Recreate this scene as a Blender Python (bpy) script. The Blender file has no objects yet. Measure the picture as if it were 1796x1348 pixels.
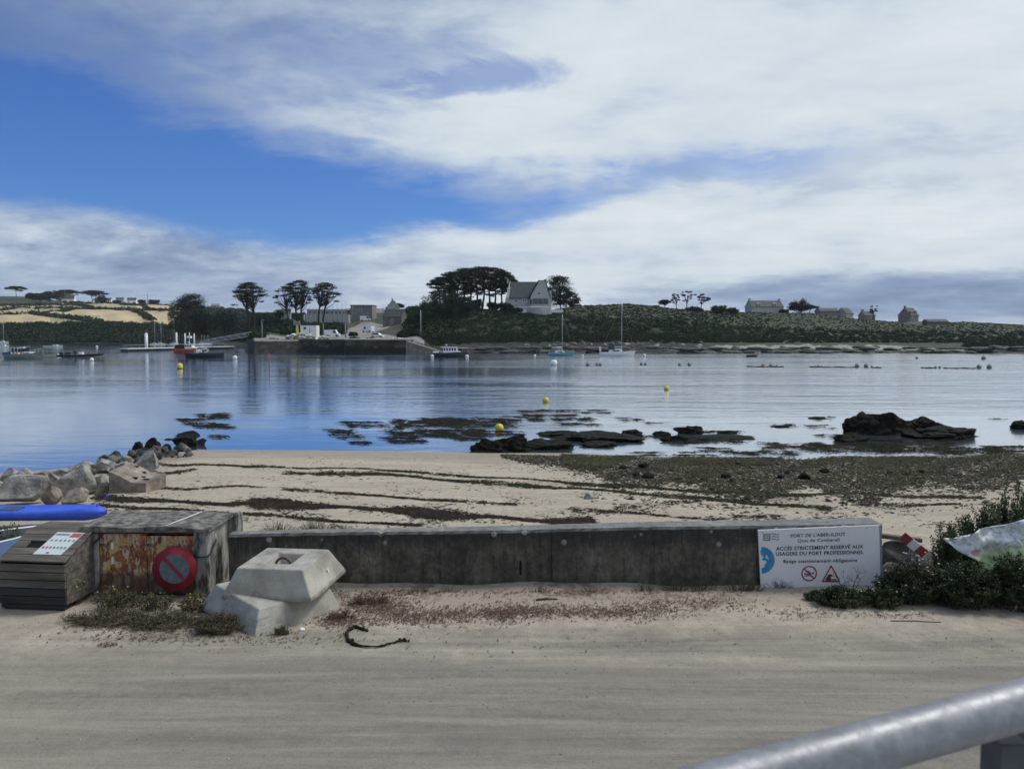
import bpy, math, random
import numpy as np
from mathutils import Vector, Matrix, Euler, noise as mnoise

# ------------------------------------------------------------------ camera
F = 1350.0; W0, H0 = 1796.0, 1348.0; HOR = 585.0
CAMZ = 3.6; WATER = -1.8
PITCH = math.atan((H0/2-HOR)/F)
scene = bpy.context.scene
COL = scene.collection
cd = bpy.data.cameras.new('camera'); cam = bpy.data.objects.new('camera', cd); COL.objects.link(cam)
cam.location = (0, 0, CAMZ); cam.rotation_euler = (math.pi/2-PITCH, 0, 0)
cd.sensor_width = 36; cd.lens = 36*F/W0; cd.clip_end = 60000; cd.clip_start = 0.05
cd.dof.use_dof = True; cd.dof.focus_distance = 20; cd.dof.aperture_fstop = 9
scene.camera = cam
scene.render.resolution_x = 1024; scene.render.resolution_y = 768

# ------------------------------------------------------------------ node helpers
class NT:
    def __init__(s, tree):
        s.t = tree; s.n = tree.nodes; s.l = tree.links
    def node(s, typ, **kw):
        n = s.n.new(typ)
        for k, v in kw.items(): setattr(n, k, v)
        return n
    def put(s, sock, v):
        if v is None: return
        if isinstance(v, bpy.types.NodeSocket): s.l.new(v, sock)
        else:
            try: sock.default_value = v
            except Exception:
                sock.default_value = (*v, 1.0)
    def m(s, op, a, b=None, c=None, clamp=False):
        n = s.node('ShaderNodeMath', operation=op); n.use_clamp = clamp
        s.put(n.inputs[0], a); s.put(n.inputs[1], b); s.put(n.inputs[2], c)
        return n.outputs[0]
    def ss(s, x, lo, hi, a=0.0, b=1.0):
        n = s.node('ShaderNodeMapRange', interpolation_type='SMOOTHSTEP')
        s.put(n.inputs[0], x)
        for i, v in enumerate((lo, hi, a, b)): s.put(n.inputs[i+1], v)
        return n.outputs[0]
    def mix(s, f, a, b, typ='MIX'):
        n = s.node('ShaderNodeMix', data_type='RGBA', blend_type=typ)
        s.put(n.inputs[0], f); s.put(n.inputs[6], a); s.put(n.inputs[7], b)
        return n.outputs[2]
    def noise(s, vec, scale, detail=6, rough=.55, dist=0, col=False):
        n = s.node('ShaderNodeTexNoise')
        s.put(n.inputs['Vector'], vec); s.put(n.inputs['Scale'], scale); s.put(n.inputs['Detail'], detail)
        s.put(n.inputs['Roughness'], rough); s.put(n.inputs['Distortion'], dist)
        return n.outputs[1 if col else 0]
    def map(s, vec, scale=(1, 1, 1), loc=(0, 0, 0)):
        n = s.node('ShaderNodeMapping'); s.put(n.inputs[0], vec)
        n.inputs['Scale'].default_value = scale; n.inputs['Location'].default_value = loc
        return n.outputs[0]
    def ramp(s, f, stops, interp='LINEAR'):
        n = s.node('ShaderNodeValToRGB'); n.color_ramp.interpolation = interp
        e = n.color_ramp.elements
        while len(e) < len(stops): e.new(0.5)
        for el, (p, c) in zip(e, stops):
            el.position = p; el.color = (*c, 1)
        s.put(n.inputs[0], f)
        return n.outputs[0]
    def xyz(s, vec):
        n = s.node('ShaderNodeSeparateXYZ'); s.put(n.inputs[0], vec); return n.outputs
    def comb(s, x, y, z):
        n = s.node('ShaderNodeCombineXYZ'); s.put(n.inputs[0], x); s.put(n.inputs[1], y); s.put(n.inputs[2], z); return n.outputs[0]
    def bump(s, h, strength=.5, dist=.02, nrm=None):
        n = s.node('ShaderNodeBump'); s.put(n.inputs['Height'], h); n.inputs['Strength'].default_value = strength
        n.inputs['Distance'].default_value = dist
        if nrm is not None: s.put(n.inputs['Normal'], nrm)
        return n.outputs[0]
    def curve(s, x, pts, lo, hi, ylo, yhi):
        """piecewise smooth curve; x in lo..hi -> y"""
        f = s.ss_lin(x, lo, hi)
        n = s.node('ShaderNodeFloatCurve'); c = n.mapping.curves[0]
        P = [((a-lo)/(hi-lo), (b-ylo)/(yhi-ylo)) for a, b in pts]
        while len(c.points) < len(P): c.points.new(.5, .5)
        for p, q in zip(c.points, P): p.location = q
        n.mapping.update(); s.put(n.inputs['Value'], f)
        return s.m('MULTIPLY_ADD', n.outputs[0], yhi-ylo, ylo)
    def ss_lin(s, x, lo, hi, a=0.0, b=1.0):
        n = s.node('ShaderNodeMapRange')
        s.put(n.inputs[0], x)
        for i, v in enumerate((lo, hi, a, b)): s.put(n.inputs[i+1], v)
        return n.outputs[0]

# ------------------------------------------------------------------ sky: Nishita sky + cloud layers
SUN_AZ, SUN_EL = math.radians(66), math.radians(54)      # ahead of the camera, to the right, behind thin cloud
w = bpy.data.worlds.new('World'); scene.world = w; w.use_nodes = True
t = NT(w.node_tree); t.n.clear()
out = t.node('ShaderNodeOutputWorld'); bg = t.node('ShaderNodeBackground'); t.l.new(bg.outputs[0], out.inputs[0])
sky = t.node('ShaderNodeTexSky', sky_type='NISHITA'); sky.sun_disc = False
sky.sun_elevation = SUN_EL; sky.sun_rotation = SUN_AZ
sky.air_density = 1.0; sky.dust_density = 0.3; sky.ozone_density = 2.5
tc = t.node('ShaderNodeTexCoord'); D = tc.outputs['Generated']
dx, dy, dz = t.xyz(D)
az = t.m('ARCTAN2', dx, dy)
hyp = t.m('SQRT', t.m('ADD', t.m('MULTIPLY', dx, dx), t.m('MULTIPLY', dy, dy)))
v = t.m('DIVIDE', dz, t.m('MAXIMUM', hyp, 0.02))
def AZ(px): return math.atan((px-898)/F)
def VV(px, py): return (HOR-py)/F*math.cos(AZ(px))
zz = t.m('ADD', t.m('MAXIMUM', dz, 0.0), 0.14)
PL = t.comb(t.m('DIVIDE', dx, zz), t.m('DIVIDE', dy, zz), 0.0)       # flat cloud layer seen in perspective
AV = t.comb(az, v, 0.0)
n_big = t.noise(t.map(PL, (1, 1.0, 1), (3.1, 1.7, 0)), 1.1, 7, .58, .3)
n_fine = t.noise(t.map(PL, (1.0, 1.6, 1), (9.1, 4.7, 0)), 3.6, 11, .70, .4)
n_av = t.noise(t.map(AV, (3.2, 9, 1), (2, 5, 0)), 1.3, 8, .6, .5)
n_puff = t.noise(t.map(AV, (9, 16, 1), (1, 8, 0)), 1.6, 8, .6, .25)
wob = t.m('MULTIPLY', t.m('SUBTRACT', n_av, .5), .14)
wob = t.m('ADD', wob, t.m('ADD', t.m('MULTIPLY', t.m('SUBTRACT', n_puff, .5), .05), t.m('MULTIPLY', t.m('SUBTRACT', n_fine, .5), .07)))
lo, hi = -1.6, 1.6
def C(pts, ): 
    return [(AZ(a), VV(a, b)) for a, b in pts]
up_pts = [(-1.6, .48), (-1.0, .42)] + C([(0, 60), (150, 105), (300, 175), (450, 225), (600, 275), (750, 310), (900, 340), (1050, 330), (1200, 300), (1330, 300)]) + [(.7, .15), (1.6, .3)]
lo_pts = [(-1.6, .22), (-1.0, .16)] + C([(0, 380), (150, 392), (300, 412), (500, 438), (620, 430), (750, 412), (900, 405), (1000, 380), (1100, 345), (1220, 315), (1330, 320)]) + [(.7, .35), (1.6, .4)]
vu = t.curve(az, up_pts, lo, hi, 0, .6)
vl = t.curve(az, lo_pts, lo, hi, 0, .6)
soft_u = t.ss(t.m('SUBTRACT', t.m('ADD', vu, wob), v), -.05, .04)
soft_l = t.ss(t.m('SUBTRACT', v, t.m('ADD', vl, t.m('MULTIPLY', wob, .35))), -.012, .022)
blue = t.m('MULTIPLY', soft_u, soft_l)
# second small opening higher up, right of the middle, and a thin veil top left
def blob(px, py, rx, ry, tilt=0):
    a = t.m('DIVIDE', t.m('SUBTRACT', az, AZ(px)), rx); b = t.m('DIVIDE', t.m('SUBTRACT', t.m('ADD', v, t.m('MULTIPLY', t.m('SUBTRACT', az, AZ(px)), tilt)), VV(px, py)), ry)
    d = t.m('SQRT', t.m('ADD', t.m('MULTIPLY', a, a), t.m('MULTIPLY', b, b)))
    return d
hole = t.ss(t.m('ADD', blob(850, 150, .10, .026, -.05), t.m('MULTIPLY', t.m('SUBTRACT', n_av, .5), 4.2)), .25, 1.25, .6, 0)
hole2 = t.ss(t.m('ADD', blob(640, 115, .17, .05), t.m('MULTIPLY', t.m('SUBTRACT', n_av, .5), 3.5)), .2, 1.3, .35, 0)
veil = t.ss(t.m('ADD', blob(60, 140, .34, .13), t.m('MULTIPLY', t.m('SUBTRACT', n_puff, .5), 1.6)), .2, 1.3, .55, 0)
blue = t.m('MAXIMUM', blue, t.m('MAXIMUM', hole, t.m('MAXIMUM', hole2, veil)))
# cloud light and dark
lum = t.m('ADD', t.m('MULTIPLY', n_big, .62), t.m('ADD', t.m('MULTIPLY', n_fine, .20), t.m('MULTIPLY', n_av, .32)))
lum = t.m('ADD', lum, t.ss(az, -.75, .35, -.15, .11))
lum = t.m('ADD', lum, t.ss(v, .26, .47, 0, -.05))
band = t.ss(t.m('ADD', blob(1640, 522, .42, .035, .03), t.m('MULTIPLY', t.m('SUBTRACT', n_av, .5), .8)), .45, 1.15, .30, 0)
lum = t.m('SUBTRACT', lum, band)
edge = t.ss(t.m('ABSOLUTE', t.m('SUBTRACT', soft_u, .5)), .0, .5, -.05, 0)
lum = t.m('ADD', lum, edge)
puff = t.m('MULTIPLY', t.ss(t.m('ABSOLUTE', t.m('SUBTRACT', v, .10)), .0, .06, 1, 0), t.ss(az, -.1, -.4))
lum = t.m('ADD', lum, t.m('MULTIPLY', puff, t.m('MULTIPLY', t.m('SUBTRACT', n_puff, .49), .55)))
ccol = t.ramp(lum, [(.25, (.13, .18, .30)), (.42, (.24, .31, .44)), (.53, (.37, .44, .54)), (.63, (.51, .575, .635)), (.80, (.62, .665, .69))])
skyc = t.mix(1.0, sky.outputs[0], (.029, .048, .084), 'MULTIPLY')
final = t.mix(blue, ccol, skyc)
# sky made brighter overhead and slightly dimmer behind the camera
back = t.m('MULTIPLY', t.ss(dy, -.5, .25, .90, 1.0), t.ss(v, .5, 1.1, 1.0, 1.4))
final = t.mix(1.0, final, t.comb(back, back, back), 'MULTIPLY')
t.l.new(final, bg.inputs[0]); bg.inputs[1].default_value = 1.0

sd = bpy.data.lights.new('sun', 'SUN'); so = bpy.data.objects.new('sun', sd); COL.objects.link(so)
sd.energy = 1.95; sd.angle = math.radians(14); sd.color = (1, .95, .88)
sdir = Vector((math.sin(SUN_AZ)*math.cos(SUN_EL), math.cos(SUN_AZ)*math.cos(SUN_EL), math.sin(SUN_EL)))
so.rotation_euler = sdir.to_track_quat('Z', 'Y').to_euler(); so.location = (0, 0, 60)

vs = scene.view_settings; vs.view_transform = 'Standard'; vs.look = 'None'; vs.exposure = 0.30; vs.gamma = 1; vs.use_curve_mapping = False
scene.cycles.max_bounces = 6; scene.cycles.transparent_max_bounces = 6

# ------------------------------------------------------------------ pixel <-> place
def ray(px, py):
    a = (np.asarray(px, float)-898)/F; b = (H0/2-np.asarray(py, float))/F
    return a, math.cos(PITCH)+b*math.sin(PITCH), -math.sin(PITCH)+b*math.cos(PITCH)
def atY(px, py, Y):
    rx, ry, rz = ray(px, py); k = Y/ry
    return Vector((float(rx*k), float(Y), float(CAMZ+rz*k)))
def atZ(px, py, z):
    rx, ry, rz = ray(px, py); k = (z-CAMZ)/rz
    return Vector((float(rx*k), float(ry*k), float(z)))
def onwater(px, py): return atZ(px, py, WATER)

# ------------------------------------------------------------------ object helpers
def tag(o, label=None, cat=None, group=None, kind=None):
    if label: o['label'] = label
    if cat: o['category'] = cat
    if group: o['group'] = group
    if kind: o['kind'] = kind
    return o
def empty(name, loc, rz=0, label=None, cat=None, group=None, rot=None):
    o = bpy.data.objects.new(name, None); COL.objects.link(o); o.location = loc
    o.rotation_euler = rot if rot else (0, 0, rz); o.empty_display_size = .2
    return tag(o, label, cat, group)
def link(name, me, parent=None, mats=(), loc=None, rot=None, scale=None):
    o = bpy.data.objects.new(name, me); COL.objects.link(o)
    if parent: o.parent = parent
    if len(me.materials) == 0:
        for m_ in (mats if isinstance(mats, (list, tuple)) else [mats]): me.materials.append(m_)
    if loc is not None: o.location = loc
    if rot is not None: o.rotation_euler = rot
    if scale is not None: o.scale = scale
    return o
class MB:
    def __init__(s): s.v = []; s.f = []; s.mi = []; s.sm = []
    def add(s, vs, fs, mi=0, smooth=False, M=None):
        b = len(s.v)
        for q in vs:
            q = Vector(q)
            s.v.append(tuple(M @ q) if M is not None else tuple(q))
        for f_ in fs:
            s.f.append([i+b for i in f_]); s.mi.append(mi); s.sm.append(smooth)
        return s
    def box(s, x0, x1, y0, y1, z0, z1, mi=0, M=None, bev=0):
        if bev:
            b = bev; vs = []; 
            for z_, i_ in ((z0, b), (z0+b, 0), (z1-b, 0), (z1, b)):
                for (cx, cy, sx, sy) in ((x0, y0, 1, 1), (x1, y0, -1, 1), (x1, y1, -1, -1), (x0, y1, 1, -1)):
                    if sx*sy > 0: order = ((i_, b+i_), (b+i_, i_))
                    else: order = ((b+i_, i_), (i_, b+i_))
                    for ox, oy in order: vs.append((cx+sx*ox, cy+sy*oy, z_))
            n = 8; fs = []
            for k in range(3):
                for i in range(n): fs.append((k*n+i, k*n+(i+1) % n, (k+1)*n+(i+1) % n, (k+1)*n+i))
            fs.append(tuple(reversed(range(n)))); fs.append(tuple(range(3*n, 4*n)))
            return s.add(vs, fs, mi, False, M)
        vs = [(x0, y0, z0), (x1, y0, z0), (x1, y1, z0), (x0, y1, z0), (x0, y0, z1), (x1, y0, z1), (x1, y1, z1), (x0, y1, z1)]
        return s.add(vs, [(0, 3, 2, 1), (4, 5, 6, 7), (0, 1, 5, 4), (1, 2, 6, 5), (2, 3, 7, 6), (3, 0, 4, 7)], mi, False, M)
    def tube(s, pts, rad, n=8, mi=0, M=None, cap=True):
        pts = [Vector(p) for p in pts]; N = len(pts)
        if not isinstance(rad, (list, tuple)): rad = [rad]*N
        vs = []; fs = []; prev = None
        for i, p in enumerate(pts):
            d = (pts[min(i+1, N-1)]-pts[max(i-1, 0)])
            if d.length < 1e-9: d = Vector((0, 0, 1))
            d.normalize()
            if prev is None: u = d.orthogonal().normalized()
            else:
                u = prev-d*prev.dot(d)
                u = u.normalized() if u.length > 1e-6 else d.orthogonal().normalized()
            prev = u; w_ = d.cross(u)
            for k in range(n):
                a = 2*math.pi*k/n
                vs.append(p+(u*math.cos(a)+w_*math.sin(a))*rad[i])
        for i in range(N-1):
            for k in range(n): fs.append((i*n+k, i*n+(k+1) % n, (i+1)*n+(k+1) % n, (i+1)*n+k))
        if cap: fs.append(tuple(reversed(range(n)))); fs.append(tuple(range((N-1)*n, N*n)))
        return s.add(vs, fs, mi, True, M)
    def prism(s, poly, y0, y1, mi=0, M=None):
        """poly in (x,z), extruded along y"""
        n = len(poly)
        vs = [(a, y0, b) for a, b in poly]+[(a, y1, b) for a, b in poly]
        ar = sum(poly[i][0]*poly[(i+1) % n][1]-poly[(i+1) % n][0]*poly[i][1] for i in range(n))
        fs = [tuple(range(n)), tuple(reversed(range(n, 2*n)))]+[(i, n+i, n+(i+1) % n, (i+1) % n) for i in range(n)]
        if ar < 0: fs = [tuple(reversed(f_)) for f_ in fs]
        return s.add(vs, fs, mi, False, M)
    def ball(s, c, r, mi=0, seg=12, rings=8, sc=(1, 1, 1), M=None):
        vs = [(c[0], c[1], c[2]+r*sc[2])]; fs = []
        for i in range(1, rings):
            a = math.pi*i/rings
            for k in range(seg):
                b = 2*math.pi*k/seg
                vs.append((c[0]+r*sc[0]*math.sin(a)*math.cos(b), c[1]+r*sc[1]*math.sin(a)*math.sin(b), c[2]+r*sc[2]*math.cos(a)))
        vs.append((c[0], c[1], c[2]-r*sc[2])); L = len(vs)-1
        for k in range(seg):
            fs.append((0, 1+k, 1+(k+1) % seg)); fs.append((L, L-seg+(k+1) % seg, L-seg+k))
            for i in range(rings-2):
                fs.append((1+i*seg+k, 1+(i+1)*seg+k, 1+(i+1)*seg+(k+1) % seg, 1+i*seg+(k+1) % seg))
        return s.add(vs, fs, mi, True, M)
    def mesh(s, name='m'):
        me = bpy.data.meshes.new(name); me.from_pydata(s.v, [], s.f); 
        me.polygons.foreach_set('material_index', s.mi); me.polygons.foreach_set('use_smooth', s.sm); me.update()
        return me
    def build(s, name, mats, parent=None, loc=None, rot=None):
        return link(name, s.mesh(name), parent, mats, loc, rot)
def np_mesh(name, V, Fq, mi=None, smooth=False):
    me = bpy.data.meshes.new(name); n = len(Fq); k = Fq.shape[1]
    me.vertices.add(len(V)); me.vertices.foreach_set('co', np.ascontiguousarray(V, dtype=np.float32).ravel())
    me.loops.add(n*k); me.loops.foreach_set('vertex_index', np.ascontiguousarray(Fq, dtype=np.int32).ravel())
    me.polygons.add(n); me.polygons.foreach_set('loop_start', np.arange(0, n*k, k, dtype=np.int32))
    me.polygons.foreach_set('loop_total', np.full(n, k, dtype=np.int32))
    if mi is not None: me.polygons.foreach_set('material_index', np.asarray(mi, dtype=np.int32))
    if smooth: me.polygons.foreach_set('use_smooth', np.ones(n, dtype=bool))
    me.update(calc_edges=True); me.validate()
    return me
def cards(Cn, size, rng, aspect=.5, flat=0.0, along=None):
    """leaf shaped quads at the centres Cn; flat squashes their normals towards vertical"""
    n = len(Cn); size = np.broadcast_to(size, (n,))
    a = rng.normal(size=(n, 3))
    if along is not None: a = a*.5+along
    a[:, 2] *= (1-flat); a /= np.linalg.norm(a, axis=1)[:, None]+1e-9
    b = rng.normal(size=(n, 3)); b[:, 2] *= (1-flat)
    b -= a*(a*b).sum(1)[:, None]; b /= np.linalg.norm(b, axis=1)[:, None]+1e-9
    s1 = (size*.5)[:, None]; s2 = s1*aspect
    nn = np.cross(a, b)*s1*.25
    V = np.stack([Cn-a*s1, Cn+b*s2+nn, Cn+a*s1, Cn-b*s2+nn], 1).reshape(-1, 3)
    return V, np.arange(4*n).reshape(n, 4)
def cat_vf(parts):
    Vs = []; Fs = []; o = 0
    for V_, F_ in parts: Vs.append(V_); Fs.append(F_+o); o += len(V_)
    return np.concatenate(Vs), np.concatenate(Fs)
def in_ball(n, rng):
    d = rng.normal(size=(n, 3)); d /= np.linalg.norm(d, axis=1)[:, None]
    return d*(rng.random(n)[:, None]**.45)

# ------------------------------------------------------------------ materials
def mat(name, c1, c2=None, scale=4, rough=.75, bump=0, bscale=None, metal=0, c3=None, st=(1, 1, 1), spec=.3, lo=.35, hi=.65, island=0, detail=8, bdist=.02, gen=False):
    m_ = bpy.data.materials.new(name); m_.use_nodes = True; t = NT(m_.node_tree); b = m_.node_tree.nodes['Principled BSDF']
    tc_ = t.node('ShaderNodeTexCoord'); vec = t.map(tc_.outputs['Object'], st)
    c2 = c2 or tuple(x*.8 for x in c1)
    nz = t.noise(vec, scale, detail, .6)
    if island:
        g = t.node('ShaderNodeNewGeometry'); nz = t.m('ADD', t.m('MULTIPLY', nz, 1-island), t.m('MULTIPLY', g.outputs['Random Per Island'], island))
    stops = [(lo, c1), (hi, c2)] if c3 is None else [(lo, c1), ((lo+hi)/2, c3), (hi, c2)]
    t.l.new(t.ramp(nz, stops), b.inputs['Base Color'])
    b.inputs['Roughness'].default_value = rough; b.inputs['Metallic'].default_value = metal
    b.inputs['Specular IOR Level'].default_value = spec
    if bump:
        t.l.new(t.bump(t.noise(vec, bscale or scale*4, 8, .65), bump, bdist), b.inputs['Normal'])
    return m_
def foliage(name, c1, c2, c3=None, scale=.3):
    m_ = mat(name, c1, c2, scale=scale, rough=.7, c3=c3, island=.15, spec=.08, lo=.3, hi=.7)
    return m_
M = {}
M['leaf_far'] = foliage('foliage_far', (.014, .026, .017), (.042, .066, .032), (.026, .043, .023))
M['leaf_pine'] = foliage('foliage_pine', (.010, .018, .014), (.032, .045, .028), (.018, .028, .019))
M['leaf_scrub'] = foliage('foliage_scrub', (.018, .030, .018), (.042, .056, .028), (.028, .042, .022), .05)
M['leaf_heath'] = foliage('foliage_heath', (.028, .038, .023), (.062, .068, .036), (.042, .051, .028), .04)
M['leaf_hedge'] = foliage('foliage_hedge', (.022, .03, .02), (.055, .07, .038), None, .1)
M['leaf_near'] = foliage('foliage_near', (.035, .055, .026), (.13, .165, .08), (.07, .10, .045), 1.5)
M['leaf_dry'] = foliage('foliage_dry', (.045, .05, .022), (.20, .16, .10), (.10, .095, .05), 3)
M['leaf_grey'] = foliage('foliage_greygreen', (.07, .09, .05), (.2, .22, .14), (.12, .15, .09), 3)
M['bark'] = mat('bark', (.028, .024, .02), (.06, .052, .045), 3, .9, .4)
M['stem'] = mat('stem', (.06, .055, .03), (.15, .12, .08), 8, .9)
M['white'] = mat('white_paint', (.80, .81, .82), (.70, .71, .72), 1.2, .5, .1, 8)
M['white_wall'] = mat('white_render', (.46, .46, .445), (.36, .365, .365), 1.5, .85, .2, 10)
M['slate'] = mat('slate_roof', (.04, .05, .05), (.075, .085, .083), 1.2, .75, .3, 10, st=(1, 1, 3))
M['glass'] = mat('dark_window_glass', (.015, .02, .025), (.03, .04, .05), 2, .08, spec=.6)
M['grey_wall'] = mat('grey_render', (.16, .165, .17), (.24, .24, .24), .8, .85, .2, 8)
M['stone'] = mat('granite_masonry', (.10, .095, .085), (.22, .205, .185), 1.5, .9, .5, 6)
M['granite'] = mat('granite_rock', (.13, .128, .12), (.40, .385, .35), 2.6, .9, 1.0, 14, c3=(.27, .262, .24), bdist=.045)
M['granite_warm'] = mat('granite_rock_warm', (.14, .115, .095), (.36, .31, .255), 2.5, .9, 1.0, 14, c3=(.25, .212, .175), bdist=.045)
M['rock_dark'] = mat('weedy_rock', (.006, .0065, .0055), (.024, .024, .018), 4, .85, 1.0, 16, c3=(.012, .013, .010), bdist=.06, spec=.12)
M['rock_mid'] = mat('wet_rock', (.030, .030, .026), (.13, .125, .108), 3, .7, .8, 16, c3=(.07, .07, .062), bdist=.04)
M['concrete'] = mat('pale_concrete', (.36, .36, .345), (.47, .465, .44), 2.5, .85, .35, 60, c3=(.42, .415, .395), bdist=.004)
M['iron'] = mat('rusty_iron', (.06, .03, .02), (.14, .07, .04), 30, .8, .4, 80, bdist=.002)
M['black'] = mat('black_rubber', (.012, .013, .016), (.02, .022, .026), 3, .45)
M['blackhole'] = mat('dark_interior', (.004, .004, .004), (.006, .006, .006), 3, .9)
M['navy'] = mat('dark_navy_hull', (.016, .022, .032), (.026, .034, .048), 1, .35, spec=.5)
M['turq'] = mat('turquoise_hull', (.07, .26, .34), (.10, .31, .38), 1, .35, spec=.5)
M['greygreen'] = mat('grey_green_hull', (.12, .16, .155), (.19, .22, .21), 1, .5)
M['redhull'] = mat('orange_red_hull', (.33, .07, .04), (.42, .12, .07), 1, .5)
M['red'] = mat('red_paint', (.42, .045, .04), (.34, .03, .03), 6, .5)
M['yellow'] = mat('yellow_buoy', (.70, .58, .06), (.55, .47, .06), 6, .5)
M['buoy_white'] = mat('white_buoy', (.74, .75, .75), (.60, .61, .61), 5, .5)
M['buoy_grey'] = mat('grey_float', (.12, .12, .12), (.30, .30, .29), 5, .6)
M['alu'] = mat('aluminium', (.34, .36, .38), (.46, .48, .5), 3, .4, metal=.6)
M['pole_grey'] = mat('galvanised_pole', (.20, .22, .22), (.30, .32, .32), 3, .6)
M['canvas'] = mat('sail_cover_beige', (.42, .40, .35), (.52, .5, .44), 3, .9)
M['canvas_blue'] = mat('sail_cover_blue', (.03, .06, .11), (.05, .09, .15), 3, .9)
M['deck'] = mat('deck_grey', (.30, .32, .33), (.42, .43, .43), 3, .7)
M['rope'] = mat('rope', (.05, .05, .045), (.09, .09, .08), 10, .9)
M['skin'] = mat('skin', (.45, .28, .2), (.4, .24, .17), 6, .6)
M['timber'] = mat('weathered_timber', (.08, .07, .055), (.16, .14, .11), 6, .85, .4)

# ------------------------------------------------------------------ water
def make_water():
    m_ = bpy.data.materials.new('sea_water'); m_.use_nodes = True; t = NT(m_.node_tree); b = m_.node_tree.nodes['Principled BSDF']
    tc_ = t.node('ShaderNodeTexCoord'); O = tc_.outputs['Object']
    b.inputs['Base Color'].default_value = (.045, .075, .095, 1); b.inputs['Roughness'].default_value = .045
    b.inputs['IOR'].default_value = 1.34; b.inputs['Specular IOR Level'].default_value = .6
    n1 = t.noise(t.map(O, (.55, 1.5, 1)), 1.0, 4, .55, .6)
    n2 = t.noise(t.map(O, (.12, .42, 1), (40, 9, 0)), 1.0, 3, .5, .4)
    n3 = t.noise(t.map(O, (2.2, 5.0, 1), (4, 19, 0)), 1.0, 2, .5)
    # wind streaks: rougher in places, glassy in the lee close to the beach
    x, y, z = t.xyz(O)
    calm = t.noise(t.map(O, (.012, .05, 1)), 1.0, 4, .6, .5)
    amp = t.m('MULTIPLY', t.ss(calm, .38, .62, .35, 1.15), t.ss(y, 38, 85, .22, 1.0))
    amp = t.m('MULTIPLY', amp, t.ss(t.m('DIVIDE', x, t.m('MAXIMUM', y, 1)), -.35, .1, .38, 1.15))
    h = t.m('ADD', t.m('MULTIPLY', n1, .5), t.m('ADD', t.m('MULTIPLY', n2, 1.0), t.m('MULTIPLY', n3, .10)))
    h = t.m('MULTIPLY', h, amp)
    t.l.new(t.bump(h, 1.0, .15), b.inputs['Normal'])
    t.l.new(t.ss(t.m('DIVIDE', x, t.m('MAXIMUM', y, 1)), -.3, .1, .06, .13), b.inputs['Roughness'])
    lw = t.node('ShaderNodeLayerWeight'); gl = t.node('ShaderNodeBsdfGlossy'); mx = t.node('ShaderNodeMixShader')
    bn = b.inputs['Normal'].links[0].from_socket; t.l.new(bn, gl.inputs['Normal']); t.l.new(b.inputs['Roughness'].links[0].from_socket, gl.inputs['Roughness'])
    gl.inputs['Color'].default_value = (.95, .97, 1, 1)
    t.l.new(t.m('MULTIPLY', t.m('POWER', lw.outputs['Facing'], 3), .92), mx.inputs[0]); t.l.new(b.outputs[0], mx.inputs[1]); t.l.new(gl.outputs[0], mx.inputs[2])
    om = [q for q in t.n if q.type == 'OUTPUT_MATERIAL'][0]; t.l.new(mx.outputs[0], om.inputs[0])
    mb = MB(); mb.add([(-12000, 14, 0), (12000, 14, 0), (12000, 14000, 0), (-12000, 14000, 0)], [(0, 1, 2, 3)])
    o = mb.build('water', m_, loc=(0, 0, WATER)); tag(o, kind='structure')
make_water()

# ------------------------------------------------------------------ beach
SH = [(-400, 850), (0, 829), (150, 818), (260, 802), (340, 788), (500, 789), (750, 791), (830, 794), (1000, 794), (1100, 799), (1300, 804), (1500, 806), (1650, 800), (1796, 791), (2300, 786)]
_sp = np.array([a for a, b in SH], float)
_sy = np.array([atZ(a, b, WATER).y for a, b in SH])
def beach_z(X, Y):
    X = np.asarray(X, float); Y = np.asarray(Y, float)
    px = 898+X/np.maximum(Y, 1)*F
    Ys = np.interp(px, _sp, _sy)
    t_ = (Y-11.3)/(Ys-11.3)
    z = np.where(t_ < 0, -.01, -.01-(-WATER-.01)*np.clip(t_, 0, 1)**.8)
    z = np.where(t_ > 1, WATER-(Y-Ys)*.07, z)
    bump_ = (np.sin(X*.9+Y*.6)*.02+np.sin(X*.37-Y*1.3+1)*.025+np.sin(Y*2.4+X*.21)*.012)*np.clip(t_*4, 0, 1)*np.clip((1-t_)*5, 0, 1)
    return np.maximum(z+bump_, -3.5)
def onbeach(px, py, dz=0):
    """where the sight line of a pixel meets the sand (vectorised); returns (n,3)"""
    rx, ry, rz = ray(px, py); rx = np.atleast_1d(rx/ry); rz_ = np.atleast_1d(rz/ry)
    rx, rz_ = np.broadcast_arrays(rx, rz_)
    lo_ = np.full(rx.shape, 11.0); hi_ = np.full(rx.shape, 60.0)
    for _ in range(34):
        mid = (lo_+hi_)/2; below = CAMZ+rz_*mid < beach_z(rx*mid, mid)+dz
        hi_ = np.where(below, mid, hi_); lo_ = np.where(below, lo_, mid)
    Y = (lo_+hi_)/2; return np.stack([rx*Y, Y, beach_z(rx*Y, Y)+dz], 1)
def bp(px, py, dz=0): return Vector(onbeach(px, py, dz)[0])

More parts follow.
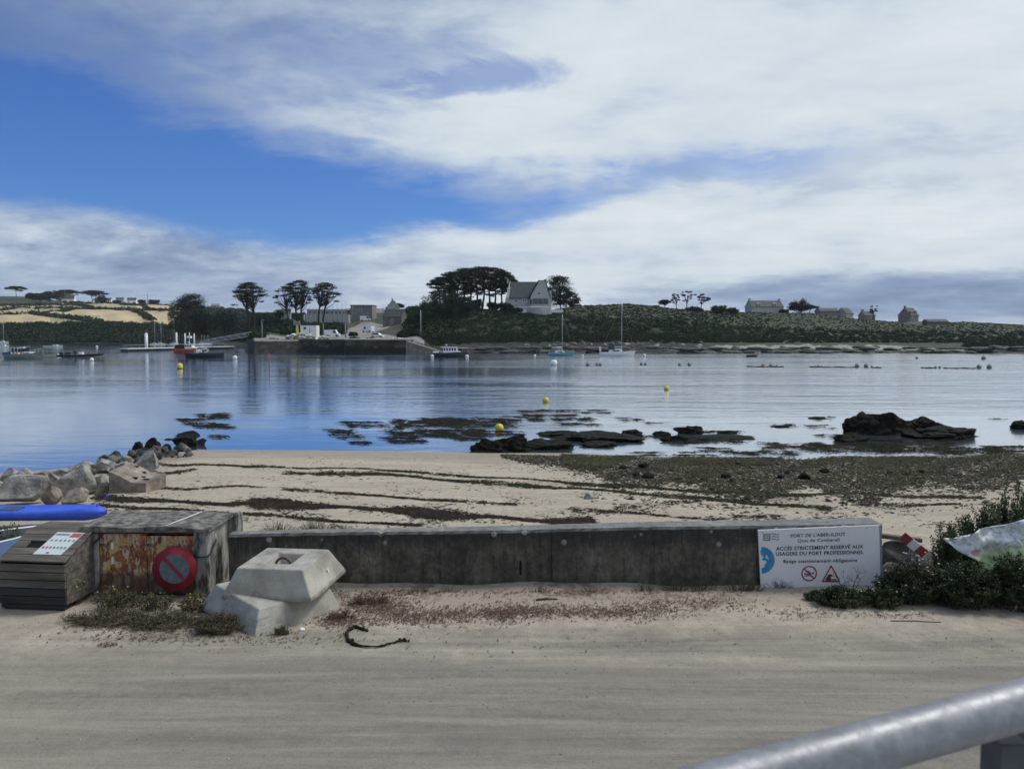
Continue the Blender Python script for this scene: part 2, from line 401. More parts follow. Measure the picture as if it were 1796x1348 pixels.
def make_beach():
    m_ = bpy.data.materials.new('beach_sand'); m_.use_nodes = True; t = NT(m_.node_tree); b = m_.node_tree.nodes['Principled BSDF']
    tc_ = t.node('ShaderNodeTexCoord'); O = tc_.outputs['Object']; x, y, z = t.xyz(O)
    n1 = t.noise(t.map(O, (.35, .9, 1)), 1, 8, .62); n2 = t.noise(O, 9, 8, .7); n3 = t.noise(t.map(O, (1.2, 6, 1)), 1.6, 7, .66, .6)
    c = t.ramp(t.m('ADD', t.m('MULTIPLY', n1, .55), t.m('MULTIPLY', n2, .45)), [(.34, (.33, .28, .215)), (.5, (.45, .39, .305)), (.66, (.54, .475, .375))])
    c = t.mix(t.ss(n3, .52, .68, 0, .4), c, (.26, .21, .16))           # scattered brown crumbs of weed
    dark = t.noise(O, 26, 4, .7); c = t.mix(t.ss(dark, .60, .72, 0, .6), c, (.14, .115, .09))
    wet = t.ss(t.m('ADD', z, t.m('MULTIPLY', t.m('SUBTRACT', n1, .5), .35)), -1.72, -1.45, 1, 0)
    c = t.mix(t.m('MULTIPLY', wet, .5), c, (.22, .17, .12))
    # right-hand side: grey stony sand near the water
    u = t.m('DIVIDE', x, t.m('MAXIMUM', y, 1))
    st_ = t.m('MULTIPLY', t.ss(t.m('ADD', u, t.m('MULTIPLY', t.m('SUBTRACT', n1, .5), .3)), .02, .16), t.ss(t.m('ADD', z, t.m('MULTIPLY', t.m('SUBTRACT', n3, .5), .3)), -1.25, -1.5))
    c = t.mix(t.m('MULTIPLY', st_, .75), c, t.ramp(n2, [(.4, (.06, .06, .05)), (.6, (.17, .16, .135))]))
    t.l.new(c, b.inputs['Base Color'])
    t.l.new(t.m('SUBTRACT', .95, t.m('MULTIPLY', wet, .45)), b.inputs['Roughness'])
    b.inputs['Specular IOR Level'].default_value = .25
    hh = t.m('ADD', t.m('MULTIPLY', n2, .5), t.m('MULTIPLY', t.noise(t.map(O, (1.5, 3, 1)), 2.4, 6, .66), 2.4))
    t.l.new(t.bump(hh, .9, .07), b.inputs['Normal'])
    ux = np.linspace(-1.5, 1.5, 240); Ys = np.concatenate([np.linspace(11.3, 45, 150), np.linspace(46, 70, 10)])
    U, Yg = np.meshgrid(ux, Ys); X = U*Yg; Z = beach_z(X, Yg)
    V = np.stack([X, Yg, Z], -1).reshape(-1, 3); nx, ny = len(ux), len(Ys)
    i = np.arange(nx*ny).reshape(ny, nx)
    Fq = np.stack([i[:-1, :-1], i[:-1, 1:], i[1:, 1:], i[1:, :-1]], -1).reshape(-1, 4)
    tag(link('beach', np_mesh('beach', V, Fq, smooth=True), None, m_), kind='structure')
make_beach()

# ------------------------------------------------------------------ quay road in front, drifting with sand
def road_z(X, Y):
    X = np.asarray(X, float); Y = np.asarray(Y, float)
    d = np.clip((Y-9.9)/.9, 0, 1)
    return d*d*(.035+.02*np.sin(X*1.7)+.015*np.sin(X*4.1+1))+.008*np.sin(X*.8+Y*1.9)
def make_road():
    m_ = bpy.data.materials.new('sandy_tarmac'); m_.use_nodes = True; t = NT(m_.node_tree); b = m_.node_tree.nodes['Principled BSDF']
    tc_ = t.node('ShaderNodeTexCoord'); O = tc_.outputs['Object']; x, y, z = t.xyz(O)
    n1 = t.noise(t.map(O, (.10, 1.1, 1), (3, 0, 0)), 1.2, 7, .6, .35)       # long tyre swept bands
    n2 = t.noise(O, 1.1, 8, .62); n3 = t.noise(O, 45, 5, .7); n4 = t.noise(t.map(O, (.35, 5.5, 1)), 1.3, 6, .62, .5); n5 = t.noise(O, 7, 8, .72)
    sand = t.ss(t.m('ADD', y, t.m('ADD', t.m('MULTIPLY', t.m('SUBTRACT', n2, .5), 2.6), t.m('MULTIPLY', t.m('SUBTRACT', n1, .5), 3.5))), 8.0, 9.9)
    left = t.ss(x, -2.5, -6.5, 0, .35)
    sand = t.m('MINIMUM', t.m('ADD', sand, left), 1.0)
    tar = t.ramp(t.m('ADD', t.m('MULTIPLY', n1, .5), t.m('MULTIPLY', n4, .5)), [(.37, (.135, .125, .106)), (.5, (.195, .180, .150)), (.62, (.275, .252, .21))])
    tar = t.mix(t.ss(n5, .35, .65, .0, .3), tar, (.27, .25, .21))
    for ty, tw in ((6.6, .26), (8.15, .30), (9.25, .2)):
        d_ = t.m('ABSOLUTE', t.m('SUBTRACT', t.m('ADD', t.m('ADD', y, t.m('MULTIPLY', x, .02)), t.m('MULTIPLY', t.m('SUBTRACT', n1, .5), .9)), ty)); tar = t.mix(t.m('MULTIPLY', t.ss(d_, tw, tw*.3), t.ss(n2, .35, .6, .12, .5)), tar, (.125, .118, .103))
    sa = t.ramp(t.m('ADD', t.m('MULTIPLY', n2, .5), t.m('MULTIPLY', n5, .5)), [(.35, (.24, .20, .162)), (.5, (.325, .28, .228)), (.65, (.41, .36, .295))])
    c = t.mix(sand, tar, sa)
    c = t.mix(1.0, c, t.ramp(n3, [(.3, (.82, .82, .82)), (.5, (.99, .99, .98)), (.7, (1.13, 1.12, 1.10))]), 'MULTIPLY')
    vo = t.node('ShaderNodeTexVoronoi'); t.put(vo.inputs['Vector'], O); vo.inputs['Scale'].default_value = 22
    c = t.mix(t.m('MULTIPLY', t.ss(vo.outputs['Distance'], .16, .10), t.ss(t.noise(O, 3.1, 3), .54, .64, 0, .45)), c, (.07, .06, .05))
    dirt = t.m('MULTIPLY', t.ss(t.m('ADD', y, t.m('MULTIPLY', t.m('SUBTRACT', n5, .5), 1.4)), 9.9, 10.6), t.ss(t.m('ADD', n2, t.m('MULTIPLY', n5, .6)), .74, .90, 0, .8))
    c = t.mix(dirt, c, (.105, .08, .06))
    t.l.new(c, b.inputs['Base Color']); b.inputs['Roughness'].default_value = .92; b.inputs['Specular IOR Level'].default_value = .2
    hh = t.m('ADD', t.m('MULTIPLY', n3, .5), t.m('ADD', t.m('MULTIPLY', n5, 1.2), t.m('MULTIPLY', n4, .6)))
    t.l.new(t.bump(hh, .7, .010), b.inputs['Normal'])
    xs = np.linspace(-30, 30, 260); ys = np.concatenate([np.linspace(.9, 9, 40), np.linspace(9.1, 11.55, 50)])
    X, Yg = np.meshgrid(xs, ys); V = np.stack([X, Yg, road_z(X, Yg)], -1).reshape(-1, 3); nx, ny = len(xs), len(ys)
    i = np.arange(nx*ny).reshape(ny, nx); Fq = np.stack([i[:-1, :-1], i[:-1, 1:], i[1:, 1:], i[1:, :-1]], -1).reshape(-1, 4)
    tag(link('road', np_mesh('road', V, Fq, smooth=True), None, m_), kind='structure')
    mb = MB().box(-25, 25, -8, .9, -.3, 2.2)
    tag(mb.build('terrace', M['concrete']), kind='structure')
make_road()
def onroad(px, py):
    p = atZ(px, py, 0)
    for _ in range(4): p = atZ(px, py, float(road_z(p.x, p.y)))
    return p

# ------------------------------------------------------------------ far bank terrain: columns of (distance, picture height)
FT = [(-700, 440, 601, 490, 572, 700, 556, 1000, 516), (0, 440, 601, 490, 570, 700, 551, 1000, 519.5), (48, 440, 601, 490, 570, 700, 550, 1000, 520.5), (100, 440, 601, 490, 570, 700, 548, 1000, 527),
      (200, 430, 601, 490, 568, 700, 546, 1000, 531), (300, 420, 602, 480, 572, 700, 547, 1000, 534), (360, 400, 603, 450, 585, 600, 562, 900, 538),
      (430, 330, 604, 400, 590, 520, 566, 800, 543), (445, 241, 595, 290, 588, 420, 564, 700, 550), (550, 239, 595, 270, 588, 340, 568, 500, 552),
      (600, 238, 595, 270, 587, 335, 567, 470, 549), (650, 237, 595, 265, 586, 330, 566, 420, 547), (700, 236, 596, 260, 588, 320, 568, 400, 546), (735, 234, 598, 250, 589, 300, 560, 380, 541),
      (760, 226, 612, 240, 596, 275, 557, 320, 536), (850, 226, 608, 240, 590, 270, 556, 300, 542), (900, 226, 608, 240, 589, 268, 552, 292, 546), (960, 226, 607, 240, 588, 265, 555, 295, 545), (1010, 226, 607, 240, 588, 265, 558, 305, 537),
      (1100, 226, 607, 240, 589, 268, 560, 312, 533), (1200, 226, 607, 242, 592, 270, 562, 322, 543), (1300, 224, 611, 250, 601, 280, 576, 330, 548), (1420, 223, 612, 250, 601, 283, 577, 335, 549),
      (1500, 222, 613, 250, 601, 285, 580, 340, 559), (1620, 221, 614, 247, 603, 285, 582, 342, 568), (1690, 220, 614, 245, 603, 285, 582, 345, 564), (1796, 218, 615, 245, 604, 285, 585, 345, 570),
      (2500, 215, 616, 245, 607, 285, 594, 345, 588)]
FT = np.array(FT, float)
def _z(y, Y): return CAMZ+(HOR-y)/F*Y
def far_s(px, s):
    """terrain point(s) on column px at profile parameter s (0 waterline .. 1,2,3,4 ridge .. 5 behind)"""
    px = np.asarray(px, float); s = np.asarray(s, float)
    P = FT[:, 0]
    Yk = [np.interp(px, P, FT[:, i]) for i in (1, 3, 5, 7)]; yk = [np.interp(px, P, FT[:, i]) for i in (2, 4, 6, 8)]
    Zk = [_z(y, Y) for y, Y in zip(yk, Yk)]
    Ys = [Yk[0]-6, Yk[0], Yk[1], Yk[2], Yk[3], Yk[3]*1.25]
    Zs = [np.full_like(px, -2.6)+0*s, Zk[0], Zk[1], Zk[2], Zk[3], Zk[3]-Yk[3]*.02]
    k = np.clip(np.floor(s), 0, 4).astype(int); f = np.clip(s-k, 0, 1)
    Ys = np.stack([np.broadcast_to(a, np.broadcast(px, s).shape) for a in Ys]); Zs = np.stack([np.broadcast_to(a, np.broadcast(px, s).shape) for a in Zs])
    k = np.broadcast_to(k, Ys.shape[1:]); f = np.broadcast_to(f, k.shape)
    g = lambda A, kk: np.take_along_axis(A, kk[None], 0)[0]
    Y = g(Ys, k)*(1-f)+g(Ys, k+1)*f; Z = g(Zs, k)*(1-f)+g(Zs, k+1)*f
    Z = Z+(np.sin(px*.11)*np.sin(s*3.1+px*.017))*.004*Y*np.clip(s-1.2, 0, 1)*np.clip(4-s, 0, 1)*.4
    X = Y*(px-898)/F
    return np.stack([X, Y, Z], -1)
_sg = np.linspace(.2, 4, 400)
def on_far(px, py):
    P = far_s(np.full(400, float(px)), _sg); yy = HOR-(P[:, 2]-CAMZ)/P[:, 1]*F
    i = int(np.argmin(np.abs(yy-py))); return Vector(P[i])
def make_far():
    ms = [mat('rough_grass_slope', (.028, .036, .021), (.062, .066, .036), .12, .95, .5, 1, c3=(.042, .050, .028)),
          mat('ripe_field', (.40, .31, .17), (.47, .38, .23), .03, .95, c3=(.43, .34, .20), st=(1, .3, 1)),
          mat('dry_grass_field', (.24, .23, .13), (.32, .29, .17), .03, .95),
          mat('foreshore_rock', (.010, .011, .010), (.055, .052, .045), .5, .9, .6, 3, c3=(.024, .024, .021)),
          mat('far_sand', (.20, .19, .165), (.29, .275, .24), .4, .95),
          mat('gravel_track', (.17, .165, .155), (.25, .24, .225), .5, .95),
          mat('brown_bank', (.10, .085, .06), (.16, .135, .10), .4, .95)]
    pxs = np.concatenate([np.linspace(-650, -20, 30), np.linspace(-15, 1810, 520), np.linspace(1830, 2450, 30)])
    ss_ = np.concatenate([np.linspace(0, 1, 9), np.linspace(1.06, 4, 56), np.linspace(4.2, 5, 5)])
    PX, S = np.meshgrid(pxs, ss_); V = far_s(PX, S)
    rng = np.random.default_rng(4)
    amp = np.where((PX > 735) & (S > .3) & (S < 1.7), .35, 0.05)
    V[..., 2] += (rng.random(PX.shape)-.5)*amp*1.4
    nx, ny = len(pxs), len(ss_)
    i = np.arange(nx*ny).reshape(ny, nx); Fq = np.stack([i[:-1, :-1], i[:-1, 1:], i[1:, 1:], i[1:, :-1]], -1).reshape(-1, 4)
    cx = (PX[:-1, :-1]+PX[1:, 1:])/2; cs = (S[:-1, :-1]+S[1:, 1:])/2
    cy = HOR-(V[:-1, :-1, 2]-CAMZ)/V[:-1, :-1, 1]*F
    mi = np.zeros(cx.shape, int)
    mi[cs < 1.25] = 3
    fld = (cx < 345) & (cs > 2.0) & (cs < 4.1); mi[fld] = 1
    mi[fld & (cy < 537) & (cx < 110)] = 0
    mi[fld & (cy < 541) & (cy > 535) & (cx < 240)] = 2
    mi[fld & (cy > 541) & (cy < 545) & (cx < 120)] = 2
    mi[fld & (cy > 553) & (cx > 90) & (cx < 180)] = 2
    sandf = (cx > 1215) & (cx < 1690) & (cs > 1.0) & (cs < 1.0+.6*np.clip((cx-1215)/120, 0, 1)*np.clip((1690-cx)/120, .15, 1)+.06*np.sin(cx*.12)+.05*np.sin(cx*.05)) & (np.sin(cx*.07+cs*5)+.6*np.sin(cx*.23) < .9)
    mi[sandf] = 4
    qy = (cx > 445) & (cx < 745) & (cs > .9) & (cs < 1.95); mi[qy] = 5
    tr = (cx > 600+(cs-2)*35) & (cx < 655+(cs-2)*42) & (cs >= 1.9) & (cs < 3.0); mi[tr] = 5
    br = (cx > 610) & (cx < 640) & (cs > 1.9) & (cs < 2.5) & ~tr; mi[br] = 6
    mi[(cx > 960) & (cx < 1010) & (cy < 547) & (cs > 3)] = 6
    me = np_mesh('hills', V.reshape(-1, 3), Fq, mi.ravel(), smooth=True)
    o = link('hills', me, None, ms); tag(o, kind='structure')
make_far()

# ------------------------------------------------------------------ masses of scrub and wood nobody could count
def clump_mass(name, pts, R, ncard, size, mats, seed, flat=.0, zs=.8, label=None):
    rng = np.random.default_rng(seed); n = len(pts); R = np.broadcast_to(R, (n,))
    d = in_ball(n*ncard, rng).reshape(n, ncard, 3); d[..., 2] = np.abs(d[..., 2])*zs
    Cn = (pts[:, None, :]+d*R[:, None, None]).reshape(-1, 3)
    sz = np.repeat(np.broadcast_to(size, (n,)), ncard)*rng.uniform(.6, 1.3, n*ncard)
    V, Q = cards(Cn, sz, rng, .75, flat)
    mi = None
    if len(mats) > 1:
        k = (np.sin(pts[:, 0]*.11+pts[:, 1]*.07)+np.sin(pts[:, 0]*.031+2)+rng.normal(size=n)*.18 > .5).astype(int); mi = np.repeat(k, ncard)
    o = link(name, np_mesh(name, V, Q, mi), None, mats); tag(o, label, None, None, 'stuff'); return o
rng = np.random.default_rng(11)
def scrub_pts(n, p0, p1, s0, s1, rng):
    return far_s(rng.uniform(p0, p1, n), rng.uniform(s0, s1, n))
def keep_px(P, f):
    px = 898+P[:, 0]/P[:, 1]*F; py = HOR-(P[:, 2]-CAMZ)/P[:, 1]*F
    return P[f(px, py)]
P = np.concatenate([scrub_pts(4300, 745, 1830, 1.35, 3.0, rng), scrub_pts(900, 1215, 1830, 1.35, 2.3, rng)])
P = keep_px(P, lambda x, y: ~((x > 1225) & (x < 1690) & (y > 601)))
clump_mass('scrub', P, (rng.uniform(.5, 1.5, len(P))**1.6+.4)*np.where(P[:, 0]/P[:, 1]*F+898 > 1350, .6, 1), 110, .25, [M['leaf_far'], M['leaf_scrub']], 1, zs=.7, label='dark gorse and bramble scrub covering the steep headland slope')
P = np.concatenate([scrub_pts(4200, 960, 1840, 3.0, 4.02, rng), scrub_pts(1300, 745, 990, 3.0, 4.0, rng)])
P = keep_px(P, lambda x, y: ~((x > 880) & (x < 975) & (y < 548)))
clump_mass('heath', P, rng.uniform(.3, .8, len(P))*np.where(P[:, 0]/P[:, 1]*F+898 > 1350, .6, 1), 52, .22, [M['leaf_scrub'], M['leaf_heath']], 2, zs=.55, label='low olive heath and grass along the top of the headland')
P = np.concatenate([scrub_pts(3200, -60, 330, 1.02, 2.02, rng)])
clump_mass('shore_wood', P, rng.uniform(1.6, 3.4, len(P)), 44, .95, [M['leaf_far'], M['leaf_hedge']], 3, label='dark belt of wood between the fields and the harbour on the far left')
P = np.concatenate([scrub_pts(1900, 300, 460, 1.3, 4.0, rng), scrub_pts(1500, 440, 600, 2.1, 3.98, rng), scrub_pts(200, 605, 700, 3.1, 4.0, rng), scrub_pts(420, 560, 610, 2.0, 3.0, rng), scrub_pts(900, 668, 770, 2.15, 3.2, rng), scrub_pts(500, 715, 800, 1.9, 4.0, rng)])
P = keep_px(P, lambda x, y: ~((x > 534) & (x < 660) & (y < 572) & (y > 535)) & ~((x > 600) & (x < 716) & (y > 545)) & ~((x > 660) & (x < 715)))
clump_mass('woodland', P, rng.uniform(1.2, 3.0, len(P)), 50, .75, [M['leaf_far'], M['leaf_scrub']], 5, label='dark bushes and small trees massed behind the harbour quay')

# ------------------------------------------------------------------ trees
def tree(px, ybase, ytop, wpx, Y, style, label, group=None, seed=0, lean=0.0, ncl=None, leafm='leaf_pine', cat='tree', name=None, trunks=1, shear=0.0, dome=False):
    """a trunk with limbs that carry leaf clumps; sizes are given as they measure in the picture at distance Y"""
    rng = np.random.default_rng(seed+1000); H = (ybase-ytop)*Y/F; Wd = wpx*Y/F*.5
    base = atY(px, ybase, Y)
    root = empty(name or {'umbrella': 'pine_tree', 'cypress': 'cypress_tree', 'round': 'round_tree', 'sparse': 'pine_tree'}[style], base, 0, label, cat, group)
    if style == 'umbrella':
        n = int((ncl or 34)*1.5); u = np.sqrt(rng.random(n)); a = rng.random(n)*6.283
        x = u*np.cos(a); y = u*np.sin(a)
        z = .97-.22*u**2.4-.02*rng.random(n)
        low = rng.random(n) < (.5 if dome else .3); z[low] -= rng.uniform(.06, .42 if dome else .24, low.sum())
        R = np.where(low, .20, .30)*Wd*rng.uniform(.8, 1.25, n); zs = .27; t0 = .52
        cl = np.stack([x*Wd*.88, y*Wd*.88, z*H-R*zs], 1)
    elif style == 'sparse':
        n = ncl or 15; u = np.sqrt(rng.random(n)); a = rng.random(n)*6.283; z = rng.uniform(.45, .97, n)
        k = np.sin((z-.3)*3.0)**.5
        cl = np.stack([u*np.cos(a)*Wd*k*.85, u*np.sin(a)*Wd*k*.85, z*H], 1); R = .24*Wd*rng.uniform(.6, 1.2, n); zs = .35; t0 = .3
    elif style == 'cypress':
        n = int((ncl or 60)*1.4); z = rng.uniform(.12, .96, n); k = np.clip(1.25-z, 0, .9)/.9; k = np.where(z > .75, k*1.25, k)
        a = rng.random(n)*6.283; u = rng.uniform(.35, 1, n)
        cl = np.stack([u*np.cos(a)*Wd*k, u*np.sin(a)*Wd*k, z*H], 1); R = .30*Wd*rng.uniform(.7, 1.25, n); zs = .42; t0 = .1
    else:
        n = ncl or 40; d = in_ball(n, rng); z = .5+.42*d[:, 2]
        cl = np.stack([d[:, 0]*Wd*.85, d[:, 1]*Wd*.85, z*H], 1); R = .3*Wd*rng.uniform(.7, 1.2, n); zs = .75; t0 = .15
    cl[:, 0] += lean*H*(cl[:, 2]/H)+shear*cl[:, 2]*0
    # trunk
    mb = MB(); tr = max(.16, H*.022)
    for tk in range(trunks):
        off = (tk-(trunks-1)/2)*Wd*.25; spread = (tk-(trunks-1)/2)*Wd*.45
        top = Vector((lean*H*.8+spread, 0, H*.80)); pts = []
        for i in range(7):
            f = i/6; pts.append(Vector((off*(1-f)+top.x*f+math.sin(f*5+seed)*tr*.8, math.cos(f*4+seed)*tr*.5, top.z*f-(.6 if i == 0 else 0))))
        mb.tube(pts, [tr*(1.25-.95*i/6) for i in range(7)], 6)
        for c, r in list(zip(cl, R))[tk::trunks][:26]:
            c = Vector(c); f = min(max(t0+(c.z/H-t0)*.45, .12), .78)
            p0 = Vector((off*(1-f)+top.x*f, 0, H*.8*f/.8 if False else top.z*f)); mid = p0.lerp(c, .5)+Vector((0, 0, -.06*(c-p0).length if style == 'umbrella' else .03*H))
            mb.tube([p0, mid, c], [tr*.42, tr*.26, tr*.1], 5, cap=False)
    mb.build('trunk', M['bark'], root)
    nc = {'umbrella': 90, 'cypress': 95, 'round': 90, 'sparse': 80}[style]
    leaf = max(.34, .9*Y/1000+.12)
    d = in_ball(n*nc, rng).reshape(n, nc, 3); d[..., 2] *= zs
    Cn = (cl[:, None, :]+d*R[:, None, None]).reshape(-1, 3)
    V, Q = cards(Cn, leaf*rng.uniform(.6, 1.4, len(Cn)), rng, .7, .35 if style != 'round' else 0)
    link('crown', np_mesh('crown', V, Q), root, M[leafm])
    return root

tree(28, 519, 501, 34, 930, 'umbrella', 'dark umbrella pine alone on the skyline above the fields, leftmost tree of the picture', None, 1, .05)
for i, (px, yb, yt, w_) in enumerate([(58, 521, 513, 24), (72, 522, 512, 26), (86, 522, 510, 30), (100, 522, 509, 26)]):
    tree(px, yb+6, yt, w_, 900, 'round', ['leftmost', 'second from the left', 'third from the left', 'rightmost'][i]+' round tree of the dark grove beside the small white cottage', 'dark grove left of the white cottage', 10+i)
tree(119, 524, 507, 34, 930, 'umbrella', 'flat-topped pine rising directly behind the small white cottage on the far left ridge', None, 20, 0, trunks=2)
tree(165, 529, 508, 44, 930, 'umbrella', 'broad spreading pine on the ridge right of the small white cottage', None, 21, 0, ncl=44, trunks=2)
tree(178, 531, 520, 26, 920, 'round', 'low dark bush under the right side of the broad ridge pine', None, 22)
tree(205, 531, 527, 14, 960, 'round', 'small low bush on the ridge between two distant white houses', None, 23)
tree(270, 532, 526, 22, 960, 'round', 'small dark bush right of the thin pylon on the ridge', None, 24)
tree(248, 531, 526, 14, 960, 'round', 'small dark bush left of the thin pylon on the ridge', None, 25)

tree(337, 594, 514, 78, 345, 'cypress', 'big dense dark cypress at the left end of the harbour wood', None, 30, ncl=110)
tree(440, 594, 492, 60, 330, 'umbrella', 'tall pine with twin bare stems and domed crown, standing alone left of the pine trio', None, 31, 0, ncl=56, trunks=2)
tree(508, 585, 499, 44, 318, 'umbrella', 'thin leaning pine with small ragged crown, leftmost of the trio behind the harbour hut', None, 32, -.10, ncl=18)
tree(528, 590, 487, 52, 322, 'umbrella', 'tallest pine of the trio behind the harbour hut, wide domed crown on a forked trunk', None, 33, -.04, ncl=40, trunks=2)
tree(562, 580, 492, 54, 318, 'umbrella', 'slanting pine over the long low building, crown leaning to the right', None, 34, .12, ncl=34, trunks=2)
tree(352, 594, 540, 40, 350, 'round', 'dark round tree behind the right side of the big cypress', None, 35)
tree(395, 592, 541, 60, 360, 'round', 'wide dark tree between the big cypress and the lone pine', None, 36, ncl=60)
tree(452, 592, 541, 44, 340, 'round', 'dark bushy tree at the foot of the lone twin-stemmed pine', None, 37)
tree(490, 588, 541, 44, 345, 'round', 'dark bushy tree filling the gap left of the pine trio', None, 38)
tree(695, 548, 531, 30, 400, 'umbrella', 'small flat dark pine above the rooftops left of the wooded headland', None, 39, 0, trunks=2)
for i, (px, yb, yt, w_) in enumerate([(806, 548, 519, 40), (834, 547, 522, 36), (866, 546, 526, 26)]):
    tree(px, yb, yt, w_, 306, 'round', ['broadest dark bush between the pine trunks, left of the white gabled house', 'middle dark bush between the pine trunks, left of the white gabled house', 'smallest dark bush between the pine trunks, nearest the white gabled house'][i], 'dark bushes between the pine trunks', 95+i, ncl=44)
# the clump on the headland
for i, (px, yb, yt, w_, tk, ln) in enumerate([(778, 548, 483, 52, 2, -.06), (798, 546, 474, 62, 2, -.03), (820, 546, 467, 70, 2, 0), (842, 545, 464, 70, 2, 0), (862, 545, 466, 64, 2, .03), (878, 543, 474, 46, 1, .08), (890, 541, 486, 34, 1, .10)]):
    lab = ['leftmost', 'second', 'third', 'fourth', 'fifth', 'sixth', 'rightmost'][i]
    tree(px, yb, yt, w_, 296+3*(i % 3), 'umbrella', '%s pine from the left in the domed clump left of the white gabled house' % lab if 0 < i < 6 else '%s pine of the domed clump left of the white gabled house' % lab, 'pines of the domed headland clump', 40+i, ln, ncl=64, trunks=tk, dome=True)
for i, (px, yb, yt, w_) in enumerate([(742, 585, 522, 50), (765, 570, 503, 56), (792, 560, 508, 50), (815, 556, 515, 44), (730, 590, 540, 36)]):
    tree(px, yb, yt, w_, 262+4*i, 'round', ['broad dark leafy tree at the left shoulder of the headland', 'tallest leafy tree below the left side of the pine clump', 'dark leafy tree under the pine clump, right of the tallest one', 'low leafy tree under the middle of the pine clump', 'lowest dark tree at the left foot of the headland above the slipway'][i], 'leafy trees on the left shoulder of the headland', 55+i, ncl=60, leafm='leaf_far')
tree(984, 541, 485, 62, 305, 'cypress', 'tall ragged cypress sloping down on the right side of the white gabled house', None, 60, -.09, ncl=80)
tree(1000, 541, 512, 40, 308, 'cypress', 'lower spreading cypress right of the tall ragged one by the gabled house', None, 61, 0, ncl=36)
for i, (px, yb, yt, w_, st) in enumerate([(1166, 544, 525, 22, 'umbrella'), (1186, 545, 514, 24, 'sparse'), (1205, 545, 511, 24, 'sparse'), (1230, 545, 515, 34, 'sparse')]):
    tree(px, yb, yt, w_, 322, st, ['low dark wind-bent pine, leftmost of the thin row on the headland top', 'thin ragged pine, second from the left in the row on the headland top', 'tallest thin ragged pine in the row on the headland top', 'layered ragged pine, rightmost of the row on the headland top'][i], 'ragged pines on the headland top', 70+i)
for i, (px, yb, yt, w_) in enumerate([(1150, 548, 535, 26), (1216, 549, 538, 36), (1262, 549, 535, 36), (1285, 550, 540, 24)]):
    tree(px, yb, yt, w_, 318, 'round', ['low bush left of the ragged pines on the headland top', 'low bush under the ragged pines on the headland top', 'grey-green bush right of the ragged pines on the headland top', 'small bush just left of the long slate-roofed house'][i], None, 75+i, leafm='leaf_scrub')
tree(1404, 549, 524, 44, 338, 'round', 'dark dome-shaped tree right of the long slate-roofed house', None, 80, ncl=50)
tree(1420, 549, 535, 24, 338, 'umbrella', 'small bent pine at the right foot of the dark dome-shaped tree', None, 81, .1)
tree(1531, 560, 536, 16, 340, 'sparse', 'single small pine with a tufted top beside the pink cottage on the right', None, 82)
tree(1375, 550, 543, 20, 336, 'round', 'small bush against the right end of the long slate-roofed house', None, 83)

# ------------------------------------------------------------------ hedges on the field slope
def hedge(pts, h, wd, label, seed, gap=3.0):
    rng = np.random.default_rng(seed); P3 = [on_far(*p) for p in pts]; C3 = []
    for a, b in zip(P3[:-1], P3[1:]):
        n = max(2, int((b-a).length/gap))
        for i in range(n): C3.append(tuple(a.lerp(b, i/n)))
    C3 = np.array(C3); n = len(C3); nc = 34
    o0 = C3[0].copy(); C3 = C3-o0
    C3 = C3+rng.normal(size=C3.shape)*np.array([.5, wd*.5, .1])
    hs = h*rng.uniform(.6, 1.35, n)
    d = in_ball(n*nc, rng).reshape(n, nc, 3); d[..., 2] = np.abs(d[..., 2])
    Cn = (C3[:, None, :]+d*np.stack([np.full(n, gap*.9), np.full(n, wd), hs], 1)[:, None, :]).reshape(-1, 3)
    V, Q = cards(Cn, rng.uniform(1.0, 2.1, len(Cn)), rng, .8)
    o = link('hedge', np_mesh('hedge', V, Q), None, M['leaf_hedge'], loc=o0)
    tag(o, label, 'hedge', 'hedges between the fields')
hedge([(-60, 554), (0, 553), (60, 551), (100, 556), (140, 561), (182, 567)], 3.2, 4, 'thick dark hedge slanting down across the lowest of the tan fields', 1)
hedge([(-60, 547), (0, 545), (30, 541), (110, 541), (170, 543), (230, 544), (300, 545)], 2.8, 3, 'longest dark hedge crossing the whole tan slope at mid height', 2)
hedge([(62, 550), (110, 547), (130, 543)], 2.4, 3, 'short hedge linking the long hedge to the lowest thick one', 3)
hedge([(120, 533), (152, 537), (165, 542)], 2.4, 3, 'short hedge running down from the cottage to the long hedge', 4)
hedge([(236, 545), (255, 553), (268, 562)], 2.8, 3, 'curved hedge dropping down the right-hand tan field to the wood', 5)
hedge([(0, 536), (45, 536), (100, 535), (150, 538)], 2.2, 3, 'thin hedge below the grove and white cottage', 6)
hedge([(215, 535), (255, 537), (262, 542)], 2.0, 3, 'thin hedge at the top right of the tan fields under the pylon', 7)
hedge([(118, 531), (200, 533), (300, 536)], 2.4, 3, 'hedge along the ridge top under the distant white houses', 8)

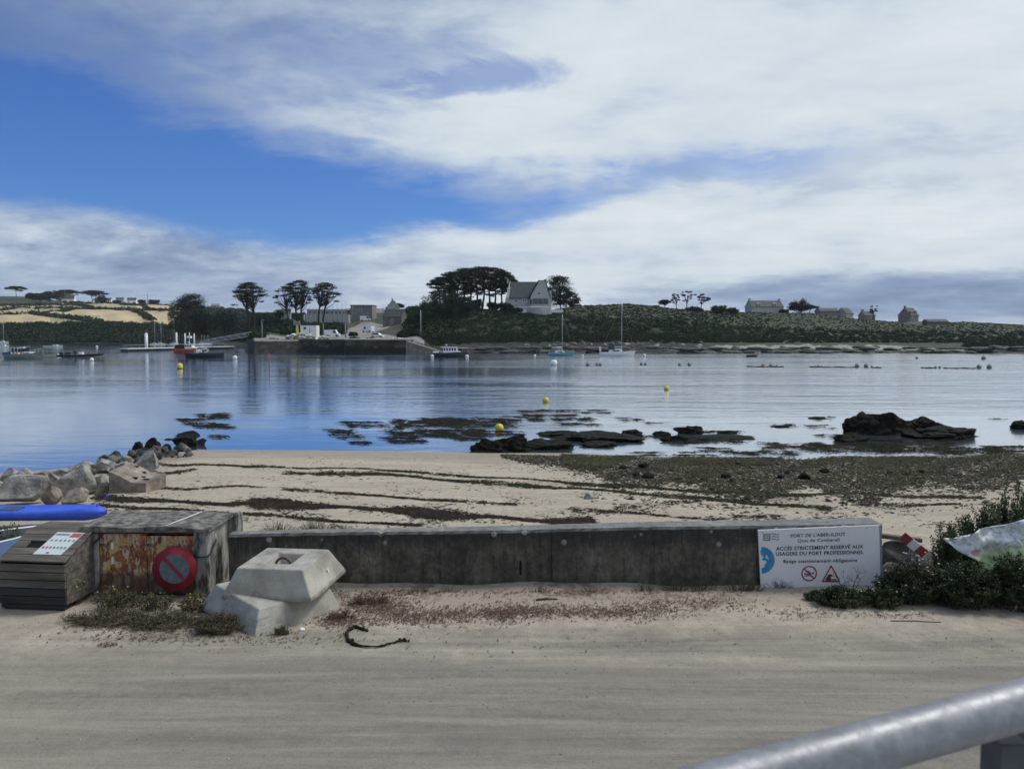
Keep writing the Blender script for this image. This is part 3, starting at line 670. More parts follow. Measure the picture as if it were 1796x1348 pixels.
# ------------------------------------------------------------------ houses
def add_window(root, x0, x1, z0, z1, y, fr='white', mullion=True):
    f_ = .07*(x1-x0)+.03; mb = MB()
    mb.box(x0, x0+f_, y-.06, y+.05, z0, z1); mb.box(x1-f_, x1, y-.06, y+.05, z0, z1)
    mb.box(x0+f_, x1-f_, y-.06, y+.05, z0, z0+f_); mb.box(x0+f_, x1-f_, y-.06, y+.05, z1-f_, z1)
    if mullion: xm = (x0+x1)/2; mb.box(xm-f_*.4, xm+f_*.4, y-.05, y+.04, z0+f_, z1-f_)
    wn = mb.build('window', M[fr], root)
    MB().box(x0+f_*.9, x1-f_*.9, y-.02, y+.04, z0+f_*.9, z1-f_*.9).build('pane', M['glass'], wn)
    return wn
def gable_house(px, ybase, Y, wid, dep, hw, hr, rz, label, wall='white_wall', roof='slate', wins=((-.3, .5), (.25, .5)), gwins=0, chim=1, door=0, name='house', dormer=0, group=None):
    """ridge along local x; rz turns the house"""
    p = atY(px, ybase, Y); root = empty(name, p, rz, label, 'house', group)
    w2, d2 = wid/2, dep/2; mb = MB()
    prof = [(-d2, -1.5), (d2, -1.5), (d2, hw), (0, hw+hr), (-d2, hw)]
    vs = [(-w2, a, b) for a, b in prof]+[(w2, a, b) for a, b in prof]
    mb.add(vs, [(4, 3, 2, 1, 0), (5, 6, 7, 8, 9), (0, 5, 9, 4), (1, 2, 7, 6), (0, 1, 6, 5)]); mb.build('wall', M[wall], root)
    L = math.hypot(d2, hr); ov = .3; mb = MB()
    for sg in (-1, 1):
        ny, nz = sg*hr/L, d2/L; e = ov/L
        a0 = (0, hw+hr); a1 = (sg*d2*(1+e), hw-hr*e)
        q = [(a0[0]+ny*.03, a0[1]+nz*.03), (a1[0]+ny*.03, a1[1]+nz*.03), (a1[0]+ny*.22, a1[1]+nz*.22), (a0[0], a0[1]+.24)]
        vs = [(-w2-.12, a, b) for a, b in q]+[(w2+.12, a, b) for a, b in q]
        fs = [(0, 1, 2, 3), (7, 6, 5, 4), (0, 4, 5, 1), (1, 5, 6, 2), (2, 6, 7, 3), (3, 7, 4, 0)]
        mb.add(vs, fs)
    rf = mb.build('roof', M[roof], root)
    for k in range(chim):
        cx = (-w2+.45) if k == 0 else (w2-.45)
        MB().box(cx-.4, cx+.4, -.35, .35, hw+hr-.5, hw+hr+1.1).build('chimney', M[wall], rf)
    for fx, s_ in wins:
        x = fx*wid; add_window(root, x-.5*s_*2, x+.5*s_*2, hw*.38, hw*.82, -d2)
    if door: MB().box(door*wid-.5, door*wid+.5, -d2-.05, -d2+.02, -.2, 2.0).build('door', M['navy'], root)
    for fx in ([-.25, .25] if dormer == 2 else [0] if dormer == 1 else []):
        x = fx*wid; mb = MB(); z0 = hw+hr*.10; z1 = hw+hr*.66
        mb.prism([(x-.8, z0), (x+.8, z0), (x+.8, z1-.3), (x, z1+.2), (x-.8, z1-.3)], -d2*.95, -d2*.35); dm = mb.build('dormer', M[wall], root)
        add_window(dm, x-.5, x+.5, z0+.2, z1-.35, -d2*.95-.05, mullion=False)
    if gwins:
        sx = w2 if gwins > 0 else -w2
        g = MB(); g.box(sx-.05 if sx > 0 else sx-.04, sx+.04 if sx > 0 else sx+.05, -.6, .6, hw*.95, hw+hr*.35); g.build('gable_window', M['glass'], root)
    return root
s1 = 1000/F
gable_house(121, 530, 960, 14, 9, 4.2, 5.2, .25, 'tiny white cottage with grey roof among trees on the far left ridge', wall='white', gwins=1)
gable_house(191, 530, 1000, 6, 6, 3, 2.5, .3, 'tiny white house on the skyline nearest to the broad ridge pine', wall='white', chim=0)
gable_house(211, 530, 1000, 9, 7, 3.5, 2.5, .3, 'pale distant house on the skyline, middle one of three left of the pylon', chim=1)
gable_house(232, 531, 1000, 11, 7, 3.5, 3, .2, 'pale distant house on the skyline closest to the pylon', wall='white', chim=2)
gable_house(378, 540, 850, 8, 6, 2.5, 2.2, .2, 'low tan distant house peeping over the wood right of the big cypress', wall='granite_warm', roof='granite_warm', chim=0)
gable_house(690, 551, 385, 5.0, 5, 3.4, 3.3, 1.5, 'small white gabled house below the flat dark pine left of the headland', chim=1)
gable_house(693, 574, 312, 8, 6, 4.2, 3.0, -.25, 'plain stone house with grey roof beside the hill track, left of the headland', wall='stone', wins=((.0, .45),), chim=1)
gable_house(647, 560, 400, 16, 7, 3.2, 2.2, .1, 'long low grey stone barn on the slope behind the harbour', wall='stone', roof='grey_wall', wins=(), chim=0)
gable_house(502, 560, 380, 4.5, 4, 3, 2, .2, 'tiny pale house half hidden in trees left of the pine trio', wins=(), chim=0)
gable_house(1340, 546, 340, 15.0, 6, 1.9, 2.6, .18, 'long slate-roofed house with white gables and dormers on the headland skyline', gwins=1, chim=2, dormer=2, wins=((-.35, .4), (-.1, .4), (.2, .4)))
gable_house(1450, 553, 350, 9, 5, 1.8, 1.3, .1, 'low grey shed-like house at the left of the steep white cottage', wall='grey_wall', chim=1, wins=())
gable_house(1481, 557, 350, 6.0, 5, 1.7, 2.5, .65, 'steep dark-roofed white cottage, left one of the small houses on the right skyline', gwins=1, wins=((-.2, .35),), chim=0)
gable_house(1520, 560, 352, 5.5, 4.5, 1.7, 1.8, .2, 'pinkish cottage with two chimneys half behind the single small pine on the right skyline', wall='granite_warm', chim=2, wins=((.1, .35),))
gable_house(1593, 561, 345, 6.6, 5.5, 2.0, 3.2, .55, 'pinkish steep-roofed house with dormer windows, rightmost on the skyline', wall='granite_warm', roof='slate', gwins=1, dormer=2, wins=((-.2, .4),), chim=1)
gable_house(1640, 571, 335, 9, 5, 1.6, 1.0, 0, 'low dark outbuilding right of the pinkish steep-roofed house', wall='stone', wins=(), chim=0)
def low_wall(px0, px1, y, h, Y, label, m_='white_wall', th=.3, name='garden_wall', lift=0.0):
    a = atY(px0, y, Y); b = atY(px1, y, Y); L = (b-a).length
    mb = MB().box(0, L, -th/2, th/2, -1.5, h); mb.box(-.05, L+.05, -th/2-.05, th/2+.05, h, h+.1)
    return tag(mb.build(name, M[m_], None, a, (0, 0, 0)), label, 'wall')
low_wall(1590, 1616, 568, .9, 330, 'short white garden wall below the pinkish steep-roofed house')

def white_house():
    Y = 286; p = atY(921, 537, Y); k = Y/F*.96
    root = empty('gabled_house', p, 0, 'big white house with steep slate roof and a tall street-facing gable beside the headland pines', 'house')
    X = lambda px: (px-921)*k; Zz = lambda y: (537-y)*k
    xl, xr = X(889), X(963); d = 9.0
    eave, rid = Zz(522.5), Zz(494)
    mb = MB(); mb.box(xl, X(932), -d/2, d/2, -1.5, eave); 
    # left gable wall, flared
    mb.add([(X(882), -d/2-.2, -1.5), (X(882), d/2, -1.5), (X(893), d*.12, rid+.5), (X(893), -d*.12, rid+.5), (X(886), -d/2-.2, eave), (X(886), d/2, eave), (xl+.6, -d/2-.2, -1.5), (xl+.6, d/2, -1.5), (xl+.6, -d/2-.2, eave), (xl+.6, d/2, eave), (xl+1.1, -d*.12, rid+.5), (xl+1.1, d*.12, rid+.5)],
           [(0, 4, 5, 1), (4, 3, 2, 5), (0, 6, 8, 4), (4, 8, 10, 3), (1, 5, 9, 7), (5, 2, 11, 9), (3, 10, 11, 2), (6, 7, 9, 8), (8, 9, 11, 10)])
    mb.build('wall', M['white_wall'], root)
    mb = MB()
    for sg in (-1, 1):
        y0, y1 = sg*(d/2+.4), 0
        mb.add([(xl+.5, y0, eave-.3), (X(958), y0, eave-.3), (X(952), 0, rid), (X(893)+.6, 0, rid), (xl+.5, y0, eave-.05), (X(958), y0, eave-.05), (X(952), 0, rid+.25), (X(893)+.6, 0, rid+.25)],
               [(0, 1, 2, 3), (4, 7, 6, 5), (0, 4, 5, 1), (0, 3, 7, 4), (1, 5, 6, 2)])
    rf = mb.build('roof', M['slate'], root)
    # front gable wing: steep, nearly to a narrow flat top
    g0, g1, gt0, gt1 = X(929), xr, X(945), X(956); gy = -d/2-2.6
    mb = MB(); mb.prism([(g0, -1.5), (g1, -1.5), (g1, Zz(521)), (gt1, Zz(494)), (gt0, Zz(494)), (g0+.3, Zz(520))], gy, 1.5)
    mb.build('gable_wall', M['white_wall'], root)
    mb = MB()
    for (a, b) in (((g0-.4, Zz(522)), (gt0, Zz(492.5))), ((g1+.5, Zz(523)), (gt1, Zz(492.5)))):
        dx_, dz_ = b[0]-a[0], b[1]-a[1]; L = math.hypot(dx_, dz_); sg = 1 if a[0] < b[0] else -1
        nx_, nz_ = -dz_/L*sg*.22, dx_/L*sg*.22
        mb.prism([(a[0]+nx_*.1, a[1]+nz_*.1), (b[0]+nx_*.1, b[1]+nz_*.1), (b[0]+nx_, b[1]+nz_), (a[0]+nx_, a[1]+nz_)], gy+.25, 1.9)
    mb.box(gt0-.2, gt1+.2, gy+.26, 1.9, Zz(494)+.02, Zz(493)+.1)
    mb.build('gable_roof', M['slate'], rf)
    MB().box(X(955), X(959.5), -2.4, -1.2, Zz(510), Zz(489)).build('chimney', M['granite_warm'], rf)
    MB().box(X(888), X(891), -.6, .6, rid-.3, rid+1.3).build('chimney', M['white_wall'], rf)
    MB().box(xr-.25, xr+.9, gy+.5, gy+1.4, -1.5, Zz(512)).build('buttress', M['white_wall'], root)
    for a, b in ((901, 907), (915.5, 923.5)): add_window(root, X(a), X(b), Zz(530.5), Zz(525.5), -d/2)
    add_window(root, X(942), X(948), Zz(518), Zz(513.5), gy, mullion=False)
    mb = MB().box(X(934), X(961), gy-.03, gy+.02, Zz(534.5), Zz(525)); bay = mb.build('glazed_bay', M['glass'], root)
    mb = MB(); 
    for z in (525, 529, 534.2): mb.box(X(934)-.05, X(961)+.05, gy-.12, gy+.03, Zz(z)-.09, Zz(z)+.09)
    for xx in (934, 943, 952, 961): mb.box(X(xx)-.09, X(xx)+.09, gy-.11, gy+.03, Zz(534), Zz(525.2))
    mb.build('bay_frame', M['grey_wall'], bay)
    MB().box(X(929.5), X(932.5), gy-.05, gy+.02, Zz(535), Zz(525.5)).build('door', M['navy'], root)
    return root
white_house()
# the balustraded terrace of that house: a rounded wall with a white railing on top
def balustrade():
    Y = 274; k = Y/F; p = atY(944, 547, Y)
    root = empty('terrace_wall', p, 0, 'white balustraded terrace wall in front of the big white gabled house', 'wall')
    X = lambda px: (px-944)*k; Zz = lambda y: (547-y)*k
    poly = [(X(924), 2.0)]+[(X(924+42*i/12), 1.2-2.0*math.sin(math.pi*i/12)) for i in range(13)]+[(X(968), 2.0)]
    mb = MB(); n = len(poly)
    vs = [(a, b, -2) for a, b in poly]+[(a, b, Zz(539)) for a, b in poly]
    mb.add(vs, [tuple(range(n)), tuple(range(n, 2*n))]+[(i, (i+1) % n, n+(i+1) % n, n+i) for i in range(n)])
    mb.build('retaining_wall', M['white_wall'], root)
    mb = MB(); mb.box(X(896), X(992), 1.0, 1.3, Zz(538.2), Zz(537.2)); mb.box(X(898), X(924)-.05, 1.05, 1.25, Zz(545)-.6, Zz(543)); mb.box(X(968)+.05, X(988), 1.05, 1.25, Zz(545)-.6, Zz(543))
    for px in list(range(900, 925, 3))+list(range(970, 988, 3)): mb.box(X(px)-.09, X(px)+.09, 1.06, 1.24, Zz(543), Zz(538.2))
    mb.build('railing', M['white'], root)
balustrade()
tree(888, 549, 529, 34, 272, 'round', 'dark bush hiding the left foot of the big white gabled house', None, 90)
tree(905, 549, 540, 26, 270, 'round', 'low dark bush below the left end of the white balustrade', None, 91)

# long low modern building and the grey block beside it
def low_building():
    Y = 345; k = Y/F; p = atY(575, 569, Y); root = empty('low_building', p, 0, 'long low white flat-roofed building with a band of windows behind the pine trio', 'building')
    X = lambda px: (px-575)*k; Zz = lambda y: (569-y)*k
    MB().box(X(534), X(612), 0, 14, -3, Zz(552)).build('wall', M['white_wall'], root)
    up = MB().box(X(536), X(606), 3, 14, Zz(552), Zz(543)).build('upper_storey', M['grey_wall'], root)
    MB().box(X(534), X(609), 2.4, 14.5, Zz(543), Zz(541.5)).build('roof', M['white'], root)
    x = 539
    while x < 604:
        add_window(root, X(x), X(x+5.5), Zz(551), Zz(544.5), 2.95); x += 7.5
    mb = MB(); 
    for px in (534, 612): mb.box(X(px)-.2, X(px)+.2, -.3, -.02, -3, Zz(552)+.1)
    mb.build('pier', M['white'], root)
low_building()
def grey_block():
    Y = 350; k = Y/F; p = atY(634, 562, Y); root = empty('grey_block', p, -.05, 'plain dark grey flat-roofed block right of the long low white building', 'building')
    X = lambda px: (px-634)*k; Zz = lambda y: (562-y)*k
    MB().box(X(615), X(653), 0, 9, -2, Zz(536)).build('wall', M['grey_wall'], root)
    MB().box(X(614.5), X(653.5), -.2, 9.2, Zz(536), Zz(534.8)).build('roof', M['slate'], root)
    add_window(root, X(630), X(634), Zz(546), Zz(542), 0, mullion=False)
    MB().box(X(604), X(613), 1, 3, -2, Zz(541)).build('annex', M['grey_wall'], root)
grey_block()

# ------------------------------------------------------------------ the quay across the water
def quay():
    fr = [(441, 612.5), (470, 613), (500, 614.5), (555, 617), (604, 617.5), (606, 618.5), (650, 618.5), (700, 618.5), (712, 618.5)]
    top = 1.75; root = empty('stone_quay', onwater(600, 617.5), 0, 'old stone harbour quay across the water below the white hut', 'quay'); o = root.location
    pts = [onwater(a, b)-o for a, b in fr]; mb = MB(); n = len(pts)
    bk = [Vector((q.x+(q.x+o.x)/(q.y+o.y)*(260-q.y-o.y)*0, max(q.y+14, 16), q.z)) for q in pts]
    T = Vector((0, 0, top-WATER)); Bd = Vector((0, 0, -1.5)); vs = []; 
    for i in range(n-1):
        a, b, c, d_ = pts[i], pts[i+1], bk[i+1], bk[i]
        bt = Vector((0, .25, 0))
        mb.add([a+Bd, b+Bd, b+T+bt, a+T+bt, c+T, d_+T], [(0, 1, 2, 3), (3, 2, 4, 5)])
    mb.add([pts[0]+Bd, pts[0]+T+Vector((0, .25, 0)), bk[0]+T, bk[0]+Bd], [(0, 1, 2, 3)])
    mb.add([pts[-1]+Bd, bk[-1]+Bd, bk[-1]+T, pts[-1]+T+Vector((0, .25, 0))], [(0, 1, 2, 3)])
    wm = mat('quay_masonry', (.016, .019, .018), (.085, .082, .07), .35, .9, .7, 3, c3=(.038, .040, .036), st=(1, 1, 2.2), bdist=.1)
    t = NT(wm.node_tree); b = wm.node_tree.nodes['Principled BSDF']; src = b.inputs['Base Color'].links[0].from_socket; O = t.node('ShaderNodeTexCoord').outputs['Object']
    z_ = t.xyz(O)[2]; nn = t.noise(t.map(O, (1, 1, .5)), .6, 7, .7); t.l.new(t.mix(t.ss(t.m('ADD', z_, t.m('MULTIPLY', t.m('SUBTRACT', nn, .5), 3.2)), 1.9, 1.2, 0, .9), src, (.012, .017, .011)), b.inputs['Base Color'])
    mb.build('quay_wall', wm, root)
    mb = MB()
    for i in range(n-1):
        a, b = pts[i]+T+Vector((0, .2, 0)), pts[i+1]+T+Vector((0, .2, 0)); dv = b-a
        mb.add([a+Vector((0, 0, .004)), b+Vector((0, 0, .004)), b+Vector((0, .5, .004)), a+Vector((0, .5, .004)), a+Vector((0, 0, .22)), b+Vector((0, 0, .22)), b+Vector((0, .5, .22)), a+Vector((0, .5, .22))], [(0, 1, 5, 4), (4, 5, 6, 7), (2, 3, 7, 6), (1, 2, 6, 5), (0, 4, 7, 3)])
    mb.build('coping', M['stone'], root)
    for px, y0, y1 in ((598, 598, 617), (643, 600, 618), (473, 597, 613)):
        q = atY(px, y0, onwater(px, y1).y-.15)-o; z0 = WATER-o.z-.5; l = MB()
        l.box(q.x-.22, q.x-.14, q.y-.05, q.y+.05, z0, q.z); l.box(q.x+.14, q.x+.22, q.y-.05, q.y+.05, z0, q.z)
        for r in range(9): l.box(q.x-.14, q.x+.14, q.y-.03, q.y+.03, z0+.3+r*.36, z0+.36+r*.36)
        l.build('ladder', M['pole_grey'], root)
    # slipway going down to the right
    sl = MB(); a = onwater(712, 618.5)-o; b = onwater(775, 618.8)-o
    sl.add([a+Vector((0, .3, T.z-.2)), b+Vector((0, .3, .25)), b+Vector((0, 5, .25)), a+Vector((0, 7, T.z-.2)), a+Vector((0, 0, -1)), b+Vector((0, 0, -1))], [(0, 1, 2, 3), (4, 5, 1, 0)])
    sl.build('slipway', M['stone'], root)
quay()
def pole(px, yb, yt, Y, r, label, name='lamp_post', m_='pole_grey', cat='lamp post', head=False, group=None):
    p = atY(px, yb, Y); h = (yb-yt)*Y/F; root = empty(name, p, 0, label, cat, group)
    MB().tube([(0, 0, -.8), (0, 0, h*.5), (0, 0, h)], [r*1.3, r, r*.75], 7).build('post', M[m_], root)
    if head: MB().box(-.12, .75, -.14, .14, h-.05, h+.12).build('lamp_head', M['pole_grey'], root)
    return root
pole(460, 592, 561, 255, .17, 'grey lamp post standing alone on the left part of the quay', head=True)
pole(567, 587, 565, 262, .15, 'short lamp post behind the white hut', head=True)
pole(606, 592, 564, 250, .17, 'grey lamp post at the right of the white van on the quay', head=True)
pole(738, 588, 544, 246, .2, 'tall grey post against the dark trees at the top of the slipway', name='tall_post', cat='post')
for i, (px, yt) in enumerate([(584, 531), (592, 530), (600, 528), (607, 530), (614, 533), (619, 536)]):
    pole(px, 560, yt, 300, .07, ['first (leftmost)', 'second', 'third', 'fourth', 'fifth', 'sixth (rightmost)'][i]+' thin flagpole-like mast counted from the left at the long low building', name='mast_pole', cat='mast', group='thin masts in front of the low building')
for i, px in enumerate((672, 680)): pole(px, 556, 533, 370, .07, ['thin wire pole on the skyline, left of the pair by the small gabled house', 'thin wire pole on the skyline, right of the pair by the small gabled house'][i], name='wire_pole', cat='pole')
pole(259, 530, 511, 1000, .35, 'thin pylon on the far left ridge', name='pylon', cat='pylon')
def crane():
    p = atY(521.5, 596, 244); root = empty('quay_crane', p, 0, 'yellow post crane with grey head standing on the quay beside the white hut', 'crane'); k = 244/F
    MB().box(-.3, .3, -.3, .3, -.5, 26*k).build('post', M['yellow'], root)
    MB().box(-1.1, .9, -.5, .5, 26*k, 33*k).build('winch_house', M['grey_wall'], root)
    MB().tube([(0, 0, 31*k), (-1.4, 0, 36*k)], .08, 6).build('jib', M['pole_grey'], root)
crane()
def hut():
    Y = 250; k = Y/F; p = atY(541, 592, Y); root = empty('harbour_hut', p, 0, 'white box-like harbour hut with one dark window on the quay', 'hut')
    MB().box(-14*k, 14*k, 0, 4, -.3, 21.5*k).build('wall', M['white'], root)
    MB().box(-14.4*k, 14.4*k, -.15, 4.15, 21.5*k, 22.6*k).build('roof', M['slate'], root)
    add_window(root, -9*k, -3*k, 14*k, 19*k, 0, mullion=False)
    MB().box(2*k, 3*k, -.04, .02, 0, 17*k).build('downpipe', M['pole_grey'], root)
hut()
for i, (px, yb, yt, w_) in enumerate([(705, 597, 580, 26), (722, 600, 578, 30), (748, 606, 584, 34), (620, 590, 582, 18)]):
    tree(px, yb, yt, w_, 250, 'round', ['dark bush behind the right end of the quay, left of the slipway', 'dark bush at the top of the slipway', 'dark bush hanging over the lower slipway', 'small dark bush behind the middle of the quay'][i], None, 110+i, leafm='leaf_far')
def gear_heap(px0, px1, yb, h, Y, n, label, mats, seed):
    rng = np.random.default_rng(seed); a = atY(px0, yb, Y); b = atY(px1, yb, Y); c = (a+b)/2; L = (b-a).length/2
    mb = MB()
    for i in range(n):
        u = rng.uniform(-1, 1); zt = h*(1-u*u)**.6*rng.random(); r = rng.uniform(.18, .42)
        mb.ball((u*L, rng.uniform(-.8, .8), zt*.9+.1), r, int(rng.integers(len(mats))), 7, 5, (rng.uniform(.9, 1.6), 1, rng.uniform(.6, 1)))
    o = mb.build('net_heap', [M[m_] for m_ in mats], None, c); tag(o, label, 'fishing gear')
gear_heap(500, 556, 596.5, 2.4, 241, 190, 'long heap of white and yellowish floats and sacks on the quay edge below the hut', ['white', 'buoy_white', 'canvas', 'yellow', 'grey_wall'], 1)
gear_heap(560, 576, 594, 1.0, 242, 45, 'small heap of beige sacks and nets left of the white van', ['canvas', 'granite_warm', 'buoy_white'], 2)
gear_heap(684, 712, 597, .8, 242, 40, 'low heap of pale nets and crates at the right end of the quay', ['buoy_white', 'stone', 'grey_wall'], 3)
gear_heap(612, 632, 596, 1.1, 243, 50, 'heap of dark nets and lobster pots on the quay right of the van', ['rope', 'stone', 'iron', 'grey_wall'], 4)
gear_heap(640, 662, 597, .9, 243, 44, 'low heap of dark fishing gear near the middle of the quay top', ['rope', 'navy', 'buoy_white', 'iron'], 5)
gear_heap(466, 492, 597, .8, 244, 40, 'low brown heap of nets at the left part of the quay', ['granite_warm', 'rope', 'stone'], 6)
def van(px, yb, Y, L, H, rz, label, name='parked_van', cat='van', car=False):
    p = atY(px, yb, Y); root = empty(name, p, rz, label, cat); wd = 1.9
    if car: prof = [(-L/2, .3), (L/2, .3), (L/2, .75), (L*.28, .9), (L*.12, H), (-L*.3, H), (-L*.47, .95), (-L/2, .8)]
    else: prof = [(-L/2, .35), (L/2, .35), (L/2, 1.0), (L*.36, 1.15), (L*.24, H), (-L*.5, H)]
    mb = MB().prism(prof, -wd/2, wd/2); mb.build('body', M['white'], root)
    g = MB()
    if car: q = [(L*.25, .93), (L*.11, H-.08), (-L*.28, H-.08), (-L*.42, .98)]
    else: q = [(L*.33, 1.2), (L*.225, H-.2), (L*.08, H-.2), (L*.08, 1.2)]
    g.prism(q, -wd/2-.02, -wd/2+.05); g.prism(q, wd/2-.05, wd/2+.02); g.build('side_window', M['glass'], root)
    for sx in (-.3, .32):
        for sy in (-1, 1):
            w_ = MB().tube([(sx*L, sy*wd/2-.12, .33), (sx*L, sy*wd/2+.1, .33)], .33, 12).build('wheel', M['black'], root)
    return root
van(583, 590.5, 246, 4.8, 2.2, .0, 'white van parked on the quay right of the hut')
van(646, 583, 262, 4.2, 2.2, 2.6, 'white van facing left, parked on the track behind the quay')
van(662, 592, 250, 4.2, 1.5, -.2, 'white car on the quay below the white van on the track', 'parked_car', 'car', True)
van(641, 563, 325, 4.5, 2.2, .2, 'distant white van high on the hill track', )
van(683, 555, 360, 4.2, 1.9, .2, 'small white vehicle on the skyline road by the small gabled house')

# ------------------------------------------------------------------ boats
def hull(L, B, H, mi_side=0, draft=.35, bow=.35, n=16, stern=.85, rake=.12, bowrise=.35):
    mb = MB(); vs = []; fs = []
    for i in range(n+1):
        t_ = i/n; x = -L/2+L*t_
        b = B/2*(stern+(1-stern)*math.sin(min(t_/.45, 1)*math.pi/2))
        if t_ > .5: b *= max(1-((t_-.5)/.5)**2.2, 0.02)
        h = H*(1+bowrise*max(t_-.35, 0)**1.6*2); dr = draft*(1-max((t_-.7)/.3, 0)**2)
        fx = rake*L*max(t_-.6, 0)/.4
        vs += [(x, 0, -dr), (x+fx*.2, -b*.72, -.06), (x+fx*.6, -b*.95, h*.55), (x+fx, -b, h), (x+fx, -b+min(.09, b*.5), h), (x+fx, -b+min(.09, b*.5), h-.28), (x+fx, b-min(.09, b*.5), h-.28), (x+fx, b-min(.09, b*.5), h), (x+fx, b, h), (x+fx*.6, b*.95, h*.55), (x+fx*.2, b*.72, -.06)]
    k = 11; mis = []
    for i in range(n):
        for j in range(k):
            fs.append((i*k+j, i*k+(j+1) % k, (i+1)*k+(j+1) % k, (i+1)*k+j)); mis.append({3: 1, 7: 1, 4: 2, 5: 2, 6: 2}.get(j, 0))
    fs.append((0, 10, 9, 8, 7, 6, 5, 4, 3, 2, 1)); mis.append(0)
    for f_, m_ in zip(fs, mis): mb.f.append(list(reversed(f_))); mb.mi.append(m_); mb.sm.append(False)
    mb.v = [tuple(q) for q in vs]
    return mb
def boat_root(name, px, yw, rz, label, cat='boat', group=None):
    return empty(name, onwater(px, yw), rz, label, cat, group)
def sailboat(px, yw, lpx, ytop, mastpx, hm, deckm, label, cover, flip=1, extras=True):
    p = onwater(px, yw); k = p.y/F; L = lpx*k; root = boat_root('sailing_boat', px, yw, 0, label, 'sailing boat')
    hull(L*.9, L*.3, L*.115, rake=.1).build('hull', [M[hm], M['white'], M['deck']], root)
    H = L*.115; mx = (mastpx-px)*k
    mb = MB(); mb.prism([(-L*.22, H*.7), (L*.2, H*.9), (L*.12, H*1.75), (-L*.08, H*1.85), (-L*.2, H*1.5)], -L*.08, L*.08); cb = mb.build('cabin', M['white'], root)
    MB().prism([(-L*.12, H*1.15), (L*.08, H*1.2), (L*.05, H*1.5), (-L*.1, H*1.5)], -L*.082, -L*.078).build('cabin_window', M['glass'], cb)
    mt = (yw-ytop)*k
    ms_ = MB().tube([(mx, 0, H*.5), (mx, 0, mt)], [.09, .06], 7).build('mast', M['alu'], root)
    MB().tube([(mx, -.9, mt*.55), (mx, .9, mt*.55)], .035, 5).build('spreader', M['alu'], ms_)
    MB().tube([(mx-.1, 0, H*2.3), (mx-L*.40, 0, H*2.45)], .07, 6).build('boom', M['alu'], root)
    MB().tube([(mx-.15, 0, H*2.75), (mx-L*.18, 0, H*2.75), (mx-L*.38, 0, H*2.6)], [.24, .19, .1], 8).build('sail_cover', M[cover], root)
    bowx = L*.5; rg = MB()
    for q in ((bowx, 0, H*1.2), (-L*.44, 0, H), (mx, -L*.13, H), (mx, L*.13, H)): rg.tube([q, (mx, 0, mt*.97)], .018, 4, cap=False)
    rg.build('rigging', M['alu'], root)
    rl = MB()
    for sx in (-.42, .38, .48): rl.tube([(sx*L, -.3, H), (sx*L, -.3, H+.6)], .025, 4); rl.tube([(sx*L, .3, H), (sx*L, .3, H+.6)], .025, 4)
    rl.tube([(.38*L, -.3, H+.6), (.5*L, 0, H+.75), (.38*L, .3, H+.6)], .025, 4); rl.build('guard_rail', M['alu'], root)
    return root, k, L, H
sailboat(983, 624, 47, 551, 986, 'turq', 'deck', 'small turquoise-hulled sailing boat with bare mast and beige sail cover', 'canvas')
r_, k, L, H = sailboat(1081, 624.5, 64, 531, 1090, 'white', 'deck', 'larger white-hulled sailing yacht with the tallest bare mast and folded sail', 'canvas_blue')
MB().prism([(-L*.24, H*1.5), (-L*.05, H*1.6), (-L*.08, H*2.6), (-L*.2, H*2.5)], -.8, .8).build('sprayhood', M['canvas_blue'], r_)
MB().tube([(.12*L, 0, H*3.2), (.36*L, 0, H*3.0)], .06, 5).build('spinnaker_pole', M['alu'], r_)
MB().box(-.47*L, -.42*L, -.3, .3, H*1.2, H*2.3).build('stern_gear', M['buoy_white'], r_)

def cabin_boat(px, yw, lpx, label, hm, name='motor_boat', cab=(-.18, .22), cabh=1.45, hh=.125, rz=0, mast=True, stripe='white', cabm='white', group=None, roofm=None):
    p = onwater(px, yw); k = p.y/F; L = lpx*k; root = boat_root(name, px, yw, rz, label, 'motor boat', group); H = L*hh
    hull(L*.92, L*.3, H, rake=.08).build('hull', [M[hm], M[stripe], M['deck']], root)
    x0, x1 = cab[0]*L, cab[1]*L; z0 = H*.75; z1 = z0+L*.11*cabh+.15; bw = L*.095
    cb = MB().prism([(x0, z0), (x1+.1*L, z0), (x1+.08*L, z0+(z1-z0)*.35), (x1, z0+(z1-z0)*.42), (x1-.03*L, z1), (x0, z1)], -bw, bw).build('cabin', M[cabm], root)
    wn = MB(); nw = max(2, int((x1-x0)/(L*.08)))
    for i in range(nw):
        a = x0+(x1-x0-.03*L)*(i+.18)/nw; b = x0+(x1-x0-.03*L)*(i+.85)/nw
        for sy in (-1, 1): wn.box(a, b, sy*bw-.015, sy*bw+.015, z0+(z1-z0)*.5, z1-.12)
    wn.build('window', M['glass'], cb)
    MB().box(x0-.06*L, x1+.01*L, -bw-.1, bw+.1, z1, z1+.08).build('roof', M[roofm or cabm], cb)
    if mast:
        MB().tube([(x0+.08*L, 0, z1), (x0+.08*L, 0, z1+L*.09)], .04, 5).build('mast', M['alu'], root)
        MB().box(x0+.06*L, x0+.10*L, -.2, .2, z1+L*.06, z1+L*.085).build('radar', M['white'], root)
    rl = MB(); rl.tube([(.2*L, -L*.1, H*2.0), (.5*L, 0, H*2.1), (.2*L, L*.1, H*2.0)], .03, 5)
    for q in ((.22, -.1), (.22, .1), (.36, -.06), (.36, .06), (.5, 0)): rl.tube([(q[0]*L, q[1]*L, H), (q[0]*L, q[1]*L, H*2.05)], .025, 4)
    rl.build('bow_rail', M['alu'], root)
    return root, k, L, H
r_, k, L, H = cabin_boat(789, 626, 62, 'dark-hulled motor boat with white wheelhouse moored left of the sailing boats', 'navy', roofm='white')
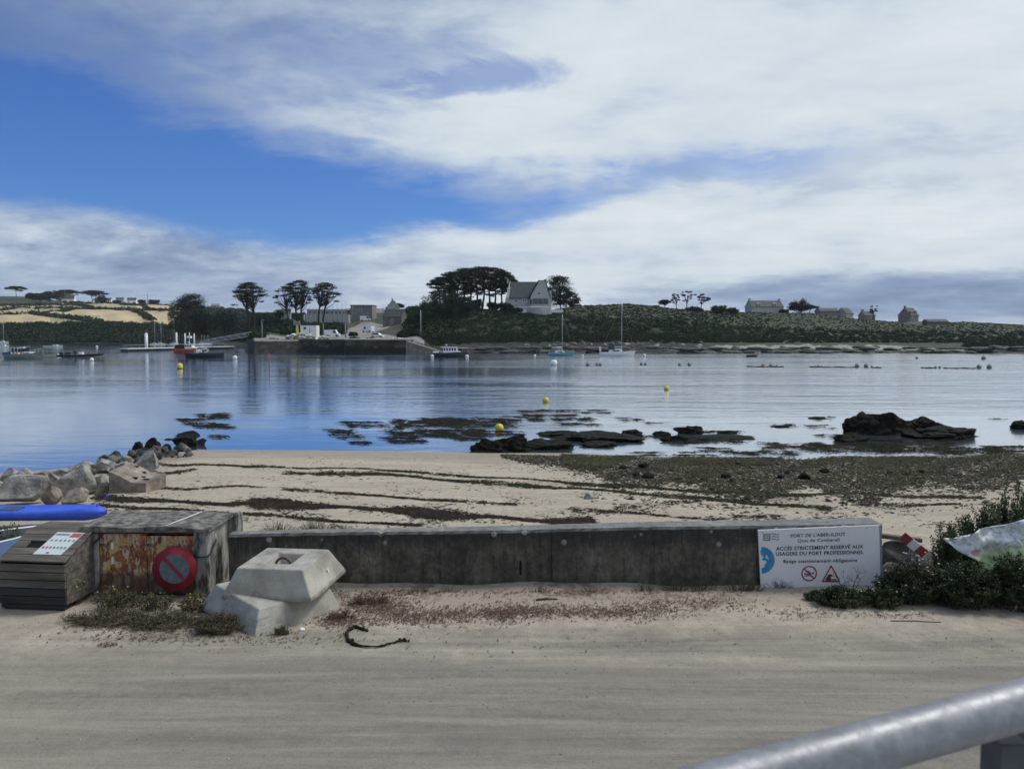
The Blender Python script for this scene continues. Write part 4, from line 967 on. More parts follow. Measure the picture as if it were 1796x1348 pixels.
MB().box(-.47*L, -.32*L, -.6, .6, H*.9, H*1.3).build('stern_deck', M['white'], r_)
MB().tube([(-.5*L, .0, H*.2), (-.42*L, 0, H*1.4)], .22, 8).build('outboard', M['black'], r_)
cabin_boat(28, 597.5, 17, 'white cabin cruiser, left one of the two moored near the far wooded shore', 'white', cab=(-.25, .15), cabh=1.6, mast=False)
cabin_boat(51, 598, 12, 'small white cabin boat right of the white cruiser near the far wooded shore', 'white', cab=(-.35, .1), cabh=1.6, mast=False)
cabin_boat(139, 601.5, 12, 'tiny white boat drawn up by the far shore, left of a smaller grey one', 'buoy_white', cab=(-.3, .2), mast=False)
cabin_boat(164, 601, 9, 'tiny grey-white boat right of another tiny one by the far shore', 'buoy_grey', cab=(-.3, .2), mast=False)
cabin_boat(93, 608.5, 34, 'low white speedboat lying beyond the gap between fishing boat and inflatable', 'white', cab=(.05, .25), cabh=.5, hh=.06, mast=False)
cabin_boat(4, 610, 24, 'white cabin boat cut off by the left edge of the picture', 'buoy_white', cab=(-.1, .25), cabh=1.1, mast=False)
sailboat(5, 602, 20, 566, 7, 'white', 'deck', 'distant white sailing boat with bare mast at the left edge', 'canvas_blue')
r_, k, L, H = cabin_boat(42, 628.5, 66, 'old grey-green fishing boat with white wheelhouse forward and pink floats aft', 'greygreen', name='fishing_boat', cab=(.10, .22), cabh=.55, hh=.12, mast=False, stripe='buoy_white')
g = MB(); rr = np.random.default_rng(3)
for i in range(14): g.ball((rr.uniform(-.32, -.12)*L, rr.uniform(-.6, .6), H*.9+rr.random()*.3), rr.uniform(.12, .25), int(i % 3 == 0), 8, 6)
g.build('floats', [M['red'], M['buoy_white']], r_)
g = MB(); [g.tube([(x*L, -.6, H), (x*L, -.5, H*2.4), (x*L, .5, H*2.4), (x*L, .6, H)], .05, 5) for x in (-.3, -.2, -.12)]; g.build('gantry', M['alu'], r_)
MB().prism([(-.52*L, H*.8), (-.30*L, H*.8), (-.30*L, H*1.5), (-.5*L, H*1.35)], -.8, .8).build('stern_cover', M['canvas_blue'], r_)
cabin_boat(37, 615, 30, 'small blue and white boat lying right behind the grey-green fishing boat', 'navy', cab=(-.1, .2), cabh=.7, mast=False)
r_, k, L, H = cabin_boat(333, 617, 56, 'orange-red workboat with white wheelhouse and tarpaulin moored at the pontoon', 'redhull', name='work_boat', cab=(-.12, .12), cabh=1.3, hh=.10, stripe='white')
MB().prism([(-.45*L, H), (-.12*L, H), (-.16*L, H*2.4), (-.4*L, H*2.2)], -1, 1).build('tarpaulin', M['black'], r_)
MB().tube([(0, 0, H), (0, 0, 34*k)], .1, 6).build('aerial_mast', M['white'], r_)
MB().box(-.06*L, .06*L, -.5, .5, 24*k, 28*k).build('radar_arch', M['white'], r_)
MB().tube([(.1*L, 0, H*2.2), (.62*L, 0, H*2.5)], .12, 6).build('jib', M['white'], r_)
p = onwater(360, 626.5); k = p.y/F; L = 65*k
r_ = boat_root('barge', 360, 626.5, 0, 'dark flat work barge with white gear amidships in front of the orange-red boat', 'barge')
hull(L*.97, L*.32, L*.12, stern=1, rake=.05, bowrise=.1).build('hull', [M['navy'], M['black'], M['deck']], r_)
g = MB()
for i in range(22): g.box(*(lambda x, z, s_: (x, x+s_, -s_, s_, z, z+s_*1.2))(rr.uniform(-.28, .02)*L, L*.11+rr.random()*.5, rr.uniform(.25, .6)), int(i % 3))
g.build('deck_gear', [M['white'], M['buoy_white'], M['grey_wall']], r_)
p = onwater(1318, 625.5); k = p.y/F
r_ = boat_root('rowing_dinghy', 1318, 625.5, 0, 'tiny dark rowing dinghy alone on the bright water off the far beach', 'dinghy')
hull(18*k, 1.3, .4, stern=.8).build('hull', [M['navy'], M['redhull'], M['timber']], r_); MB().box(-.15, .15, -.5, .5, .25, .3).build('thwart', M['timber'], r_)

def person(parent_loc, label, pose='stand', top='black', legs='black', s=1.0, rz=0, seed=0):
    J = {'hip': (0, 0, .92), 'chest': (0, 0, 1.32), 'neck': (0, 0, 1.5), 'head': (0, -.02, 1.64), 'top': (0, 0, 1.72)}
    if pose == 'sit': J = {k_: (a, b, c-.42) for k_, (a, b, c) in J.items()}
    zc = J['chest'][2]; zh = J['hip'][2]
    P = [J['hip'], J['chest'], J['neck'], J['head'], J['top']]; E = [(0, 1), (1, 2), (2, 3), (3, 4)]; R = [.15, .17, .06, .105, .07]
    for sx in (-1, 1):
        b = len(P); P += [(sx*.2, 0, zc+.08), (sx*.26, -.05, zc-.2), (sx*.22, -.24, zc-.32), (sx*.2, -.31, zc-.33)]; R += [.065, .05, .04, .035]
        E += [(1, b), (b, b+1), (b+1, b+2), (b+2, b+3)]
        b = len(P)
        if pose == 'sit': P += [(sx*.1, 0, zh-.03), (sx*.13, -.42, zh-.02), (sx*.13, -.46, zh-.45), (sx*.13, -.6, zh-.48)]
        else: P += [(sx*.1, 0, zh-.08), (sx*.12, -.03, .5), (sx*.13, .02, .08), (sx*.13, -.15, .04)]
        R += [.09, .065, .045, .04]; E += [(0, b), (b, b+1), (b+1, b+2), (b+2, b+3)]
    me = bpy.data.meshes.new('person'); me.from_pydata(P, E, []); o = bpy.data.objects.new('tmp', me); COL.objects.link(o)
    sk = o.modifiers.new('s', 'SKIN'); sub = o.modifiers.new('u', 'SUBSURF'); sub.levels = 1; sub.render_levels = 1
    for i, r in enumerate(R): me.skin_vertices[0].data[i].radius = (r, r*.8 if i < 2 else r); 
    me.skin_vertices[0].data[0].use_root = True
    bpy.context.view_layer.update(); dg = bpy.context.evaluated_depsgraph_get()
    m2 = bpy.data.meshes.new_from_object(o.evaluated_get(dg)); bpy.data.objects.remove(o)
    m2.materials.clear(); [m2.materials.append(M[a]) for a in (top, legs, 'skin')]
    for pl in m2.polygons:
        z = pl.center.z; pl.material_index = 2 if z > zc+.2 else (0 if z > zh else 1); pl.use_smooth = True
    ob = link('person', m2, None, (), parent_loc, (0, 0, rz), (s, s, s)); tag(ob, label, 'person')
    hr = MB().ball((0, .015, J['head'][2]+.045), .112, 0, 10, 7, (1, 1.05, .85)); hr.build('hair', M['black'], ob)
    return ob
def rib():
    px, yw = 143, 627; p = onwater(px, yw); k = p.y/F; L = 76*k; root = boat_root('inflatable_boat', px, yw, 0, 'long black inflatable boat carrying several divers, bow to the right', 'inflatable boat')
    t_ = MB(); 
    for sy in (-1, 1): t_.tube([(-L*.5, sy*1.1, .45), (L*.1, sy*1.15, .5), (L*.32, sy*1.0, .62), (L*.43, sy*.55, .78), (L*.48, 0, .86)], [.22, .27, .29, .30, .30], 10)
    t_.build('tube', M['black'], root)
    hull(L*.86, 2.0, .35, rake=.06).build('hull', [M['deck'], M['black'], M['deck']], root)
    MB().box(-.05*L, .04*L, -.35, .35, .35, 1.25).build('console', M['white'], root)
    MB().box(-.5*L, -.44*L, -.25, .25, .1, 1.1).build('outboard', M['black'], root)
    MB().ball((.33*L, 0, .9), .5, 0, 10, 6, (1.5, 1, .5)).build('bow_cover', M['grey_wall'], root)
    g = MB(); rr = np.random.default_rng(9)
    for i in range(9): g.tube([(rr.uniform(-.35, .25)*L, rr.uniform(-.5, .5), .5), (rr.uniform(-.35, .25)*L, rr.uniform(-.5, .5), .65)], .12, 7, int(i % 2))
    g.build('diving_gear', [M['white'], M['black']], root)
    for i, (fx, ps, tp, lb) in enumerate([(-.36, 'sit', 'black', 'person in black sitting farthest aft in the inflatable boat'), (-.25, 'sit', 'black', 'person in dark wetsuit sitting second from the stern of the inflatable boat'), (-.17, 'stand', 'black', 'person in black standing, left of the two close together in the inflatable boat'),
                                          (-.11, 'stand', 'black', 'tallest person in black standing amidships in the inflatable boat'), (.20, 'sit', 'red', 'person in a red top near the bow of the inflatable boat')]):
        person(p+Vector((fx*L, (-.4 if i % 2 else .4), .12)), lb, ps, tp, 'black', 1.0, .5*i)
    tag(MB().ball((0, 0, .3), .45, 0, 10, 7).build('mooring_buoy', M['buoy_white'], None, onwater(170, 609)), 'white buoy beyond the bow of the inflatable boat', 'buoy')
rib()

# pontoon, piles and gangway
def pontoon():
    a = onwater(217, 616.5); b = onwater(405, 611.5); c = (a+b)/2; ang = math.atan2(b.y-a.y, b.x-a.x); L = (b-a).length
    root = empty('floating_pontoon', c, ang, 'long dark floating pontoon with grey deck at the left of the harbour', 'pontoon')
    f_ = MB(); n = 12
    for i in range(n): f_.box(-L/2+L*i/n+.15, -L/2+L*(i+1)/n-.15, -1.4, 1.4, -.3, .75)
    f_.build('float', M['navy'], root); MB().box(-L/2, L/2, -1.6, 1.6, .754, .95).build('deck', M['buoy_white'], root)
    rl = MB()
    for i in range(16): x = -L/2+L*(i+.5)/16; rl.tube([(x, 1.4, .95), (x, 1.4, 1.5)], .05, 5)
    rl.tube([(-L/2+1, 1.4, 1.9), (L/2-1, 1.4, 1.9)], .05, 5); rl.build('rail', M['alu'], root)
pontoon()
def pile(px, yw, yt, r, label):
    p = onwater(px, yw); h = (yw-yt)*p.y/F; root = empty('mooring_pile', p, 0, label, 'pile')
    MB().tube([(0, 0, -3), (0, 0, h)], r, 12).build('shaft', M['buoy_white'], root); MB().tube([(0, 0, h), (0, 0, h+.3)], [r*1.05, r*.3], 12).build('cap', M['white'], root)
pile(257, 611, 585, .55, 'thick pale mooring pile standing alone at the left of the pontoon')
pile(310, 609, 584, .35, 'pale mooring pile left of the orange-red workboat')
for i, (px, yt) in enumerate([(325, 585), (341, 586)]): pile(px, 608, yt, .28, ['thin pale pile just left of the workboat mast', 'thin pale pile just right of the workboat mast'][i])
def gangway():
    a = atY(352, 604, 268); b = atY(441, 589, 262); d = b-a; L = d.length; root = empty('gangway', a, 0, 'grey lattice gangway rising from the pontoon to the quay', 'gangway')
    u = d.normalized(); hgt = 1.35; up = Vector((0, 0, hgt)); tr = MB()
    for sy in (-.7, .7):
        o = Vector((0, sy, 0)); tr.tube([o, o+d], .09, 5); tr.tube([o+up, o+d+up], .09, 5); n = 14
        for i in range(n):
            q = o+d*(i/n); q1 = o+d*((i+1)/n); tr.tube([q, q+up], .05, 4); tr.tube([q, q1+up] if i % 2 else [q+up, q1], .05, 4)
    tr.build('truss', M['alu'], root)
    dk = MB(); dk.add([(0, -.7, -.08), (0, .7, -.08), (d.x, d.y+.7, d.z-.08), (d.x, d.y-.7, d.z-.08), (0, -.7, .02), (0, .7, .02), (d.x, d.y+.7, d.z+.02), (d.x, d.y-.7, d.z+.02)], [(0, 3, 2, 1), (4, 5, 6, 7), (0, 1, 5, 4), (1, 2, 6, 5), (2, 3, 7, 6), (3, 0, 4, 7)]); dk.build('deck', M['deck'], root)
gangway()
a = onwater(385, 610); st_ = MB().box(0, 16, 0, 6, -.5, 1.6); tag(st_.build('stone_slip', M['stone'], None, a), 'low stone landing under the gangway', 'quay')
# masts of yachts lying behind the pontoon
for i, (px, yt) in enumerate([(271, 560), (282, 556), (305, 562), (353, 578), (358, 576), (364, 578)]):
    sailboat(px, 604.5-i*.1, 16, yt, px+1, 'white', 'deck', ['first (leftmost)', 'second', 'third', 'fourth', 'fifth', 'sixth (rightmost)'][i]+' bare yacht mast counted from the left behind the pontoon, with its white hull', 'canvas_blue')[0]['group'] = 'yachts behind the pontoon'

# ------------------------------------------------------------------ buoys, floats, withy
def buoy(px, yw, r, m_, label, name='mooring_buoy', group=None, sink=.35, cyl=False):
    p = onwater(px, yw); root = empty(name, p, 0, label, 'buoy', group)
    if cyl:
        MB().tube([(0, 0, -r*.8), (0, 0, -r*.2), (0, 0, r*1.2), (0, 0, r*1.75), (0, 0, r*1.98)], [r, r, r, r*.75, r*.25], 14).build('body', M[m_], root)
        MB().tube([(0, 0, -r*.3), (0, 0, r*.25)], r*1.02, 14, cap=False).build('foot_band', M['black'], root)
    else:
        MB().ball((0, 0, r*(1-sink)), r, 0, 14, 10).build('body', M[m_], root)
        MB().tube([(0, 0, r*(2-sink)-.04*r), (0, 0, r*(2.25-sink))], r*.18, 6).build('eye', M['black'], root)
    return root
buoy(875.5, 755.5, .24, 'yellow', 'nearest round yellow buoy, floating behind the black rocks', sink=.25)
buoy(957, 705, .25, 'yellow', 'round yellow buoy farther out, above the nearest yellow one')
buoy(1169, 683.5, .25, 'yellow', 'small yellow buoy right of centre on the bright water')
buoy(315.5, 646, .42, 'yellow', 'tall yellow cylindrical buoy with a dark foot on the left side of the bay', cyl=True)
for px, yw, r, lb in [(971, 641, .62, 'largest white buoy, floating just below the turquoise sailing boat'), (412, 630, .5, 'white buoy right of the dark barge'), (69, 628, .55, 'white buoy just left of the inflatable boat and its mooring line, nearer the fishing boat'), (104, 625.5, .5, 'white buoy touching the stern of the inflatable boat'),
                      (758, 626.5, .4, 'white buoy at the stern of the dark-hulled motor boat'), (819, 627, .42, 'white buoy at the bow of the dark-hulled motor boat'), (938, 625, .3, 'tiny white buoy left of the turquoise sailing boat'), (1022, 625, .3, 'tiny white buoy between the two sailing boats'), (1130, 625.5, .4, 'small pale buoy right of the white yacht'),
                      (161, 633, .4, 'small pale buoy below the bow of the inflatable boat'), (1608, 629, .3, 'tiny dark float in open water below the far right beach'), (1725, 630, .45, 'dark float nearest the far shore on the right')]:
    buoy(px, yw, r, 'buoy_grey' if yw > 628.5 and px > 1500 else 'buoy_white', lb)
fl = [(1031, 641, .5), (1047, 641, .4), (1053, 641, .4), (1125, 640, .38), (1132, 640, .38), (1192, 641, .4), (1209, 641, .45), (1338, 642.5, .38), (1352, 642.5, .38), (1362, 643, .28), (1430, 643.5, .22), (1435, 643.5, .28), (1441, 643.5, .22), (1503, 644, .5), (1519, 644, .5), (1529, 644.5, .25), (1641, 645.5, .28), (1648, 645.5, .28), (1717, 646, .5), (1735, 646, .52)]
for px, yw, r in fl: buoy(px, yw, r*.72, 'buoy_grey', 'grey float of the long rope line lying across the bay on the right', 'line_float', 'grey floats of the rope line', cyl=False)
for i, (a, b, y0, y1, lb) in enumerate([(1310, 1375, 643, 643.5, 'first'), (1420, 1500, 644, 644.5, 'second'), (1530, 1545, 645, 645, 'third'), (1616, 1640, 645.7, 645.8, 'fourth'), (1655, 1712, 646, 646.4, 'longest')]):
    p0 = onwater(a, y0); p1 = onwater(b, y1); mb = MB(); n = 10
    mb.tube([(p1-p0)*(j/n)+Vector((0, .5*math.sin(j*1.3), .06+.05*math.sin(j*2.1))) for j in range(n+1)], .10, 5)
    tag(mb.build('floating_rope', M['rope'], None, p0), '%s stretch of dark rope between grey floats on the right%s' % (lb, ', counted from the left' if lb != 'longest' else ' side of the bay'), 'rope')
def withy():
    p = onwater(472, 650); h = 35*p.y/F; root = empty('channel_pole', p, 0, 'thin red pole standing upright in the bay left of centre', 'pole')
    MB().tube([(0, 0, -1), (.03, 0, h*.5), (0, 0, h)], [.055, .05, .04], 8).build('shaft', M['red'], root); MB().tube([(0, 0, h*.93), (0, 0, h)], .06, 8).build('tip_band', M['black'], root)
withy()

# ------------------------------------------------------------------ boulders along the far shore
def rock_mesh(w_, d_, h_, seed, cuts=9, sub=3, rough=.10, flat=False, deep=0):
    """faceted boulder: an ico sphere cut by random planes, then weathered with noise"""
    import bmesh
    bm = bmesh.new(); bmesh.ops.create_icosphere(bm, subdivisions=sub, radius=1); rng = random.Random(seed)
    V = np.array([v.co[:] for v in bm.verts])
    for _ in range(cuts):
        a = np.array([rng.gauss(0, 1), rng.gauss(0, 1), rng.gauss(0, .8)]); a /= np.linalg.norm(a); dd = rng.uniform(.52-deep, .82-deep*.6)
        s_ = V @ a; ov = np.maximum(s_-dd, 0); V = V-np.outer(ov, a)
    V /= np.abs(V).max(0)
    off = Vector((seed*7.3, seed*3.1, 0))
    for i, q in enumerate(V):
        n1 = mnoise.fractal(Vector(q)*1.7+off, .9, 2.1, 5); V[i] = q*(1+rough*n1)
    V[:, 2] = np.where(V[:, 2] < 0, V[:, 2]*.6, V[:, 2])
    V = V*np.array([w_/2, d_/2, h_/1.6]); V[:, 2] += h_*.32
    for v, q in zip(bm.verts, V): v.co = q
    me = bpy.data.meshes.new('rock'); bm.to_mesh(me); bm.free()
    me.polygons.foreach_set('use_smooth', [not flat]*len(me.polygons)); return me
rr = random.Random(5); base = []
for i in range(6):
    me = rock_mesh(2.4, 1.6, 1.2, 50+i, 13, 3, .12, flat=True, deep=.14); me.materials.append(M[['stone', 'granite', 'rock_mid'][i % 3]]); base.append(me)
dark = []
for i in range(4):
    me = rock_mesh(4.5, 2.5, 1.1, 70+i, 6, 3, .2); me.materials.append(M['rock_mid']); dark.append(me)
for i in range(95):
    px = rr.uniform(828, 1300) if i < 70 else rr.uniform(1300, 1796); y = rr.uniform(599, 606)+max(0, (px-1150)/250)*rr.random()*2.5
    if 1230 < px < 1690 and y > 601: y = 600-rr.random()*3
    p = on_far(px, min(y, 611)); o = link('shore_boulder', base[i % 6], None, (), p-Vector((0, 0, .35)), (0, 0, rr.random()*6), [rr.uniform(.3, 1.0)]*3)
    tag(o, 'grey boulder among those lining the foot of the far headland', 'boulder', 'boulders at the foot of the far headland')
for i in range(120):
    px = rr.uniform(790, 1810); y = rr.uniform(608, 616.5)
    p = atY(px, y, rr.uniform(212, 224)); p.z = WATER+rr.uniform(-.35, .05) if y > 612 else p.z-.5
    o = link('shore_ledge', dark[i % 4], None, (), p, (0, 0, rr.uniform(-.5, .5)), [rr.uniform(.6, 1.6), 1, rr.uniform(.5, 1.1)])
    tag(o, 'dark weedy rock of the low ledge at the far waterline below the headland', 'rock', 'dark rocks along the far waterline')

# ================================================================== near things
# ------------------------------------------------------------------ low sea wall
WY = 10.80
def wall_mat():
    m_ = bpy.data.materials.new('stained_concrete_wall'); m_.use_nodes = True; t = NT(m_.node_tree); b = m_.node_tree.nodes['Principled BSDF']
    tc_ = t.node('ShaderNodeTexCoord'); O = tc_.outputs['Object']; x, y, z = t.xyz(O); g = t.node('ShaderNodeNewGeometry'); nz = t.xyz(g.outputs['Normal'])[2]
    n1 = t.noise(O, 1.6, 8, .65); n2 = t.noise(O, 9, 8, .7); n3 = t.noise(t.map(O, (3.2, 1, .45)), 2.0, 7, .65, .3); n4 = t.noise(O, 40, 4, .7)
    f = t.m('ADD', t.m('MULTIPLY', n1, .35), t.m('ADD', t.m('MULTIPLY', n2, .35), t.m('MULTIPLY', n3, .3)))
    c = t.ramp(f, [(.38, (.036, .032, .027)), (.47, (.088, .079, .066)), (.54, (.135, .122, .102)), (.62, (.24, .225, .19))])
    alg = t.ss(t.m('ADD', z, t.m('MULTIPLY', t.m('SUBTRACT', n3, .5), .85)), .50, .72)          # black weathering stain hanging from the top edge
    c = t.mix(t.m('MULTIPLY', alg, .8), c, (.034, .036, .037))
    blot = t.ss(t.noise(t.map(O, (1, 1, 1), (7, 3, 2)), 3.4, 9, .72, .8), .53, .60); c = t.mix(t.m('MULTIPLY', blot, .55), c, (.045, .042, .038))
    v1 = t.node('ShaderNodeTexVoronoi'); t.put(v1.inputs['Vector'], t.m('ADD', 0, 0) if False else O); v1.inputs['Scale'].default_value = 4.2
    lich = t.m('MULTIPLY', t.ss(t.m('ADD', v1.outputs['Distance'], t.m('MULTIPLY', t.m('SUBTRACT', n4, .5), .12)), .20, .13), t.ss(z, .40, .72))
    c = t.mix(t.m('MULTIPLY', lich, .9), c, (.34, .34, .30))
    v2 = t.node('ShaderNodeTexVoronoi'); t.put(v2.inputs['Vector'], O); v2.inputs['Scale'].default_value = 13
    c = t.mix(t.m('MULTIPLY', t.ss(v2.outputs['Distance'], .13, .07), t.ss(n1, .45, .6, 0, .6)), c, (.30, .30, .27))
    strk = t.ss(t.noise(t.map(O, (5.5, 1, .28)), 2.2, 7, .7, .2), .50, .64); c = t.mix(t.m('MULTIPLY', strk, t.ss(z, .05, .75, .15, .7)), c, (.030, .029, .027))
    pale = t.ss(t.noise(t.map(O, (6, 1, .6), (3, 0, 9)), 1.7, 8, .75), .60, .70); c = t.mix(t.m('MULTIPLY', pale, .5), c, (.27, .265, .24))
    for jx in (4.62,): c = t.mix(t.m('MULTIPLY', t.ss(t.m('ABSOLUTE', t.m('SUBTRACT', t.m('ADD', x, t.m('MULTIPLY', n2, .03)), jx)), .016, .006), .75), c, (.02, .019, .017))
    foot = t.ss(t.m('ADD', z, t.m('MULTIPLY', t.m('SUBTRACT', n3, .5), .3)), .16, .04, 0, .5); c = t.mix(foot, c, (.05, .055, .035))
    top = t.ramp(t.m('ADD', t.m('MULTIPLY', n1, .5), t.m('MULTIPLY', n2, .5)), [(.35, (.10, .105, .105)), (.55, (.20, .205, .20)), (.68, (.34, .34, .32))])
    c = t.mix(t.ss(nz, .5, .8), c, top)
    t.l.new(c, b.inputs['Base Color']); b.inputs['Roughness'].default_value = .92; b.inputs['Specular IOR Level'].default_value = .2
    t.l.new(t.bump(t.m('ADD', n2, t.m('MULTIPLY', n4, .5)), .8, .025), b.inputs['Normal']); return m_
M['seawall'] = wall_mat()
def sea_wall():
    x0 = atY(402, 1000, WY).x; x1 = atY(1545, 1000, WY).x; n = 150; rng = np.random.default_rng(2)
    V = []; o = Vector((x0, WY, 0)); prof = []
    for i in range(n+1):
        t_ = i/n; x = (x1-x0)*t_; zt = .742+.158*t_+.006*math.sin(x*1.3)+rng.uniform(-.003, .003)
        zt -= .03*(rng.random() < .03)*rng.random()
        e = rng.uniform(-.004, .004)
        prof.append([(x, .03*math.sin(x*.7)+e, -.3), (x, .02*math.sin(x*.7)+e, .35), (x, e, zt-.035), (x, .028, zt), (x, .385-.2*(1-t_), zt+.004), (x, .42-.2*(1-t_), zt-.03), (x, .44-.2*(1-t_), -.6)])
    mb = MB(); k = 7
    for p in prof: mb.v += p
    for i in range(n):
        for j in range(k-1): mb.f.append([i*k+j, (i+1)*k+j, (i+1)*k+j+1, i*k+j+1]); mb.mi.append(0); mb.sm.append(False)
    mb.f.append(list(range(k))); mb.mi.append(0); mb.sm.append(False)
    mb.f.append([n*k+j for j in reversed(range(k))]); mb.mi.append(0); mb.sm.append(False)
    root = empty('sea_wall', o, 0, 'long low dark-stained concrete wall with lichen between road and beach', 'wall')
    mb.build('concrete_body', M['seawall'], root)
    s_ = MB().prism([(-.012, 0), (.012, 0), (.016, .1), (.01, .2), (-.01, .2), (-.016, .1)], -.006, .03)
    q = atY(913, 995, WY)-o; s_.build('drain_slot', M['blackhole'], root, (q.x, 0, q.z-.1))
    return root
sea_wall()
# broken end of the wall beyond the sign: a low stone stub
stub = rock_mesh(1.0, .5, .62, 91, 8, 3, .12); o = link('wall_rubble', stub, None, M['rock_mid'], atY(1580, 985, 11.2)-Vector((0, 0, .28)), (0, 0, .1)); tag(o, 'dark broken end of the sea wall just right of the white sign', 'rubble')
o = MB().box(-.42, .42, -.05, .05, -.03, .03, bev=.006).build('timber_plank', M['timber'], None, atY(1563, 941, 11.25), (0, .08, -.15)); tag(o, 'grey weathered plank lying on the broken wall end beside the sign', 'plank')

# ------------------------------------------------------------------ white port sign
def text_into(mb, body, cx, cz, width, height, y, mi, bold=.0, stretch=True):
    cu = bpy.data.curves.new('t', 'FONT'); cu.body = body; cu.size = 1; cu.align_x = 'CENTER'; cu.offset = bold; cu.resolution_u = 3; cu.space_character = 1.08
    ob = bpy.data.objects.new('t', cu); COL.objects.link(ob); bpy.context.view_layer.update()
    me = bpy.data.meshes.new_from_object(ob.evaluated_get(bpy.context.evaluated_depsgraph_get())); bpy.data.objects.remove(ob)
    V = np.array([v.co[:] for v in me.vertices]); a, b = V.min(0), V.max(0)
    sx = width/(b[0]-a[0]); sz = sx if height is None else height/.73
    vs = [((q[0]-(a[0]+b[0])/2)*sx+cx, y, q[1]*sz+cz) for q in V]
    mb.add(vs, [list(p.vertices) for p in me.polygons], mi)
def ring(mb, cx, cz, r0, r1, y, mi, a0=0, a1=2*math.pi, n=40, r0e=None, r1e=None):
    vs = []; fs = []
    for i in range(n+1):
        t_ = i/n; a = a0+(a1-a0)*t_; ra = r0+((r0e or r0)-r0)*t_; rb = r1+((r1e or r1)-r1)*t_
        vs += [(cx+ra*math.cos(a), y, cz+ra*math.sin(a)), (cx+rb*math.cos(a), y, cz+rb*math.sin(a))]
    for i in range(n): fs.append((2*i, 2*i+1, 2*i+3, 2*i+2))
    mb.add(vs, fs, mi)
def flat(mb, pts, y, mi): mb.add([(a, y, b) for a, b in pts], [tuple(range(len(pts)))], mi)
def stroke(mb, pts, w_, y, mi):
    for (a, b), (c, d) in zip(pts[:-1], pts[1:]):
        L = math.hypot(c-a, d-b) or 1; nx, nz = -(d-b)/L*w_/2, (c-a)/L*w_/2
        flat(mb, [(a+nx, b+nz), (c+nx, d+nz), (c-nx, d-nz), (a-nx, b-nz)], y, mi)
ink = mat('dark_print', (.035, .04, .055), (.05, .055, .07), 30, .7)
sign_white = mat('sign_board', (.70, .715, .74), (.58, .59, .63), 2.0, .6, c3=(.66, .675, .70), lo=.3, hi=.75)
sign_red = mat('sign_red', (.38, .035, .05), (.30, .03, .045), 20, .6)
sign_blue = mat('sprayed_blue', (.03, .20, .42), (.06, .28, .50), 8, .6)
logo_violet = mat('logo_violet', (.20, .19, .27), (.24, .23, .31), 20, .6)
